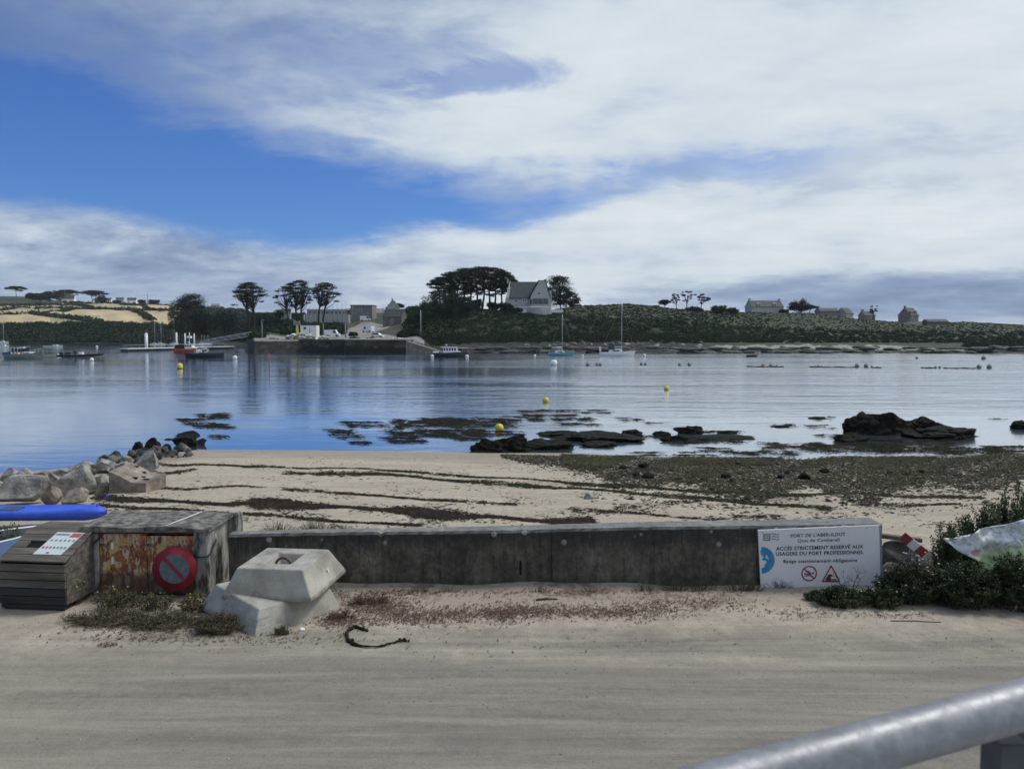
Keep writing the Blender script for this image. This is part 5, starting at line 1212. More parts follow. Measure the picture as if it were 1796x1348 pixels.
def port_sign():
    Y = WY-.09; c = atY(1437, 975, Y); k = Y/F/.9985
    root = empty('port_sign', (c.x, Y, 0), 0, 'white rectangular harbour sign with black French lettering leaning against the sea wall', 'sign')
    def L(px, py): q = atY(px, py, Y); return (q.x-c.x, q.z)
    tl, tr_, br, bl = L(1329, 929), L(1541.5, 920), L(1544.5, 1030), L(1334, 1031)
    mb = MB(); mb.prism([bl, br, tr_, tl], -.012, .012); mb.build('panel', sign_white, root)
    mb = MB(); mb.prism([(br[0]+.004, br[1]), (br[0]+.03, br[1]), (tr_[0]+.03, tr_[1]+.01), (tr_[0]+.004, tr_[1])], -.016, .03); mb.build('edge_strip', M['pole_grey'], root)
    y = -.016
    # the lettering follows the slightly rising top edge
    def line(body, px, py, wpx, hpx, bold=.012):
        a, b = L(px, py); tmp = MB(); text_into(tmp, body, 0, 0, wpx*k, hpx*k, y, 0, bold)
        sl = .035*(1-(py-925)/110); tx = MB()
        tx.add([(a+q[0], q[1], b+q[2]+sl*q[0]-hpx*k/2) for q in tmp.v], tmp.f, 0); tx.build('lettering', ink, root)
    line("PORT DE L'ABER-ILDUT", 1434, 937, 97, 6.2); line('Quai de Cambarell', 1435, 946, 74, 6.0, .006)
    line('ACCÈS STRICTEMENT RESERVÉ AUX', 1437, 959, 155, 6.6, .018); line('USAGERS DU PORT PROFESSIONNEL', 1437, 968.5, 156, 6.6, .018)
    line('Badge stationnement obligatoire', 1438, 982, 131, 6.2, .014)
    lg = MB(); a = L(1338, 935); b = L(1350.5, 947.5); flat(lg, [(a[0], b[1]), (b[0], b[1]), (b[0], a[1]), (a[0], a[1])], y, 0)
    for j in range(3):
        pts = [L(1352+14*i/12, 936.5+j*4.5-1.4*math.sin(i/12*6.3)-i*.14) for i in range(13)]; stroke(lg, pts, .011, y-.001, 0)
    lb = lg.build('logo', logo_violet, root)
    w_ = MB()
    for j in range(3): flat(w_, [(a[0]+.012+j*.004, a[1]-.022-j*.024), (b[0]-.02, a[1]-.022-j*.024), (b[0]-.015, a[1]-.03-j*.024), (a[0]+.014, a[1]-.03-j*.024)], y-.002, 0)
    w_.build('logo_lines', sign_white, lb)
    bl_ = MB(); cx, cz = L(1334, 981.5)
    ring(bl_, cx, cz, 14*k, 24.5*k, y, 0, -math.pi/2+.1, math.pi/2-.02, 30); ring(bl_, cx+1*k, cz+9.5*k, .5*k, 8*k, y-.0015, 0, -.8, 1.9, 20)
    ring(bl_, cx+6*k, cz-3*k, 4.5*k, 9.5*k, y-.001, 0, -1.5, 2.3, 26, 3*k, 7*k); bl_.build('blue_swirl', sign_blue, root)
    pg = MB(); cx, cz = L(1418.5, 1004.5); r = 14*k
    ring(pg, cx, cz, r*.84, r, y, 0); stroke(pg, [(cx-r*.66, cz+r*.66), (cx+r*.66, cz-r*.66)], r*.13, y-.003, 0); nb = pg.build('no_swimming_symbol', sign_red, root)
    sw = MB(); ring(sw, cx+r*.47, cz+.05*r, 0.001, r*.13, y-.001, 0)
    stroke(sw, [(cx-r*.62, cz+.0*r), (cx-r*.2, cz-r*.16), (cx+r*.18, cz-.04*r)], r*.16, y-.001, 0); stroke(sw, [(cx-r*.45, cz+r*.28), (cx-.1*r, cz+r*.26), (cx+.2*r, cz-.02*r)], r*.14, y-.0015, 0)
    stroke(sw, [(cx-r*.6, cz-r*.34), (cx+.1*r, cz-r*.3), (cx+.5*r, cz-r*.36)], r*.07, y-.001, 0); sw.build('swimmer_figure', ink, nb)
    tg = MB(); A, B, C_ = L(1457, 991), L(1472, 1018.5), L(1442, 1018.5); stroke(tg, [A, B, C_, A], 2.3*k, y, 0); tb = tg.build('warning_triangle', sign_red, root)
    cr = MB(); P = lambda a, b: L(a, b)
    flat(cr, [P(1447, 1016.5), P(1457, 1016.5), P(1456, 1011), P(1449, 1011)], y-.001, 0); flat(cr, [P(1450, 1010.9), P(1455, 1010.9), P(1462, 1008.5), P(1456, 1005.5), P(1452, 1006)], y-.001, 0)
    stroke(cr, [P(1456, 1014), P(1466, 1015.5)], 1.3*k, y-.0015, 0); stroke(cr, [P(1447, 1017), P(1467, 1017)], .8*k, y-.002, 0); cr.build('quay_edge_figure', ink, tb)
    sc = MB(); 
    for p in ((1337, 1025), (1520, 925), (1337, 933)):
        a = L(*p); ring(sc, a[0], a[1], .0005, .008, y-.001, 0)
    sc.build('screw', M['pole_grey'], root)
port_sign()

# ------------------------------------------------------------------ concrete gas-bottle housing with rusty doors
def rust_mat():
    m_ = bpy.data.materials.new('rusted_painted_steel'); m_.use_nodes = True; t = NT(m_.node_tree); b = m_.node_tree.nodes['Principled BSDF']
    tc_ = t.node('ShaderNodeTexCoord'); O = tc_.outputs['Object']; x, y, z = t.xyz(O)
    n1 = t.noise(O, 3.2, 8, .65, .4); n2 = t.noise(t.map(O, (2.5, 1, 1)), 7, 8, .7, .5); n3 = t.noise(O, 30, 5, .7)
    c = t.ramp(n2, [(.30, (.07, .03, .02)), (.43, (.15, .05, .028)), (.54, (.27, .095, .042)), (.66, (.38, .18, .08))])
    yl = t.m('MULTIPLY', t.ss(t.m('ADD', n1, t.m('MULTIPLY', n3, .15)), .56, .62), t.ss(t.m('ABSOLUTE', t.m('SUBTRACT', z, .50)), .34, .16))
    c = t.mix(t.m('MULTIPLY', yl, .8), c, (.55, .44, .19))
    pale = t.ss(t.m('ADD', t.noise(t.map(O, (1, 1, .35)), 9, 6, .7), t.m('MULTIPLY', n3, .2)), .62, .68)
    c = t.mix(t.m('MULTIPLY', pale, .7), c, (.56, .50, .42))
    bk = t.m('MULTIPLY', t.ss(t.m('ABSOLUTE', t.m('SUBTRACT', t.m('ADD', z, t.m('MULTIPLY', n2, .06)), .70)), .035, .015), t.ss(x, .15, .0, .2, .9))
    c = t.mix(bk, c, (.025, .02, .018))
    low = t.ss(t.m('ADD', z, t.m('MULTIPLY', t.m('SUBTRACT', n1, .5), .3)), .34, .22); c = t.mix(t.m('MULTIPLY', low, .75), c, (.05, .04, .032))
    t.l.new(c, b.inputs['Base Color']); b.inputs['Roughness'].default_value = .8; t.l.new(t.bump(t.m('ADD', n2, n3), .6, .006), b.inputs['Normal']); return m_
def housing_mats():
    a = mat('housing_paint', (.30, .30, .295), (.055, .05, .042), 5, .9, .9, 22, c3=(.20, .198, .188), st=(1.6, 1.6, .55), bdist=.012, lo=.40, hi=.60)
    b = mat('housing_top', (.06, .058, .052), (.24, .23, .205), 9, .95, 1.0, 70, c3=(.135, .13, .118), bdist=.014, lo=.38, hi=.62)
    return a, b
def housing():
    hp, ht = housing_mats(); hx0, hx1 = atY(150, 1055, 10.35).x, atY(349, 1055, 10.35).x
    root = empty('concrete_housing', (hx0, 10.35, 0), 0, 'weathered grey concrete locker with two rusty steel doors beside the wooden bin', 'locker'); W_ = 1.70; D_ = .86
    dx0, dx1 = .20, 1.50
    mb = MB()
    mb.box(0, dx0, 0, D_, -.2, .90, bev=.015)                                   # left pier
    mb.box(dx1, W_, 0, .26, -.2, .93, bev=.02); mb.box(dx1+.05, W_-.04, .262, D_, -.2, .90, bev=.01)
    mb.box(dx0, dx1+.1, D_-.12, D_, -.2, .90)
    mb.build('pier', hp, root)
    top = MB()
    vs = []; nx, ny = 26, 10; rng = np.random.default_rng(8)
    for j in range(ny+1):
        for i in range(nx+1):
            x = -.03+(W_+.06)*i/nx; y = -.02+(D_+.06)*j/ny
            z = .985+.03*math.sin(i*.5)*.3+rng.uniform(-.005, .005)+(-.03 if i > 21 else 0)*(i-21)/5-.012*(j == 0)
            vs.append((x, y, z))
    fs = [(j*(nx+1)+i, j*(nx+1)+i+1, (j+1)*(nx+1)+i+1, (j+1)*(nx+1)+i) for j in range(ny) for i in range(nx)]
    b0 = len(vs); rim = [i for i in range(nx+1)]+[(j+1)*(nx+1)-1 for j in range(1, ny+1)]+[ny*(nx+1)+i for i in range(nx-1, -1, -1)]+[j*(nx+1) for j in range(ny-1, 0, -1)]
    vs += [(vs[r][0], vs[r][1], .90+rng.uniform(-.008, .004) if vs[r][0] < W_*.8 else .905) for r in rim]; m = len(rim)
    fs += [(rim[(q+1) % m], rim[q], b0+q, b0+(q+1) % m) for q in range(m)]+[tuple(b0+q for q in reversed(range(m)))]
    top.add(vs, fs, 0, False); top.build('lid_slab', ht, root)
    cr = MB(); cr.tube([(1.14, -.02, .992), (1.18, .2, .993), (1.24, .45, .994), (1.30, .8, .995)], .008, 5); cr.build('pale_string', M['buoy_white'], root)
    rp = MB().tube([(1.48, -.025, .58), (1.6, -.03, .56), (1.70, -.03, .565), (1.725, .05, .60), (1.73, .22, .74)], .012, 6); rp.build('cable', M['black'], root)
    rp = MB().tube([(.0, -.02, .70), (.10, -.03, .71), (.2, -.02, .79), (.25, .0, .86)], .011, 6); rp.build('cable', M['black'], root)
    rm = rust_mat(); xm = (dx0+dx1)/2+.0
    for i, (a, b) in enumerate(((dx0+.008, xm-.006), (xm+.006, dx1-.008))):
        d = MB().box(0, b-a, 0, .02, 0, .83-.03*i); d.box(.03, b-a-.03, -.012, -.002, .40, .43) if False else None
        dr = d.build('steel_door', rm, root, (a, .03, .04), (0, .004, 0))
        hg = MB()
        for z in ((.62, .42) if i == 0 else (.7,)): hg.box(.16, .19, -.02, -.002, z, z+.09)
        hg.build('hinge', M['buoy_white'] if i == 0 else M['iron'], dr)
    fr = MB().box(dx0, dx1, .012, .06, .872, .896); fr.build('door_lintel', M['iron'], root)
    # rear pier that stands proud at the back right corner
    rr_ = MB().box(W_-.12, W_+.08, D_+.06, D_+.30, -.3, .93, bev=.02); rr_.build('rear_pier', hp, root)
    return root, hx0
_, HX0 = housing()
def parking_sign():
    c = atY(306, 997, 10.27); root = empty('no_parking_disc', c, 0, 'round red and blue no-parking disc with faded centre propped against the rusty door', 'sign', rot=(-.06, .05, .04)); r = .300
    MB().tube([(0, .0, 0), (0, .018, 0)], r, 48).build('disc', mat('faded_sign_red', (.27, .020, .035), (.18, .018, .028), 7, .75), root)
    b = MB(); ring(b, 0, 0, .001, r*.665, -.004, 0, n=48); b.build('centre', mat('faded_blue_grey', (.085, .12, .145), (.17, .20, .21), 14, .6, c3=(.12, .155, .175), hi=.7), root)
    s_ = MB(); stroke(s_, [(-r*.52, r*.50), (r*.50, -r*.52)], r*.17, -.007, 0); s_.build('slash', mat('faded_slash_red', (.27, .04, .05), (.19, .03, .035), 9, .7), root)
parking_sign()

# ------------------------------------------------------------------ slatted wooden litter bin
def bin_():
    wood = mat('grey_weathered_planks', (.065, .060, .052), (.17, .155, .13), 3.5, .9, .6, 30, c3=(.105, .096, .082), st=(.35, 3, 3), bdist=.006)
    woodd = mat('dark_low_planks', (.020, .022, .025), (.045, .047, .05), 3.5, .8, .6, 30, st=(.35, 3, 3), bdist=.006)  # darker tone for the lowest front planks and the feet
    p = atZ(4, 1068, 0); root = empty('wooden_litter_bin', p, -.10, 'dark slatted wooden litter bin with sloping lid and white notice, left of the concrete locker', 'bin'); Wd = .88
    prof = []
    # inner carcass
    MB().add([(a, y_, z_) for a in (.03, Wd-.03) for y_, z_ in ((.03, .05), (.03, .60), (.62, .86), (.94, .86), (.94, .05))], [(0, 1, 2, 3, 4), (9, 8, 7, 6, 5), (0, 5, 6, 1), (1, 6, 7, 2), (2, 7, 8, 3), (3, 8, 9, 4), (4, 9, 5, 0)]).build('carcass', M['blackhole'], root)
    fr = MB(); fd = MB()
    for i in range(5):
        z0 = .09+i*.107
        (fd if i < 2 else fr).box(-.03, Wd+.03, -.028, .0, z0+.004, z0+.100, bev=.004)
    fd.build('front_plank', woodd, root); fr.build('front_plank', wood, root)
    a = math.atan2(.28, .62); Ls = math.hypot(.28, .62); lid = MB()
    T = Matrix.Translation((0, -.01, .635)) @ Matrix.Rotation(a, 4, 'X')
    nb = 5
    for i in range(nb):
        y0 = Ls*i/nb
        if i == 2: lid.box(-.03, .17, y0+.003, y0+Ls/nb-.003, 0, .026, M=T, bev=.004); lid.box(.42, Wd+.03, y0+.003, y0+Ls/nb-.003, 0, .026, M=T, bev=.004)
        else: lid.box(-.03, Wd+.03, y0+.003, y0+Ls/nb-.003, 0, .026, M=T, bev=.004)
    ld = lid.build('lid', wood, root)
    MB().box(.175, .415, Ls*2/nb-.002, Ls*3/nb+.002, .001, .006, M=T).build('slot', M['blackhole'], ld)
    tp = MB(); [tp.box(-.03, Wd+.03, .63+i*.12+.003, .63+i*.12+.115, .905, .93, bev=.004) for i in range(3)]; tp.build('top_plank', wood, root)
    for sx in (0, 1):
        sd_ = MB(); x0 = -.03 if sx == 0 else Wd+.004; x1 = x0+.026
        for i in range(8):
            z0 = .09+i*.102; z1 = min(z0+.097, .90)
            f = lambda z: .0 if z < .62 else (z-.62)/.28*.62
            if z0 > .88: break
            sd_.prism([(0, 0), (0, 0), (0, 0)], 0, 0) if False else None
            ya, yb = f(z0)+.005, f(z1)+.005
            vs = [(x, y_, z_) for x in (x0, x1) for y_, z_ in ((ya, z0), (yb, z1), (.97, z1), (.97, z0))]
            sd_.add(vs, [(0, 1, 2, 3), (7, 6, 5, 4), (0, 4, 5, 1), (1, 5, 6, 2), (2, 6, 7, 3), (3, 7, 4, 0)])
        sd_.build('side_plank', wood, root)
    ft = MB(); 
    for x in (.02, Wd-.12):
        for y in (.02, .85): ft.box(x, x+.1, y, y+.1, -.06, .09)
    ft.box(.0, Wd, -.01, .03, .03, .085); ft.build('foot', woodd, root)
    # the notice screwed to the lid: parallel to the slope
    nt = MB(); x0, x1, y0, y1 = .40, .80, Ls*.20, Ls*.86
    nt.add([(x0-.02, y0, .030), (x1-.03, y0, .030), (x1+.03, y1, .034), (x0+.04, y1, .034), (x0-.02, y0, .026), (x1-.03, y0, .026), (x1+.03, y1, .03), (x0+.04, y1, .03)], [(0, 1, 2, 3), (4, 7, 6, 5), (0, 4, 5, 1), (1, 5, 6, 2), (2, 6, 7, 3), (3, 7, 4, 0)], M=T)
    n_ = nt.build('notice', mat('notice_white', (.55, .60, .60), (.50, .55, .55), 8, .5), root)
    gr = MB(); rd = MB(); zz_ = .036
    rd.add([(x1-.13, y1-.10, zz_), (x1+.012, y1-.10, zz_), (x1+.022, y1-.02, zz_), (x1-.115, y1-.02, zz_)], [(0, 1, 2, 3)], M=T)
    gr.add([(x0+.05, y1-.065, zz_), (x1-.15, y1-.065, zz_), (x1-.145, y1-.035, zz_), (x0+.055, y1-.035, zz_)], [(0, 1, 2, 3)], M=T)
    for j, (yy, cnt) in enumerate(((.62, 6), (.30, 7))):
        for i in range(cnt):
            cx = x0+.045+(x1-x0-.09)*i/(cnt-1)+(.025 if j == 0 else -.005); cy = y0+(y1-y0)*yy; r = .017; m = 8
            (rd if (j == 1 and i < 3) else gr).add([(cx+r*math.cos(6.283*q/m), cy+r*1.3*math.sin(6.283*q/m), zz_) for q in range(m)], [tuple(range(m))], M=T)
    gr.add([(x0+.15, y0+.02, zz_), (x0+.19, y0+.02, zz_), (x0+.19, y0+.045, zz_), (x0+.15, y0+.045, zz_)], [(0, 1, 2, 3)], M=T)
    rh = MB(); rh.v = rd.v[:4]; rh.f = [[0, 1, 2, 3]]; rh.mi = [0]; rh.sm = [False]; rd.v = rd.v[4:]; rd.f = [[q-4 for q in f_] for f_ in rd.f[1:]]; rd.mi = rd.mi[1:]; rd.sm = rd.sm[1:]
    rh.build('red_header', mat('notice_red_header', (.45, .08, .10), (.4, .07, .09), 9, .6), n_)
    rd.build('red_icons', mat('notice_red', (.42, .10, .12), (.36, .08, .1), 9, .6), n_); gr.build('grey_print', mat('notice_grey', (.14, .18, .18), (.2, .24, .24), 9, .6), n_)
    return root
bin_()

# ------------------------------------------------------------------ two concrete mooring blocks
def block(name, loc, rot, side, top, h, label, recess=True, s2=None):
    import bmesh
    root = empty(name, loc, 0, label, 'concrete block', 'stacked mooring blocks', rot=rot); a = side/2; b = top/2; a2 = (s2 or side)/2; b2 = b*a2/a
    r0 = .42*b; r1 = r0*.60
    bm = bmesh.new()
    def sq(x, y, z): return [bm.verts.new((sx*x, sy*y, z)) for sx, sy in ((-1, -1), (1, -1), (1, 1), (-1, 1))]
    L0 = sq(a, a2, 0); L1 = sq(a, a2, .045); L2 = sq(b, b2, h); 
    bm.faces.new(list(reversed(L0)))
    for A, B in ((L0, L1), (L1, L2)):
        for i in range(4): bm.faces.new((A[i], A[(i+1) % 4], B[(i+1) % 4], B[i]))
    if recess:
        R0 = sq(r0, r0*1.05, h); R1 = sq(r1, r1, h-.17)
        for A, B in ((L2, R0), (R0, R1)):
            for i in range(4): bm.faces.new((A[i], A[(i+1) % 4], B[(i+1) % 4], B[i]))
        bm.faces.new(R1)
    else: bm.faces.new(L2)
    bmesh.ops.bevel(bm, geom=[e for e in bm.edges if all(v.co.z > .02 for v in e.verts)], offset=.018, segments=3, affect='EDGES', profile=.5)
    bmesh.ops.subdivide_edges(bm, edges=list(bm.edges), cuts=5, use_grid_fill=True)
    rng = random.Random(int(h*100))
    for v in bm.verts:
        n_ = mnoise.fractal(v.co*3.1, 1, 2, 4)*.006; v.co += Vector((n_, -n_, n_*.6))
        # a chipped corner
        d = (v.co-Vector((a, -a2, 0))).length
        if d < .12: v.co += Vector((-.02, .02, .015))*(1-d/.12)
    for v in bm.verts:
        q = v.co; g = mnoise.noise(q*9+Vector((h*50, 0, 0))); e_ = min(abs(abs(q.x)-abs(q.y)), .5)
        if e_ < .04 and g > .25: v.co = q*(1-.035*(g-.25)*2)
    me = bpy.data.meshes.new('body'); bm.to_mesh(me); bm.free(); me.polygons.foreach_set('use_smooth', [False]*len(me.polygons))
    link('body', me, root, M['concrete_block']); return root
M['concrete_block'] = mat('cast_concrete', (.20, .192, .17), (.42, .405, .36), 2.6, .9, .9, 45, c3=(.325, .315, .28), bdist=.008, lo=.32, hi=.68)
t = NT(M['concrete_block'].node_tree); b = M['concrete_block'].node_tree.nodes['Principled BSDF']; src = b.inputs['Base Color'].links[0].from_socket; O = t.node('ShaderNodeTexCoord').outputs['Object']
z_ = t.xyz(O)[2]; nn = t.noise(O, 5, 8, .7); pit = t.node('ShaderNodeTexVoronoi'); t.put(pit.inputs['Vector'], O); pit.inputs['Scale'].default_value = 26
c_ = t.mix(t.ss(t.m('ADD', z_, t.m('MULTIPLY', t.m('SUBTRACT', nn, .5), .35)), .10, -.02, 0, .6), src, (.16, .14, .11))       # earth splashed on the foot
c_ = t.mix(t.m('MULTIPLY', t.ss(pit.outputs['Distance'], .14, .08), t.ss(nn, .5, .62, 0, .7)), c_, (.10, .095, .085))          # air holes
c_ = t.mix(t.ss(t.noise(t.map(O, (6, 6, .8)), 1.5, 7, .7), .58, .68, 0, .35), c_, (.16, .15, .12)); t.l.new(c_, b.inputs['Base Color'])
block('mooring_block', (-3.13, 9.84, -.02), (math.radians(4.5), math.radians(1), math.radians(49)), 1.30, 1.04, .34, 'lower pale concrete mooring block standing corner-on in the dry weeds, under the other block', False)
ub = block('mooring_block', (-2.97, 9.93, .305), (math.radians(3.5), math.radians(-1.5), math.radians(-11)), 1.22, .90, .365, 'upper pale concrete mooring block with square hollow and iron ring, resting askew on the other', True, 1.05)
rg = MB(); rg.tube([(.13*math.cos(a_)*.8-.02, 0, .24+.13*math.sin(a_)) for a_ in [math.pi*i/14 for i in range(15)]], .017, 8); rg.build('iron_ring', M['iron'], ub, None, (0, 0, .2))
mk = MB().box(-.015, .015, -.003, .003, -.04, .04); mk.build('paint_mark', M['white'], ub, (.56, .1, .17), (0, -.35, 1.57))

# ------------------------------------------------------------------ groyne of boulders on the left of the beach
def groyne():
    R = [  # x0, x1, top, bottom, material, label
        (-30, 80, 839, 890, 'granite', 'large pale granite boulder at the left edge behind the blue kayak'),
        (-20, 40, 826, 852, 'granite', 'pale boulder at the left edge behind the largest one'),
        (36, 84, 829, 862, 'granite_warm', 'smooth beige boulder just right of and behind the largest one'),
        (66, 110, 845, 888, 'granite_warm', 'brown angular boulder between the largest pale one and the big grey block'),
        (105, 149, 860, 888, 'granite_warm', 'small rounded boulder right above the tip of the kayak'),
        (94, 168, 820, 872, 'granite', 'big dark-grey squared block in the middle of the boulder groyne'),
        (150, 186, 826, 868, 'granite', 'grey block wedged between the big squared one and the sandy slab'),
        (126, 162, 813, 830, 'granite', 'low grey boulder behind the big squared block'),
        (146, 196, 806, 832, 'granite', 'flat light-grey boulder behind the sandy slab, left one'),
        (192, 230, 808, 832, 'granite', 'light grey boulder behind the sandy slab, right one'),
        (224, 272, 792, 832, 'granite', 'pale leaning boulder with a pointed top, rightmost of the grey ones'),
        (180, 214, 794, 812, 'rock_mid', 'dark grey boulder near the middle of the groyne at the water side'),
        (168, 192, 800, 813, 'rock_mid', 'small dark grey boulder left of another at the water side'),
        (206, 232, 800, 816, 'granite', 'grey boulder between the dark ones and the pale leaning one'),
        (226, 252, 778, 803, 'rock_dark', 'rounded black boulder, left of the dark pair halfway along the groyne'),
        (252, 282, 770, 797, 'rock_dark', 'larger rounded black boulder, right of the dark pair halfway along the groyne'),
        (252, 280, 792, 810, 'rock_mid', 'dark grey boulder on the sand in front of the black pair'),
        (276, 296, 782, 796, 'rock_dark', 'small black boulder between the black pair and the flat outer rock'),
        (280, 306, 792, 804, 'rock_mid', 'small grey boulder on the sand near the outer end of the groyne'),
        (290, 360, 757, 780, 'rock_dark', 'long flat-topped black rock at the outer end of the groyne'),
        (296, 346, 768, 790, 'rock_dark', 'black rock below the flat-topped one at the end of the groyne'),
        (335, 362, 772, 786, 'rock_dark', 'lowest black rock at the tip of the groyne'),
        (300, 322, 778, 795, 'rock_mid', 'grey-brown rock at the sand edge below the black end rocks'),
        (212, 236, 826, 838, 'granite', 'small grey stone right behind the sandy slab')]
    for i, (a, b, t_, bt, m_, lb) in enumerate(R):
        c = bp((a+b)/2, bt-2); k = c.y/F; w_ = (b-a)*k; dd = w_*.8; h = (bt-t_)*k*1.0
        me = rock_mesh(w_*1.0, dd, h*1.15, 200+i, 17 if m_.startswith('granite') else 10, 4, .11 if m_.startswith('granite') else .16, flat=True, deep=.16)
        o = link('boulder', me, None, M[m_], c+Vector((0, dd*.42, -.08*h)), (0, 0, 0)); tag(o, lb, 'boulder', 'boulders of the groyne')
    rg_ = random.Random(14); line_ = [(20, 850), (110, 838), (170, 824), (215, 812), (250, 800), (285, 788), (318, 778), (345, 770)]
    gb = [rock_mesh(1, .85, .75, 330+i, 13, 3, .1, flat=True, deep=.14) for i in range(8)]
    for i, b_ in enumerate(gb): b_.materials.append(M['granite' if i < 3 else 'rock_mid' if i < 6 else 'rock_dark'])
    for i in range(46):
        f = (i+.5)/46*(len(line_)-1); a_ = int(f); f -= a_; px = line_[a_][0]*(1-f)+line_[a_+1][0]*f+rg_.gauss(0, 5); py = line_[a_][1]*(1-f)+line_[a_+1][1]*f+rg_.uniform(-5, 9)
        c = bp(px, py); s_ = rg_.uniform(.42, .85); k_ = 0 if px < 215 else (3 if px < 262 else 5)
        o = link('packed_boulder', gb[min(7, k_+rg_.randrange(3))], None, (), c-Vector((0, 0, .05)), (rg_.uniform(-.2, .2), rg_.uniform(-.2, .2), rg_.random()*6), (s_, s_, s_*rg_.uniform(.7, 1.1)))
        tag(o, 'mid-size angular boulder packed between the larger ones along the groyne', 'boulder', 'mid-size boulders packed in the groyne')
    rng = random.Random(4); base = [rock_mesh(.3, .26, .2, 300+i, 8, 2, .1) for i in range(4)]
    for i, b_ in enumerate(base): b_.materials.append(M[['granite', 'rock_mid', 'granite_warm', 'rock_mid'][i]])
    for i in range(34):
        px = rng.uniform(150, 350); py = 838-(px-150)*.24+rng.uniform(-8, 6); s_ = rng.uniform(.5, 1.5)
        o = link('stone', base[i % 4], None, (), bp(px, py)-Vector((0, 0, .02)), (0, 0, rng.random()*6), (s_, s_, s_)); tag(o, 'small loose stone among the boulders of the groyne', 'stone', 'loose stones of the groyne')
groyne()
def slab():
    c = bp(224, 864); k = c.y/F*.80; root = empty('concrete_slab', c, -.12, 'sandy curved concrete slab with slots lying against the groyne boulders', 'concrete slab')
    n = 14; top = []; L = 88*k
    mb = MB(); vs = []
    for i in range(n+1):
        t_ = i/n; x = -L/2+L*t_; yf = .22*(1-t_)**2.0*0+.0; z1 = .62-.30*min(t_/.6, 1)**1.3-.02*t_
        vs += [(x, 0, -.15), (x, 0, z1), (x+.06, .95, z1+.13), (x+.06, .95, -.15)]
    fs = []
    for i in range(n):
        for j in range(4): fs.append((i*4+j, (i+1)*4+j, (i+1)*4+(j+1) % 4, i*4+(j+1) % 4))
    fs += [(3, 2, 1, 0), tuple(n*4+j for j in range(4))]
    mb.add(vs, fs); mb.build('body', M['granite_warm'], root)
    h = MB()
    for fx, fy in ((-.25, .9), (.0, .8), (.12, .55), (.02, .3), (.33, .35)):
        t_ = fx+.5; z1 = .62-.30*min(t_/.6, 1)**1.3-.02*t_+.13*fy
        h.box(fx*L-.08, fx*L+.10, .95*fy-.04, .95*fy+.04, z1-.04, z1+.02)
    h.build('slot', M['blackhole'], root)
slab()

# ------------------------------------------------------------------ kayak and boat edges at the left
def kayak():
    blue = mat('blue_plastic', (.035, .085, .52), (.05, .12, .60), 3, .38, .15, 20, c3=(.045, .10, .56))
    tip = bp(178, 919); root = empty('kayak', tip+Vector((-1.75, .1, .0)), .03, 'bright blue plastic sit-on-top kayak lying on the sand by the boulders', 'kayak'); L = 3.6
    mb = MB(); n = 36; k = 16; vs = []
    for i in range(n+1):
        t_ = i/n; x = -L/2+L*t_; e = (1-abs(2*t_-1)**2.6)**.6; b = .40*e+.01; hh = .20+.10*abs(2*t_-1)**2.5
        for j in range(k):
            a = 2*math.pi*j/k; y = b*math.cos(a); z = hh*math.sin(a)*(.55 if math.sin(a) < 0 else 1)*min(1, e*1.4+.05)
            if math.sin(a) > .5 and abs(2*t_-1) < .8: z *= .55 if abs(math.cos(a)) < .6 else 1
            if abs(abs(math.cos(a))-.92) < .1: z += .05
            vs.append((x, y, z+.2))
    fs = [(i*k+j, (i+1)*k+j, (i+1)*k+(j+1) % k, i*k+(j+1) % k) for i in range(n) for j in range(k)]
    mb.add(vs, fs, 0, True); mb.add([vs[j] for j in range(k)], [tuple(range(k))]); mb.build('hull', blue, root)
    hd = MB().tube([(1.60, -.05, .36), (1.62, -.05, .44), (1.66, 0, .46), (1.62, .05, .44), (1.60, .05, .36)], .012, 6); hd.build('carry_handle', blue, root)
    st_ = MB().box(-.5, -.1, -.2, .2, .30, .34, bev=.01); st_.build('seat_pad', M['canvas_blue'], root)
    # second chamber-like kayak lying just behind
    r2 = empty('kayak', tip+Vector((-1.9, .75, -.02)), .02, 'second bright blue kayak lying right behind the first one', 'kayak')
    me = root.children[0].data; o = link('hull', me, r2, (), None, (-.2, 0, 0), (.98, .9, 1.1))
    # pale boat bow cut by the left edge
    r3 = empty('small_dinghy', atY(-62, 968, 12.2)+Vector((0, 0, -.35)), .45, 'pale blue and white dinghy cut off by the left edge behind the wooden bin', 'dinghy')
    hb = hull(2.6, 1.1, .5, stern=.7, rake=.06); hb.build('hull', [mat('pale_blue_gelcoat', (.16, .26, .55), (.22, .32, .6), 2, .35), M['white'], M['deck']], r3)
kayak()

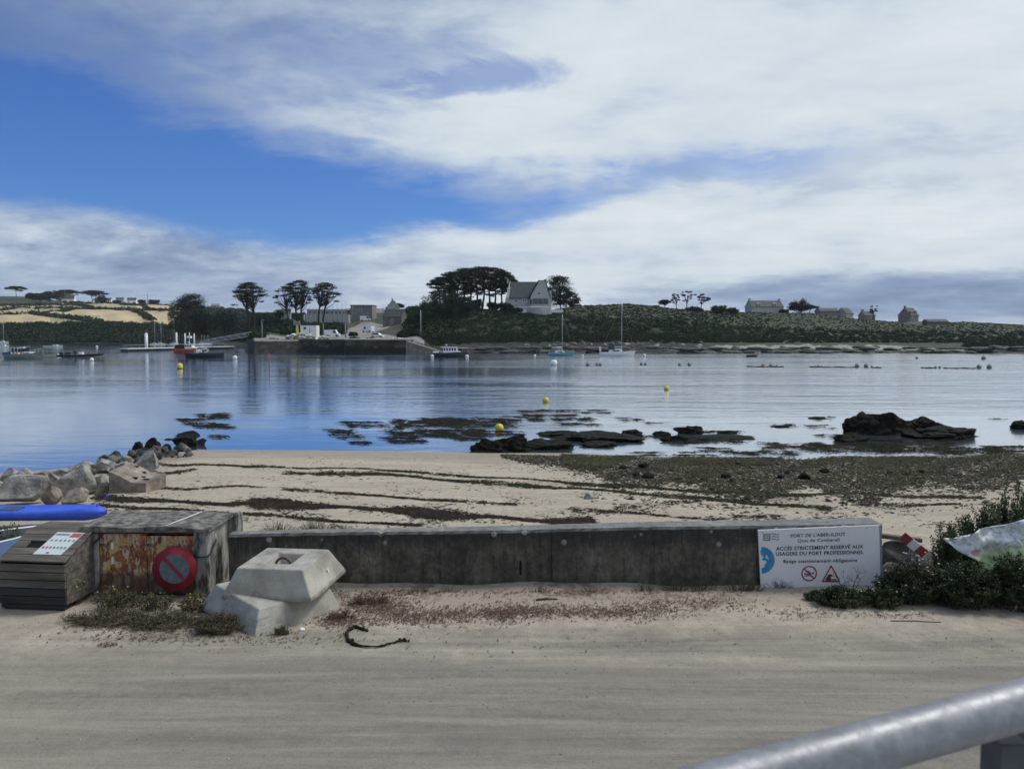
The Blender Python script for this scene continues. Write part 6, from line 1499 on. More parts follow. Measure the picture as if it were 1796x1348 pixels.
# ------------------------------------------------------------------ rocks standing in the shallows
def sea_rocks():
    R = [(1490, 1552, 729, 762, 'left shoulder of the biggest black rock in the shallows on the right', 1), (1530, 1612, 726, 765, 'tallest central hump of the biggest black rock in the shallows', 1), (1590, 1664, 735, 764, 'right hump of the biggest black rock in the shallows', 1),
         (1610, 1728, 752, 771, 'low sloping black ledge at the right foot of the biggest rock', 1), (1476, 1526, 761, 776, 'low black rock in front of the left shoulder of the biggest rock', 1), (1776, 1815, 740, 753, 'black rock cut off by the right edge of the picture', 1),
         (1188, 1232, 745, 761, 'dome-shaped black rock in the shallows right of centre', 1), (1148, 1175, 756, 766, 'small black rock left of the dome-shaped one', 1), (1165, 1225, 760, 776, 'flat dark rock just in front of the dome-shaped one', .6), (1220, 1320, 764, 773, 'thin dark ledge right of the dome-shaped rock', .5), (1262, 1292, 754, 761, 'tiny low rock right of the dome-shaped one', .7),
         (832, 890, 767, 794, 'left part of the long black rock at the water edge in the middle', .8), (868, 932, 762, 792, 'tallest hump of the long black rock at the water edge in the middle', 1), (920, 996, 766, 789, 'right hump of the long black rock at the water edge in the middle', .85),
         (938, 1010, 754, 766, 'low weedy rock behind the long black rock', .8), (1000, 1128, 751, 776, 'broad flat weed-covered rock right of the long black rock', .6), (1090, 1125, 754, 765, 'small black lump on the right end of the broad weedy rock', 1), (1010, 1090, 772, 784, 'thin weedy ledge in front of the broad weedy rock', .6),
         (1358, 1390, 744, 750, 'small flat rock left of the biggest rock, nearer the shore', .6), (1424, 1458, 731, 736, 'small flat rock left of the biggest rock, farther out', .6)]
    for i, (a, b, t_, bt, lb, f) in enumerate(R):
        c = atZ((a+b)/2, bt-1, WATER); k = c.y/F; w_ = (b-a)*k; h = (bt-t_)*k*.80*f; dd = min(w_*.75, 3.2)
        me = rock_mesh(w_*1.12, dd, h*1.6, 400+i, 3, 5, .34, flat=True)
        o = link('sea_rock', me, None, M['rock_dark'], (c.x, c.y+dd*.35, WATER-h*.35), (0, 0, 0)); tag(o, lb, 'rock', 'black rocks in the shallows')
sea_rocks()

# ------------------------------------------------------------------ strewn weed, stones, kelp: stuff nobody could count
def ribbons(P, ang, ln, wd, rng, curl=.8, lift=.02):
    """curved flat strips; P (n,3) ang,ln,wd (n,)"""
    n = len(P); S = 4; cur = rng.normal(size=n)*curl; V = np.zeros((n, S+1, 2, 3)); p = P.copy(); a = ang.copy()
    zl = rng.random((n, S+1))*lift
    p[:, 0] -= np.cos(a)*ln/2; p[:, 1] -= np.sin(a)*ln/2
    for i in range(S+1):
        wv = wd*(.35 if i in (0, S) else 1)*rng.uniform(.7, 1.2, n)*.5
        nx, ny = -np.sin(a), np.cos(a)
        for s_, sg in ((0, -1), (1, 1)):
            V[:, i, s_, 0] = p[:, 0]+nx*wv*sg; V[:, i, s_, 1] = p[:, 1]+ny*wv*sg; V[:, i, s_, 2] = p[:, 2]+zl[:, i]+(wv*.5*s_)
        p[:, 0] += np.cos(a)*ln/S; p[:, 1] += np.sin(a)*ln/S; a = a+cur/S*1.5
    idx = np.arange(n*(S+1)*2).reshape(n, S+1, 2)
    Q = np.stack([idx[:, :-1, 0], idx[:, 1:, 0], idx[:, 1:, 1], idx[:, :-1, 1]], -1).reshape(-1, 4)
    return V.reshape(-1, 3), Q
M['weed_dark'] = mat('dried_seaweed', (.012, .010, .009), (.055, .036, .028), 2, .9, spec=.08, c3=(.024, .017, .014), island=.6, lo=.2, hi=.85)
M['weed_green'] = mat('green_black_seaweed', (.009, .012, .008), (.042, .046, .024), 2, .9, spec=.08, c3=(.018, .022, .013), island=.6, lo=.2, hi=.85)
M['weed_brown'] = mat('brown_dry_weed', (.06, .038, .028), (.20, .14, .10), 2, .85, c3=(.11, .072, .052), island=.6, lo=.2, hi=.85)
M['kelp'] = mat('wet_kelp', (.006, .007, .005), (.035, .032, .022), 2, .9, c3=(.014, .015, .010), island=.6, spec=.05, lo=.2, hi=.85)

def wrack():
    rng = np.random.default_rng(21); dark = []; green = []
    L = [  # polyline, half thickness px (start, end), count, green?
        ([(430, 819), (470, 817), (540, 823), (640, 821), (760, 832), (870, 838), (1000, 846), (1150, 856), (1330, 867), (1420, 870)], 1.6, 1500, 1),
        ([(1000, 848), (1150, 857), (1330, 868), (1500, 866), (1600, 871), (1720, 874)], 3.0, 1700, 1),
        ([(560, 830), (650, 831), (720, 836), (800, 843), (900, 851), (1000, 856), (1150, 868), (1300, 881), (1460, 893)], 3.2, 3000, 1),
        ([(500, 829), (580, 831)], 2.2, 200, 1), ([(270, 812), (300, 816), (340, 814), (450, 820)], 1.3, 260, 0), ([(255, 831), (300, 829), (340, 823)], 1.2, 170, 0),
        ([(270, 854), (330, 858), (420, 853), (460, 855)], 1.2, 260, 0), ([(500, 858), (550, 860), (620, 868), (700, 872), (800, 880), (905, 884)], 2.0, 650, 0),
        ([(168, 872), (230, 876), (300, 880), (400, 884), (460, 880), (520, 884), (600, 888)], 5.5, 2300, 0),
        ([(440, 882), (540, 890), (620, 890), (700, 895), (760, 902), (820, 905)], 7, 3300, 0),
        ([(720, 900), (800, 906), (880, 908), (960, 914), (1040, 917)], 6.5, 2600, 0),
        ([(170, 885), (260, 892), (400, 899), (520, 908), (640, 918), (740, 921)], 2.6, 1300, 0),
        ([(1000, 893), (1080, 898), (1170, 906), (1260, 910), (1370, 905)], 4.0, 420, 0), ([(1500, 882), (1600, 888), (1680, 884)], 5, 260, 0), ([(1080, 890), (1230, 880)], 8, 150, 0)]
    for pts, th, n, gr in L:
        pts = np.array(pts, float); seg = np.hypot(*np.diff(pts, axis=0).T); cum = np.concatenate([[0], np.cumsum(seg)]); u = rng.random(n)*cum[-1]
        # patchy density
        keep = rng.random(n) < .45+.55*(np.sin(u*.045+th)+np.sin(u*.13)*.7 > -.5); u = u[keep]; n = len(u)
        x = np.interp(u, cum, pts[:, 0])+rng.normal(size=n)*5; y = np.interp(u, cum, pts[:, 1])+np.sin(u*.035)*1.1+rng.normal(size=n)*th*.55*(.6+.5*np.sin(u*.021+1))
        P = onbeach(x, y, .004); s_ = P[:, 1]/20
        V, Q = ribbons(P, rng.normal(size=n)*.55, rng.uniform(.05, .30, n)*s_, rng.uniform(.012, .05, n)*s_, rng, lift=.03)
        (green if gr else dark).append((V, Q))
    n = 9500; x = rng.uniform(150, 1796, n); y = 800+(rng.random(n)**.8)*125
    k = (np.sin(x*.013+y*.21)+np.sin(x*.041-y*.12)+rng.normal(size=n)*.6 > .55); P = onbeach(x[k], y[k], .003); n = len(P)
    dark.append(ribbons(P, rng.normal(size=n)*.5, rng.uniform(.03, .16, n), rng.uniform(.01, .035, n), rng, lift=.012))
    for nm, prt, m_, lb in (('dark_wrack', dark, 'weed_dark', 'brown-black dried seaweed strewn in bands over the upper sand'), ('green_wrack', green, 'weed_green', 'green-black seaweed lying in long lines across the middle of the beach')):
        V, Q = cat_vf(prt); tag(link(nm, np_mesh(nm, V, Q), None, M[m_]), lb, None, None, 'stuff')
wrack()
def pebbles():
    rng = np.random.default_rng(22); n = 26000
    x = rng.uniform(880, 1800, n); up = np.interp(x, [880, 1000, 1300, 1700, 1800], [799, 801, 806, 803, 800]); dn = np.interp(x, [880, 1000, 1100, 1300, 1500, 1650, 1800], [802, 822, 838, 862, 862, 850, 838])
    t_ = rng.random(n)**1.25*(1+.25*np.sin(x*.03)); sp = rng.random(n) < .14; y = up+(dn-up)*t_*1.1+np.abs(rng.normal(size=n))*np.where(sp, 22, 4)*np.clip((x-880)/200, .1, 1)-2
    P = onbeach(x, y, 0); s_ = rng.uniform(.02, .07, n)*(1+.9*(rng.random(n) < .06))
    base = np.array([(1, 0, 0), (0, 1, 0), (-1, 0, 0), (0, -1, 0), (0, 0, .7), (0, 0, -.5)], float)
    V = base[None]*(1+rng.normal(size=(n, 6, 1))*.22)*s_[:, None, None]*np.array([1.25, 1, .8]); a = rng.random(n)*6.283
    X = V[..., 0]*np.cos(a)[:, None]-V[..., 1]*np.sin(a)[:, None]; Yv = V[..., 0]*np.sin(a)[:, None]+V[..., 1]*np.cos(a)[:, None]
    V = np.stack([X, Yv, V[..., 2]], -1)+P[:, None, :]
    T = np.array([(0, 1, 4), (1, 2, 4), (2, 3, 4), (3, 0, 4), (1, 0, 5), (2, 1, 5), (3, 2, 5), (0, 3, 5)])
    Q = (T[None]+6*np.arange(n)[:, None, None]).reshape(-1, 3)
    m_ = mat('foreshore_pebbles', (.014, .014, .010), (.18, .16, .12), .8, .85, c3=(.045, .041, .030), spec=.1, island=.75, lo=.12, hi=.95)
    tag(link('pebbles', np_mesh('pebbles', V.reshape(-1, 3), Q, smooth=True), None, m_), 'dark pebbles and weedy cobbles spread along the right part of the shoreline', None, None, 'stuff')
    n = 14000; x = rng.uniform(985, 1800, n); y = np.interp(x, [985, 1300, 1700, 1800], [800, 806, 803, 798])+np.abs(rng.normal(size=n))*7-3+np.where(rng.random(n) < .5, rng.uniform(0, 1, n)**1.3*np.interp(x, [985, 1150, 1300, 1650, 1800], [15, 45, 62, 50, 30]), 0)
    k = (np.sin(x*.021)+np.sin(x*.05+y*.2)+rng.normal(size=n)*.7 > -.3); P = onbeach(x[k], y[k], .03); P[:, 2] = np.maximum(P[:, 2], WATER+.01); n = len(P)
    V, Q = ribbons(P, rng.normal(size=n)*.5, rng.uniform(.06, .3, n), rng.uniform(.02, .07, n), rng, lift=.05)
    g = mat('shore_algae', (.016, .016, .010), (.085, .095, .03), .35, .85, c3=(.036, .036, .02), spec=.1, island=.4, lo=.2, hi=.9)
    tag(link('shore_weed', np_mesh('shore_weed', V, Q), None, g), 'olive-green weed fringing the waterline on the right', None, None, 'stuff')
    # larger cobbles one can tell apart
    base_ = [rock_mesh(.42, .32, .22, 500+i, 7, 2, .12) for i in range(4)]
    for b_ in base_: b_.materials.append(M['rock_dark'])
    rr = random.Random(8)
    for i in range(16):
        px = rr.uniform(1080, 1650); py = rr.uniform(812, 850); s_ = rr.uniform(.6, 1.4)
        tag(link('cobble', base_[i % 4], None, (), bp(px, py)-Vector((0, 0, .02)), (0, 0, rr.random()*6), (s_, s_, s_)), 'dark cobble larger than the pebbles round it on the right of the beach', 'stone', 'larger dark cobbles on the foreshore')
    o = link('stone', rock_mesh(.34, .26, .2, 520, 7, 3, .08), None, M['granite'], bp(1033, 874)-Vector((0, 0, .01))); tag(o, 'single grey stone lying on the open sand in the middle of the beach', 'stone')
pebbles()
def kelp():
    rng = np.random.default_rng(23)
    patches = [(372, 730, 24, 4, 130), (350, 740, 30, 5, 170), (372, 748, 30, 5, 150), (396, 727, 10, 2, 25), (385, 766, 14, 2, 50), (640, 744, 36, 4, 200), (600, 758, 18, 4, 110), (612, 766, 22, 3, 80), (632, 777, 16, 2, 80), (585, 755, 15, 2, 20),
               (735, 743, 42, 6, 420), (690, 752, 14, 3, 30), (745, 762, 56, 5, 480), (710, 772, 30, 4, 300), (790, 740, 40, 6, 330), (840, 742, 60, 9, 480), (800, 760, 60, 6, 380), (860, 760, 50, 4, 260), (820, 770, 22, 3, 120),
               (960, 725, 45, 5, 240), (1010, 740, 36, 6, 200), (1035, 722, 30, 3, 70), (1105, 736, 16, 3, 45), (1150, 742, 18, 2, 16), (920, 735, 30, 5, 130), (1000, 760, 40, 3, 110), (1120, 766, 30, 2, 60),
               (1375, 747, 18, 2, 26), (1445, 734, 20, 2, 26), (1440, 749, 22, 3, 40), (1455, 765, 25, 2, 40), (1240, 772, 60, 5, 260), (1255, 758, 40, 3, 80), (1400, 783, 60, 7, 330), (1500, 786, 80, 8, 620), (1600, 786, 90, 8, 620), (1700, 792, 80, 6, 500), (1770, 788, 40, 5, 200),
               (1250, 790, 30, 4, 100), (1340, 795, 60, 5, 220), (1180, 797, 60, 3, 150), (1620, 775, 50, 3, 160), (1760, 735, 16, 1, 10), (880, 790, 40, 3, 60), (1530, 775, 30, 3, 100)]
    out = []
    for px, py, rx, ry, n in patches:
        n = int(n*.85); d = rng.normal(size=(n, 2))*.5; lump = np.floor(rng.random(n)*(6+n/25)); d = d*.30+np.stack([np.sin(lump*37+px), np.sin(lump*91+py)], 1)*.85; x = px+d[:, 0]*rx+d[:, 1]*rx*.2; y = py+d[:, 1]*ry
        rx_, ry_, rz_ = ray(x, y); k = (WATER+.012-CAMZ)/rz_; P = np.stack([rx_*k, ry_*k, np.full(n, WATER+.012)], 1)
        sc = P[:, 1]/45
        out.append(ribbons(P, rng.normal(size=n)*.35, rng.uniform(.2, .9, n)*sc, rng.uniform(.03, .10, n)*sc, rng, curl=.5, lift=.06))
    V, Q = cat_vf(out); tag(link('kelp', np_mesh('kelp', V, Q), None, M['kelp']), 'dark kelp floating in patches on the shallow water off the beach', None, None, 'stuff')
kelp()
def road_litter():
    rng = np.random.default_rng(24); out = []
    cl = [(660, 1062, 60, 14, 900), (600, 1088, 40, 12, 420), (720, 1082, 70, 14, 620), (800, 1075, 60, 12, 420), (880, 1075, 40, 13, 480), (930, 1072, 50, 12, 450), (1010, 1072, 60, 10, 260), (1100, 1075, 90, 11, 520), (1180, 1060, 90, 12, 320), (1260, 1058, 60, 10, 140),
          (560, 1040, 30, 6, 60), (450, 1120, 120, 12, 170), (250, 1120, 90, 9, 160), (190, 1132, 20, 3, 40), (1400, 1075, 80, 9, 120), (1560, 1078, 70, 7, 90), (900, 1120, 500, 25, 70), (300, 1098, 110, 14, 700), (200, 1092, 60, 12, 380), (1000, 1042, 300, 5, 260), (700, 1041, 90, 5, 200)]
    for px, py, rx, ry, n in cl:
        n = int(n*1.2); d = rng.normal(size=(n, 2))*.6; x = px+d[:, 0]*rx; y = np.maximum(py+d[:, 1]*ry, 1037)
        P = np.array([atZ(a, b, 0)[:] for a, b in zip(x, y)]); P[:, 2] = road_z(P[:, 0], P[:, 1])+.002
        out.append(ribbons(P, rng.random(n)*6.28, rng.uniform(.012, .075, n)*(1+(rng.random(n) < .05)), rng.uniform(.005, .016, n), rng, curl=1.2, lift=.018))
    V, Q = cat_vf(out); tag(link('seaweed_litter', np_mesh('seaweed_litter', V, Q), None, M['weed_brown']), 'brown crumbs of dry seaweed scattered on the sandy verge before the wall', None, None, 'stuff')
    n = 2600; x = rng.uniform(-7, 7, n); y = 6+5*rng.random(n)**.5; s_ = rng.uniform(.003, .011, n); P = np.stack([x, y, road_z(x, y)], 1)
    base = np.array([(1, 0, 0), (0, 1, 0), (-1, 0, 0), (0, -1, 0), (0, 0, .7), (0, 0, -.5)], float)
    V = base[None]*(1+rng.normal(size=(n, 6, 1))*.2)*s_[:, None, None]+P[:, None, :]
    T = np.array([(0, 1, 4), (1, 2, 4), (2, 3, 4), (3, 0, 4), (1, 0, 5), (2, 1, 5), (3, 2, 5), (0, 3, 5)]); Q = (T[None]+6*np.arange(n)[:, None, None]).reshape(-1, 3)
    m_ = mat('road_grit', (.06, .055, .05), (.5, .48, .44), 3, .85, c3=(.22, .2, .18), island=.8, lo=.1, hi=.95)
    tag(link('grit', np_mesh('grit', V.reshape(-1, 3), Q), None, m_), 'fine gravel and grit scattered over the sandy road', None, None, 'stuff')
road_litter()

# ------------------------------------------------------------------ plants close by
def plant(name, c, rx, ry, h, nst, nl, ls, leafm, seed, label, cat='plant', flowers=None, up=.55, group=None, stemm='stem', sr=.004, dome=True, aspect=None, fl_only_top=True):
    rng = np.random.default_rng(seed); root = empty(name, c, 0, label, cat, group); aspect = aspect or (.16 if leafm in ('leaf_straw', 'weed_brown') or name in ('grass_tuft', 'beach_grass') else .5); sm = MB(); C_ = []; A_ = []; tips = []
    for i in range(nst):
        a = rng.random()*6.283; r = math.sqrt(rng.random()); bx, by = math.cos(a)*r*rx*.55, math.sin(a)*r*ry*.55
        a2 = a+rng.normal()*.5; tx, ty = math.cos(a2)*r*rx, math.sin(a2)*r*ry
        hz = h*(1-.6*r*r if dome else rng.uniform(.6, 1))*rng.uniform(.7, 1.12)
        p0 = Vector((bx, by, -.03)); p2 = Vector((tx, ty, hz)); p1 = (p0+p2)/2+Vector((rng.normal()*.06*rx, rng.normal()*.06*ry, hz*.18))
        pts = [p0, p0.lerp(p1, .6), p1, p1.lerp(p2, .6), p2]; sm.tube(pts, [sr*1.6, sr*1.3, sr, sr*.7, sr*.4], 4, cap=False); tips.append(p2)
        for j in range(nl):
            f = .18+.84*rng.random(); q = p0.lerp(p1, f*2) if f < .5 else p1.lerp(p2, f*2-1)
            d = rng.normal(size=3); d[2] = abs(d[2])*up+.1; d /= np.linalg.norm(d); C_.append(np.array(q)+d*ls*rng.uniform(.4, 1.6)); A_.append(d)
    sm.build('stems', M[stemm], root)
    V, Q = cards(np.array(C_), ls*rng.uniform(.6, 1.5, len(C_)), rng, aspect, 0, np.array(A_)); V[:, 2] = np.maximum(V[:, 2], .004)
    link('foliage', np_mesh('foliage', V, Q), root, M[leafm])
    if flowers:
        fm, nf, fr = flowers; fb = MB()
        for i in range(nf):
            q = tips[int(rng.integers(len(tips)))]; q = q+Vector((rng.normal()*.02, -abs(rng.normal())*.02, .01+rng.random()*.02))
            fb.ball(q, fr*rng.uniform(.7, 1.2), 0, 7, 4, (1, 1, .45))
        fb.build('flowers', M[fm], root)
    return root
M['fl_white'] = mat('white_petals', (.55, .56, .54), (.42, .44, .40), 20, .8)
M['fl_yellow'] = mat('yellow_petals', (.50, .42, .08), (.42, .34, .06), 20, .8)
M['leaf_dark_near'] = foliage('foliage_dark_near', (.020, .034, .018), (.085, .11, .05), (.045, .065, .03), 1.5)
M['leaf_straw'] = foliage('foliage_straw', (.05, .042, .03), (.19, .15, .105), (.10, .082, .056), 3)
def gz(px, py): return onroad(px, py)
# right-hand thicket
plant('tamarisk_bush', atY(1775, 1000, 12.0)+Vector((0, 0, -.15)), .66, .5, 1.46, 130, 110, .038, 'leaf_near', 31, 'tallest green bush at the right edge, behind the torn white banner', 'bush', up=1.2, dome=True)
plant('tamarisk_bush', atY(1712, 985, 11.9)+Vector((0, 0, -.25)), .60, .4, 1.04, 110, 100, .038, 'leaf_near', 32, 'mid-height green bush left of the tallest one, above the torn banner', 'bush', up=1.2)
plant('tamarisk_bush', atY(1662, 990, 11.7)+Vector((0, 0, -.2)), .28, .3, .82, 50, 90, .032, 'leaf_near', 33, 'slim light green bush right of the red and white board', 'bush', up=1.2)
plant('bramble', gz(1600, 1052), .50, .35, .50, 120, 90, .034, 'leaf_dark_near', 34, 'dark low bramble right of the sign, below the red and white board', 'bush', ('fl_white', 16, .013))
plant('bramble', gz(1690, 1060), .58, .4, .58, 140, 100, .034, 'leaf_dark_near', 35, 'dark low bramble directly below the torn white banner', 'bush', ('fl_white', 10, .011))
plant('bramble', gz(1785, 1062), .58, .45, .66, 140, 100, .034, 'leaf_dark_near', 36, 'dark low bramble at the right edge below the banner', 'bush', ('fl_white', 8, .010))
plant('wild_carrot', atY(1592, 1000, 11.1)+Vector((0, 0, -.1)), .25, .2, .42, 18, 14, .022, 'leaf_near', 37, 'white-flowered plant just below the red and white board', 'plant', ('fl_white', 22, .020), sr=.003)
plant('wild_carrot', gz(1628, 1030), .22, .2, .60, 14, 14, .022, 'leaf_near', 38, 'taller white-flowered plant right of the red and white board', 'plant', ('fl_white', 16, .018), sr=.003)
plant('ivy_mound', gz(1478, 1060), .42, .25, .24, 80, 80, .026, 'leaf_dark_near', 39, 'low dark green mound in front of the lower right corner of the sign', 'bush')
plant('ivy_mound', gz(1545, 1062), .32, .22, .27, 60, 75, .026, 'leaf_dark_near', 40, 'low dark green mound between the sign corner and the brambles', 'bush', ('fl_white', 4, .012))
plant('ivy_mound', gz(1428, 1052), .16, .1, .12, 34, 50, .02, 'leaf_dark_near', 41, 'smallest dark green mound creeping left below the sign triangle', 'bush')
def twigs(c, h, w_, n, seed, label):
    rng = random.Random(seed); root = empty('dead_shrub', c, 0, label, 'shrub'); mb = MB()
    def br(p, d, L, r, k):
        q = p+d*L; mid = (p+q)/2+Vector((rng.gauss(0, .1), rng.gauss(0, .04), rng.gauss(0, .1)))*L; mb.tube([p, mid, q], [r, r*.8, r*.5], 4, cap=False)
        if k: 
            for _ in range(3): br(q, (d+Vector((rng.gauss(0, .7), rng.gauss(0, .2), rng.gauss(.1, .6)))).normalized(), L*.62, r*.55, k-1)
    for i in range(n): br(Vector((rng.uniform(-w_, w_)*.4, 0, 0)), Vector((rng.uniform(-1, 1), rng.uniform(-.15, .05), rng.uniform(.4, 1))).normalized(), h*.42, .007, 3)
    mb.build('twigs', M['stem'], root)
twigs(gz(1515, 1046)+Vector((0, .12, .03)), .42, .45, 6, 3, 'bare grey twiggy shrub standing against the lower right of the sign')
plant('grass_tuft', gz(1372, 1034)+Vector((0, .1, 0)), .25, .06, .13, 60, 3, .02, 'leaf_grey', 42, 'dry grass tuft under the lower left of the sign', 'grass', ('fl_white', 3, .012), sr=.0025)
for i, (px, w_, h_) in enumerate([(1130, .2, .13), (1185, .25, .17), (1232, .3, .2), (1290, .34, .22), (1320, .2, .16)]):
    plant('grass_tuft', gz(px, 1036)+Vector((0, .02, 0)), w_, .07, h_, 46, 5, .022, 'leaf_grey' if i % 2 else 'leaf_near', 50+i, ['first and smallest grass tuft at the wall foot left of the sign', 'second grass tuft at the wall foot, two tufts before the bushiest', 'third grass tuft at the wall foot left of the sign', 'bushiest green grass tuft at the wall foot left of the sign', 'grass tuft touching the lower left corner of the sign'][i], 'grass', sr=.0025)
for i, (px, w_, h_) in enumerate([(735, .14, .07), (790, .18, .09), (945, .2, .10), (1035, .16, .06)]):
    plant('grass_tuft', gz(px, 1037), w_, .05, h_, 30, 6, .02, 'leaf_dark_near', 60+i, ['tiny dark weed at the wall foot nearest the concrete blocks', 'dark weed at the wall foot, second from the concrete blocks', 'dark weed at the foot of the wall below the drain slot', 'tiny dark weed at the wall foot right of the drain slot'][i], 'weed', sr=.0025)
# weeds round the locker and blocks
plant('weed_clump', gz(205, 1066), .38, .18, .30, 80, 22, .024, 'leaf_dry', 70, 'dark weeds growing up the left rusty door', 'weeds', ('fl_yellow', 5, .012), sr=.003)
plant('weed_clump', gz(275, 1068), .28, .16, .22, 60, 24, .024, 'leaf_dry', 71, 'dark weeds at the foot of the rusty doors left of the no-parking disc', 'weeds', sr=.003)
plant('weed_clump', gz(350, 1070), .30, .16, .24, 60, 24, .024, 'leaf_dry', 72, 'weeds under the no-parking disc and beside the locker pier', 'weeds', ('fl_yellow', 4, .011), sr=.003)
plant('weed_clump', gz(133, 1058), .14, .14, .46, 26, 16, .02, 'leaf_near', 73, 'thin yellow-flowered weed at the right corner of the wooden bin', 'weeds', ('fl_yellow', 12, .013), sr=.002)
plant('dry_weeds', gz(190, 1090), .62, .26, .12, 140, 22, .042, 'leaf_straw', 74, 'flattened brown dry weeds in front of the left rusty door', 'weeds')
plant('dry_weeds', gz(290, 1094), .62, .28, .13, 150, 22, .042, 'leaf_straw', 75, 'flattened brown dry weeds in front of the no-parking disc', 'weeds')
plant('dry_weeds', gz(385, 1106), .34, .2, .20, 150, 34, .036, 'leaf_straw', 76, 'bushy grey-brown dry weeds at the left corner of the lower mooring block', 'weeds')
plant('dry_weeds', gz(492, 1112), .12, .05, .09, 40, 12, .02, 'leaf_dry', 77, 'small dry tuft at the front side of the lower mooring block', 'weeds')
plant('dry_weeds', gz(648, 1058), .34, .12, .14, 70, 14, .03, 'weed_brown', 78, 'tangle of brown dry stalks by the wall right of the blocks', 'weeds', stemm='weed_brown')
plant('dry_weeds', gz(600, 1085), .22, .12, .10, 50, 14, .03, 'weed_brown', 79, 'tangle of brown dry stalks at the right foot of the lower mooring block', 'weeds', stemm='weed_brown')
plant('sea_beet', atY(20, 1030, 12.6), .50, .35, 1.02, 120, 60, .035, 'leaf_near', 80, 'bushy green plant left of the bin in front of the blue kayak', 'plant')
plant('sea_beet', atY(70, 1010, 12.6), .16, .15, .62, 40, 30, .03, 'leaf_grey', 81, 'small grey-green plant against the blue kayak', 'plant')
for i, (px, h_) in enumerate([(490, .16), (552, .2), (595, .12)]):
    plant('beach_grass', atY(px, 934, 11.75)+Vector((0, 0, -.08)), .36-.05*i, .2, h_+.12, 130, 5, .028, 'leaf_grey', 85+i, ['beach grass behind the wall nearest the locker', 'thickest beach grass behind the wall above the mooring blocks', 'thin beach grass behind the wall, farthest right of the three'][i], 'grass', sr=.003)

# ------------------------------------------------------------------ torn banner and barrier board in the thicket
def banner():
    m_ = bpy.data.materials.new('printed_banner'); m_.use_nodes = True; t = NT(m_.node_tree); b = m_.node_tree.nodes['Principled BSDF']
    tc_ = t.node('ShaderNodeTexCoord'); O = tc_.outputs['Object']; x, y, z = t.xyz(O); n = t.noise(O, 3.5, 6, .6); n2 = t.noise(O, 14, 6, .7)
    w_ = t.m('MULTIPLY', t.m('SUBTRACT', n, .5), .25)
    c = t.mix(t.ss(n2, .45, .6), (.62, .66, .68), (.50, .55, .56))
    c = t.mix(t.ss(t.m('ADD', n2, t.m('MULTIPLY', n, .3)), .70, .74, 0, .55), c, (.17, .20, .19))
    gr = t.m('MULTIPLY', t.ss(t.m('ADD', z, t.m('ADD', t.m('MULTIPLY', x, -.35), w_)), -.02, -.10), 1.0)
    c = t.mix(gr, c, t.ramp(n2, [(.4, (.22, .33, .15)), (.55, (.38, .48, .27)), (.65, (.5, .56, .42))]))
    dx_ = t.m('DIVIDE', t.m('SUBTRACT', x, -.24), .085); dz_ = t.m('DIVIDE', t.m('ADD', z, .10), .05)
    pk = t.ss(t.m('ADD', t.m('ADD', t.m('MULTIPLY', dx_, dx_), t.m('MULTIPLY', dz_, dz_)), t.m('MULTIPLY', w_, 3)), 1.2, .8); c = t.mix(pk, c, (.38, .22, .23))
    t.l.new(c, b.inputs['Base Color']); b.inputs['Roughness'].default_value = .55
    Y = 11.35; c0 = atY(1735, 955, Y); root = empty('torn_banner', c0, 0, 'crumpled torn white banner with green print tangled in the brambles on the right', 'banner')
    N = 26; TL, TR, BR, BL = [atY(*p, Y)-c0 for p in ((1652, 944), (1830, 900), (1830, 975), (1740, 1006))]
    rng = random.Random(6); mb = MB(); vs = []
    for j in range(N+1):
        for i in range(N+1):
            u, v_ = i/N, j/N; p = TL.lerp(TR, u).lerp(BL.lerp(BR, u), v_); q = Vector((p.x*3.2, p.z*3.2, 5))
            f = mnoise.fractal(q, .8, 2.2, 5); g = mnoise.ridged_multi_fractal(q*.8, .9, 2, 4, 1, 2) if hasattr(mnoise, 'ridged_multi_fractal') else f
            vs.append(p+Vector((f*.03, -.12*v_-f*.12-.05*math.sin(u*9+v_*4), f*.03-(.05*math.sin(u*8)**2 if j == 0 else 0))))
    fs = [(j*(N+1)+i, j*(N+1)+i+1, (j+1)*(N+1)+i+1, (j+1)*(N+1)+i) for j in range(N) for i in range(N)]
    mb.add(vs, fs, 0, True); o = mb.build('sheet', m_, root); sm_ = o.modifiers.new('thick', 'SOLIDIFY'); sm_.thickness = .004
banner()
plant('bramble', atY(1715, 1010, 11.1)+Vector((0, 0, -.25)), .24, .1, .46, 20, 26, .030, 'leaf_near', 91, 'loose bramble shoots in front of the left corner of the torn banner', 'bush')
plant('bramble', atY(1768, 1010, 11.15)+Vector((0, 0, -.25)), .32, .12, .62, 26, 30, .030, 'leaf_dark_near', 90, 'loose bramble shoots growing up in front of the torn banner', 'bush', ('fl_white', 4, .01))
def barrier():
    Y = 11.0; a = atY(1577, 944, Y); b = atY(1617, 976, Y); L = (b-a).length; ang = math.atan2(b.z-a.z, b.x-a.x); root = empty('barrier_board', a, 0, 'tilted red and white striped barrier board sticking out of the weeds by the sign', 'barrier', rot=(.25, -ang, 0))
    hgt = .125; n = 3; barred = mat('faded_barrier_red', (.30, .05, .07), (.22, .04, .05), 9, .7)
    for i in range(n):
        MB().box(L*i/n+.001, L*(i+1)/n-.001, -.01, .012, -.01, hgt).build('red_panel' if i % 2 == 0 else 'white_panel', barred if i % 2 == 0 else M['buoy_white'], root)
    for i in range(2): MB().tube([(.22+.05*i, .02, 0), (.40+.05*i, .03, -.24)], .010, 6).build('strut', M['pole_grey'], root)
barrier()
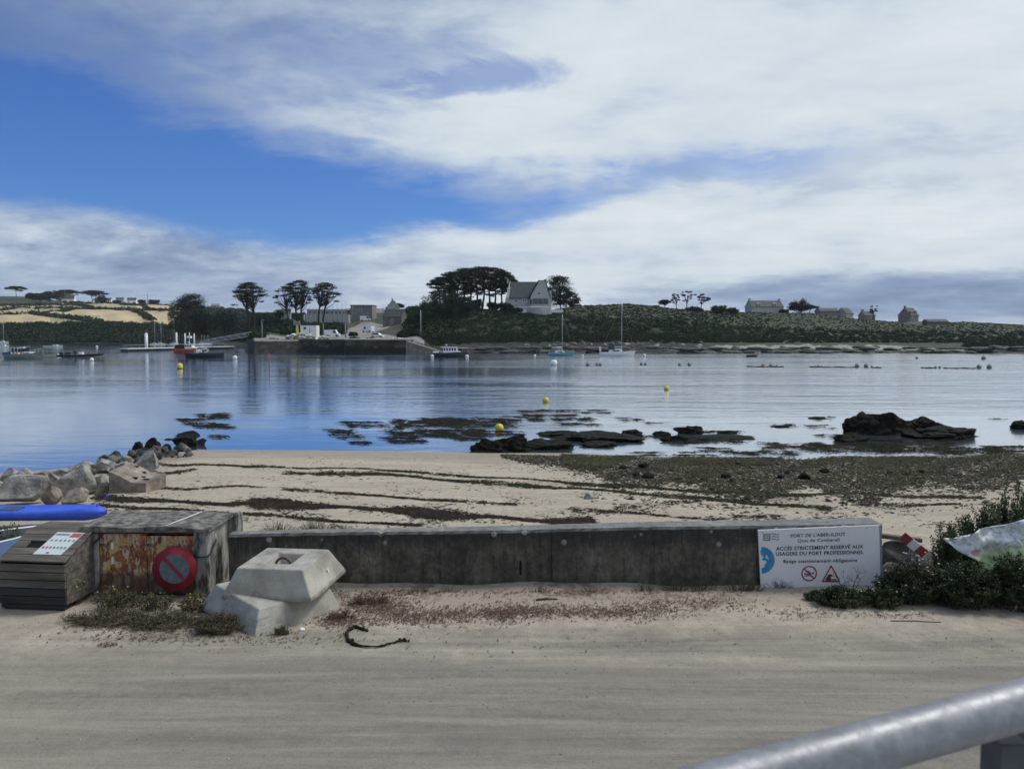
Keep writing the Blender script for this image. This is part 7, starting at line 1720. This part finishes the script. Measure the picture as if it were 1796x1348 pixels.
o = link('stone', rock_mesh(.42, .3, .3, 540, 8, 3, .08), None, M['granite_warm'], atY(1565, 1012, 11.0)+Vector((0, 0, -.02))); tag(o, 'tan block of stone at the right foot of the sign', 'stone')
# loose bits on the road
kp = [onroad(a, b) for a, b in ((640, 1106), (622, 1101), (609, 1110), (611, 1124), (628, 1133), (658, 1136), (688, 1129), (704, 1124))]; k0 = kp[0].copy()
root = empty('kelp_stalk', k0, 0, 'dark curled kelp stalk with a knotted end lying on the road before the blocks', 'seaweed')
kk = [p-k0+Vector((0, 0, .014)) for p in kp]; kk = [kk[0]]+kk+[kk[-1]]; sp = []; rk = random.Random(12)
for i in range(1, len(kk)-2):
    for j in range(6):
        t_ = j/6; a_, b_, c_, d_ = kk[i-1:i+3]; sp.append(.5*((2*b_)+(c_-a_)*t_+(2*a_-5*b_+4*c_-d_)*t_*t_+(3*b_-a_-3*c_+d_)*t_**3)+Vector((rk.gauss(0, .004), rk.gauss(0, .004), rk.random()*.006)))
MB().tube(sp, [(.019 if i < 24 else .011)*rk.uniform(.75, 1.3) for i in range(len(sp))], 7).build('stalk', M['weed_dark'], root)
hb = MB(); rr = random.Random(2)
for q, r in ((kp[-1], .03), (kp[-1]+Vector((.04, -.02, 0)), .02), (kp[0], .025), (kp[3]+Vector((.03, -.02, 0)), .028), (kp[1], .02)):
    for _ in range(5): hb.ball(q-k0+Vector((rr.gauss(0, .02), rr.gauss(0, .015), .015)), r*rr.uniform(.5, .9), 0, 6, 4)
hb.build('holdfast', M['weed_dark'], root)
a, b = onroad(1562, 1089), onroad(1650, 1091.5); tag(MB().tube([(0, 0, .006), ((b-a)*.5+Vector((0, .02, .008))), (b-a)+Vector((0, 0, .005))], .006, 5).build('stick', M['stem'], None, a), 'long thin stick on the sandy verge before the brambles', 'stick')
a, b = onroad(940, 1053), onroad(978, 1051); tag(MB().tube([(0, 0, .012), ((b-a)*.5+Vector((0, .02, .02))), (b-a)+Vector((0, 0, .01))], [.012, .016, .008], 6).build('driftwood', M['stem'], None, a), 'short dark piece of driftwood below the drain slot of the wall', 'stick')
for i, (px, py, s_, lb) in enumerate([(530, 1105, .05, 'white crumpled shell-like scrap at the right foot of the lower mooring block'), (893, 1099, .012, 'tiny white pebble on the road below the middle of the wall'), (1308, 1067, .018, 'small white shell on the verge left below the sign'), (590, 938, .05, 'white scrap lying on the top of the sea wall above the blocks')]):
    p = onroad(px, py) if py > 1000 else atY(px+10, py-3, WY+.2); me = rock_mesh(s_*1.4, s_, s_*.7, 600+i, 5, 2, .3)
    tag(link('white_scrap', me, None, M['white'], p), lb, 'litter')
for i, (px, py) in enumerate([(165, 1132), (430, 1040), (1040, 1110), (1120, 1010)][:1]):
    pass

# ------------------------------------------------------------------ galvanised handrail in front of the camera
def handrail():
    m_ = bpy.data.materials.new('galvanised_steel'); m_.use_nodes = True; t = NT(m_.node_tree); b = m_.node_tree.nodes['Principled BSDF']
    tc_ = t.node('ShaderNodeTexCoord'); O = tc_.outputs['Object']; n = t.noise(O, 55, 6, .65, .6); n2 = t.noise(O, 12, 5, .6)
    t.l.new(t.ramp(t.m('ADD', t.m('MULTIPLY', n, .6), t.m('MULTIPLY', n2, .4)), [(.36, (.15, .156, .17)), (.5, (.20, .208, .225)), (.64, (.27, .278, .295))]), b.inputs['Base Color'])
    b.inputs['Metallic'].default_value = .5; t.l.new(t.ss(n, .4, .65, .45, .6), b.inputs['Roughness'])
    t.l.new(t.bump(n, .25, .002), b.inputs['Normal'])
    A = atY(1553, 1301, .74); B = atY(1796, 1233.5, .80); d = (B-A); root = empty('handrail', A, 0, 'galvanised tubular handrail crossing the lower right corner close to the camera', 'railing')
    P0 = d*-3.2; P1 = d*6
    MB().tube([P0+(P1-P0)*(i/12) for i in range(13)], .0247, 48).build('rail_tube', m_, root)
    dark = mat('dark_painted_steel', (.045, .05, .06), (.07, .075, .085), 20, .5, .1, 90, bdist=.001)
    q = atY(1802, 1290, .83)-A; MB().box(q.x-.016, q.x+.034, q.y-.004, q.y+.014, -1.1, q.z+.012).build('post', dark, root)
    q2 = atY(1766, 1300, .80)-A; MB().box(q2.x-.010, q2.x+.022, q2.y-.006, q2.y+.03, -1.1, q2.z, bev=.0015).build('bracket', dark, root)
    for s_ in (-2.6,): 
        q3 = d*s_; MB().box(q3.x-.016, q3.x+.016, q3.y-.004, q3.y+.014, -1.0, q3.z-.01).build('post', dark, root)
handrail()

# ------------------------------------------------------------------ sea air
def haze():
    m_ = bpy.data.materials.new('sea_haze'); m_.use_nodes = True; n = m_.node_tree.nodes; n.clear()
    o_ = n.new('ShaderNodeOutputMaterial'); v_ = n.new('ShaderNodeVolumePrincipled'); v_.inputs['Color'].default_value = (.80, .88, 1, 1); v_.inputs['Density'].default_value = HAZE
    v_.inputs['Anisotropy'].default_value = .2
    m_.node_tree.links.new(v_.outputs[0], o_.inputs['Volume'])
    o = MB().box(-12600, 12600, -300, 14600, -5, 110).build('haze', m_); tag(o, kind='stuff')
HAZE = .00007
haze()
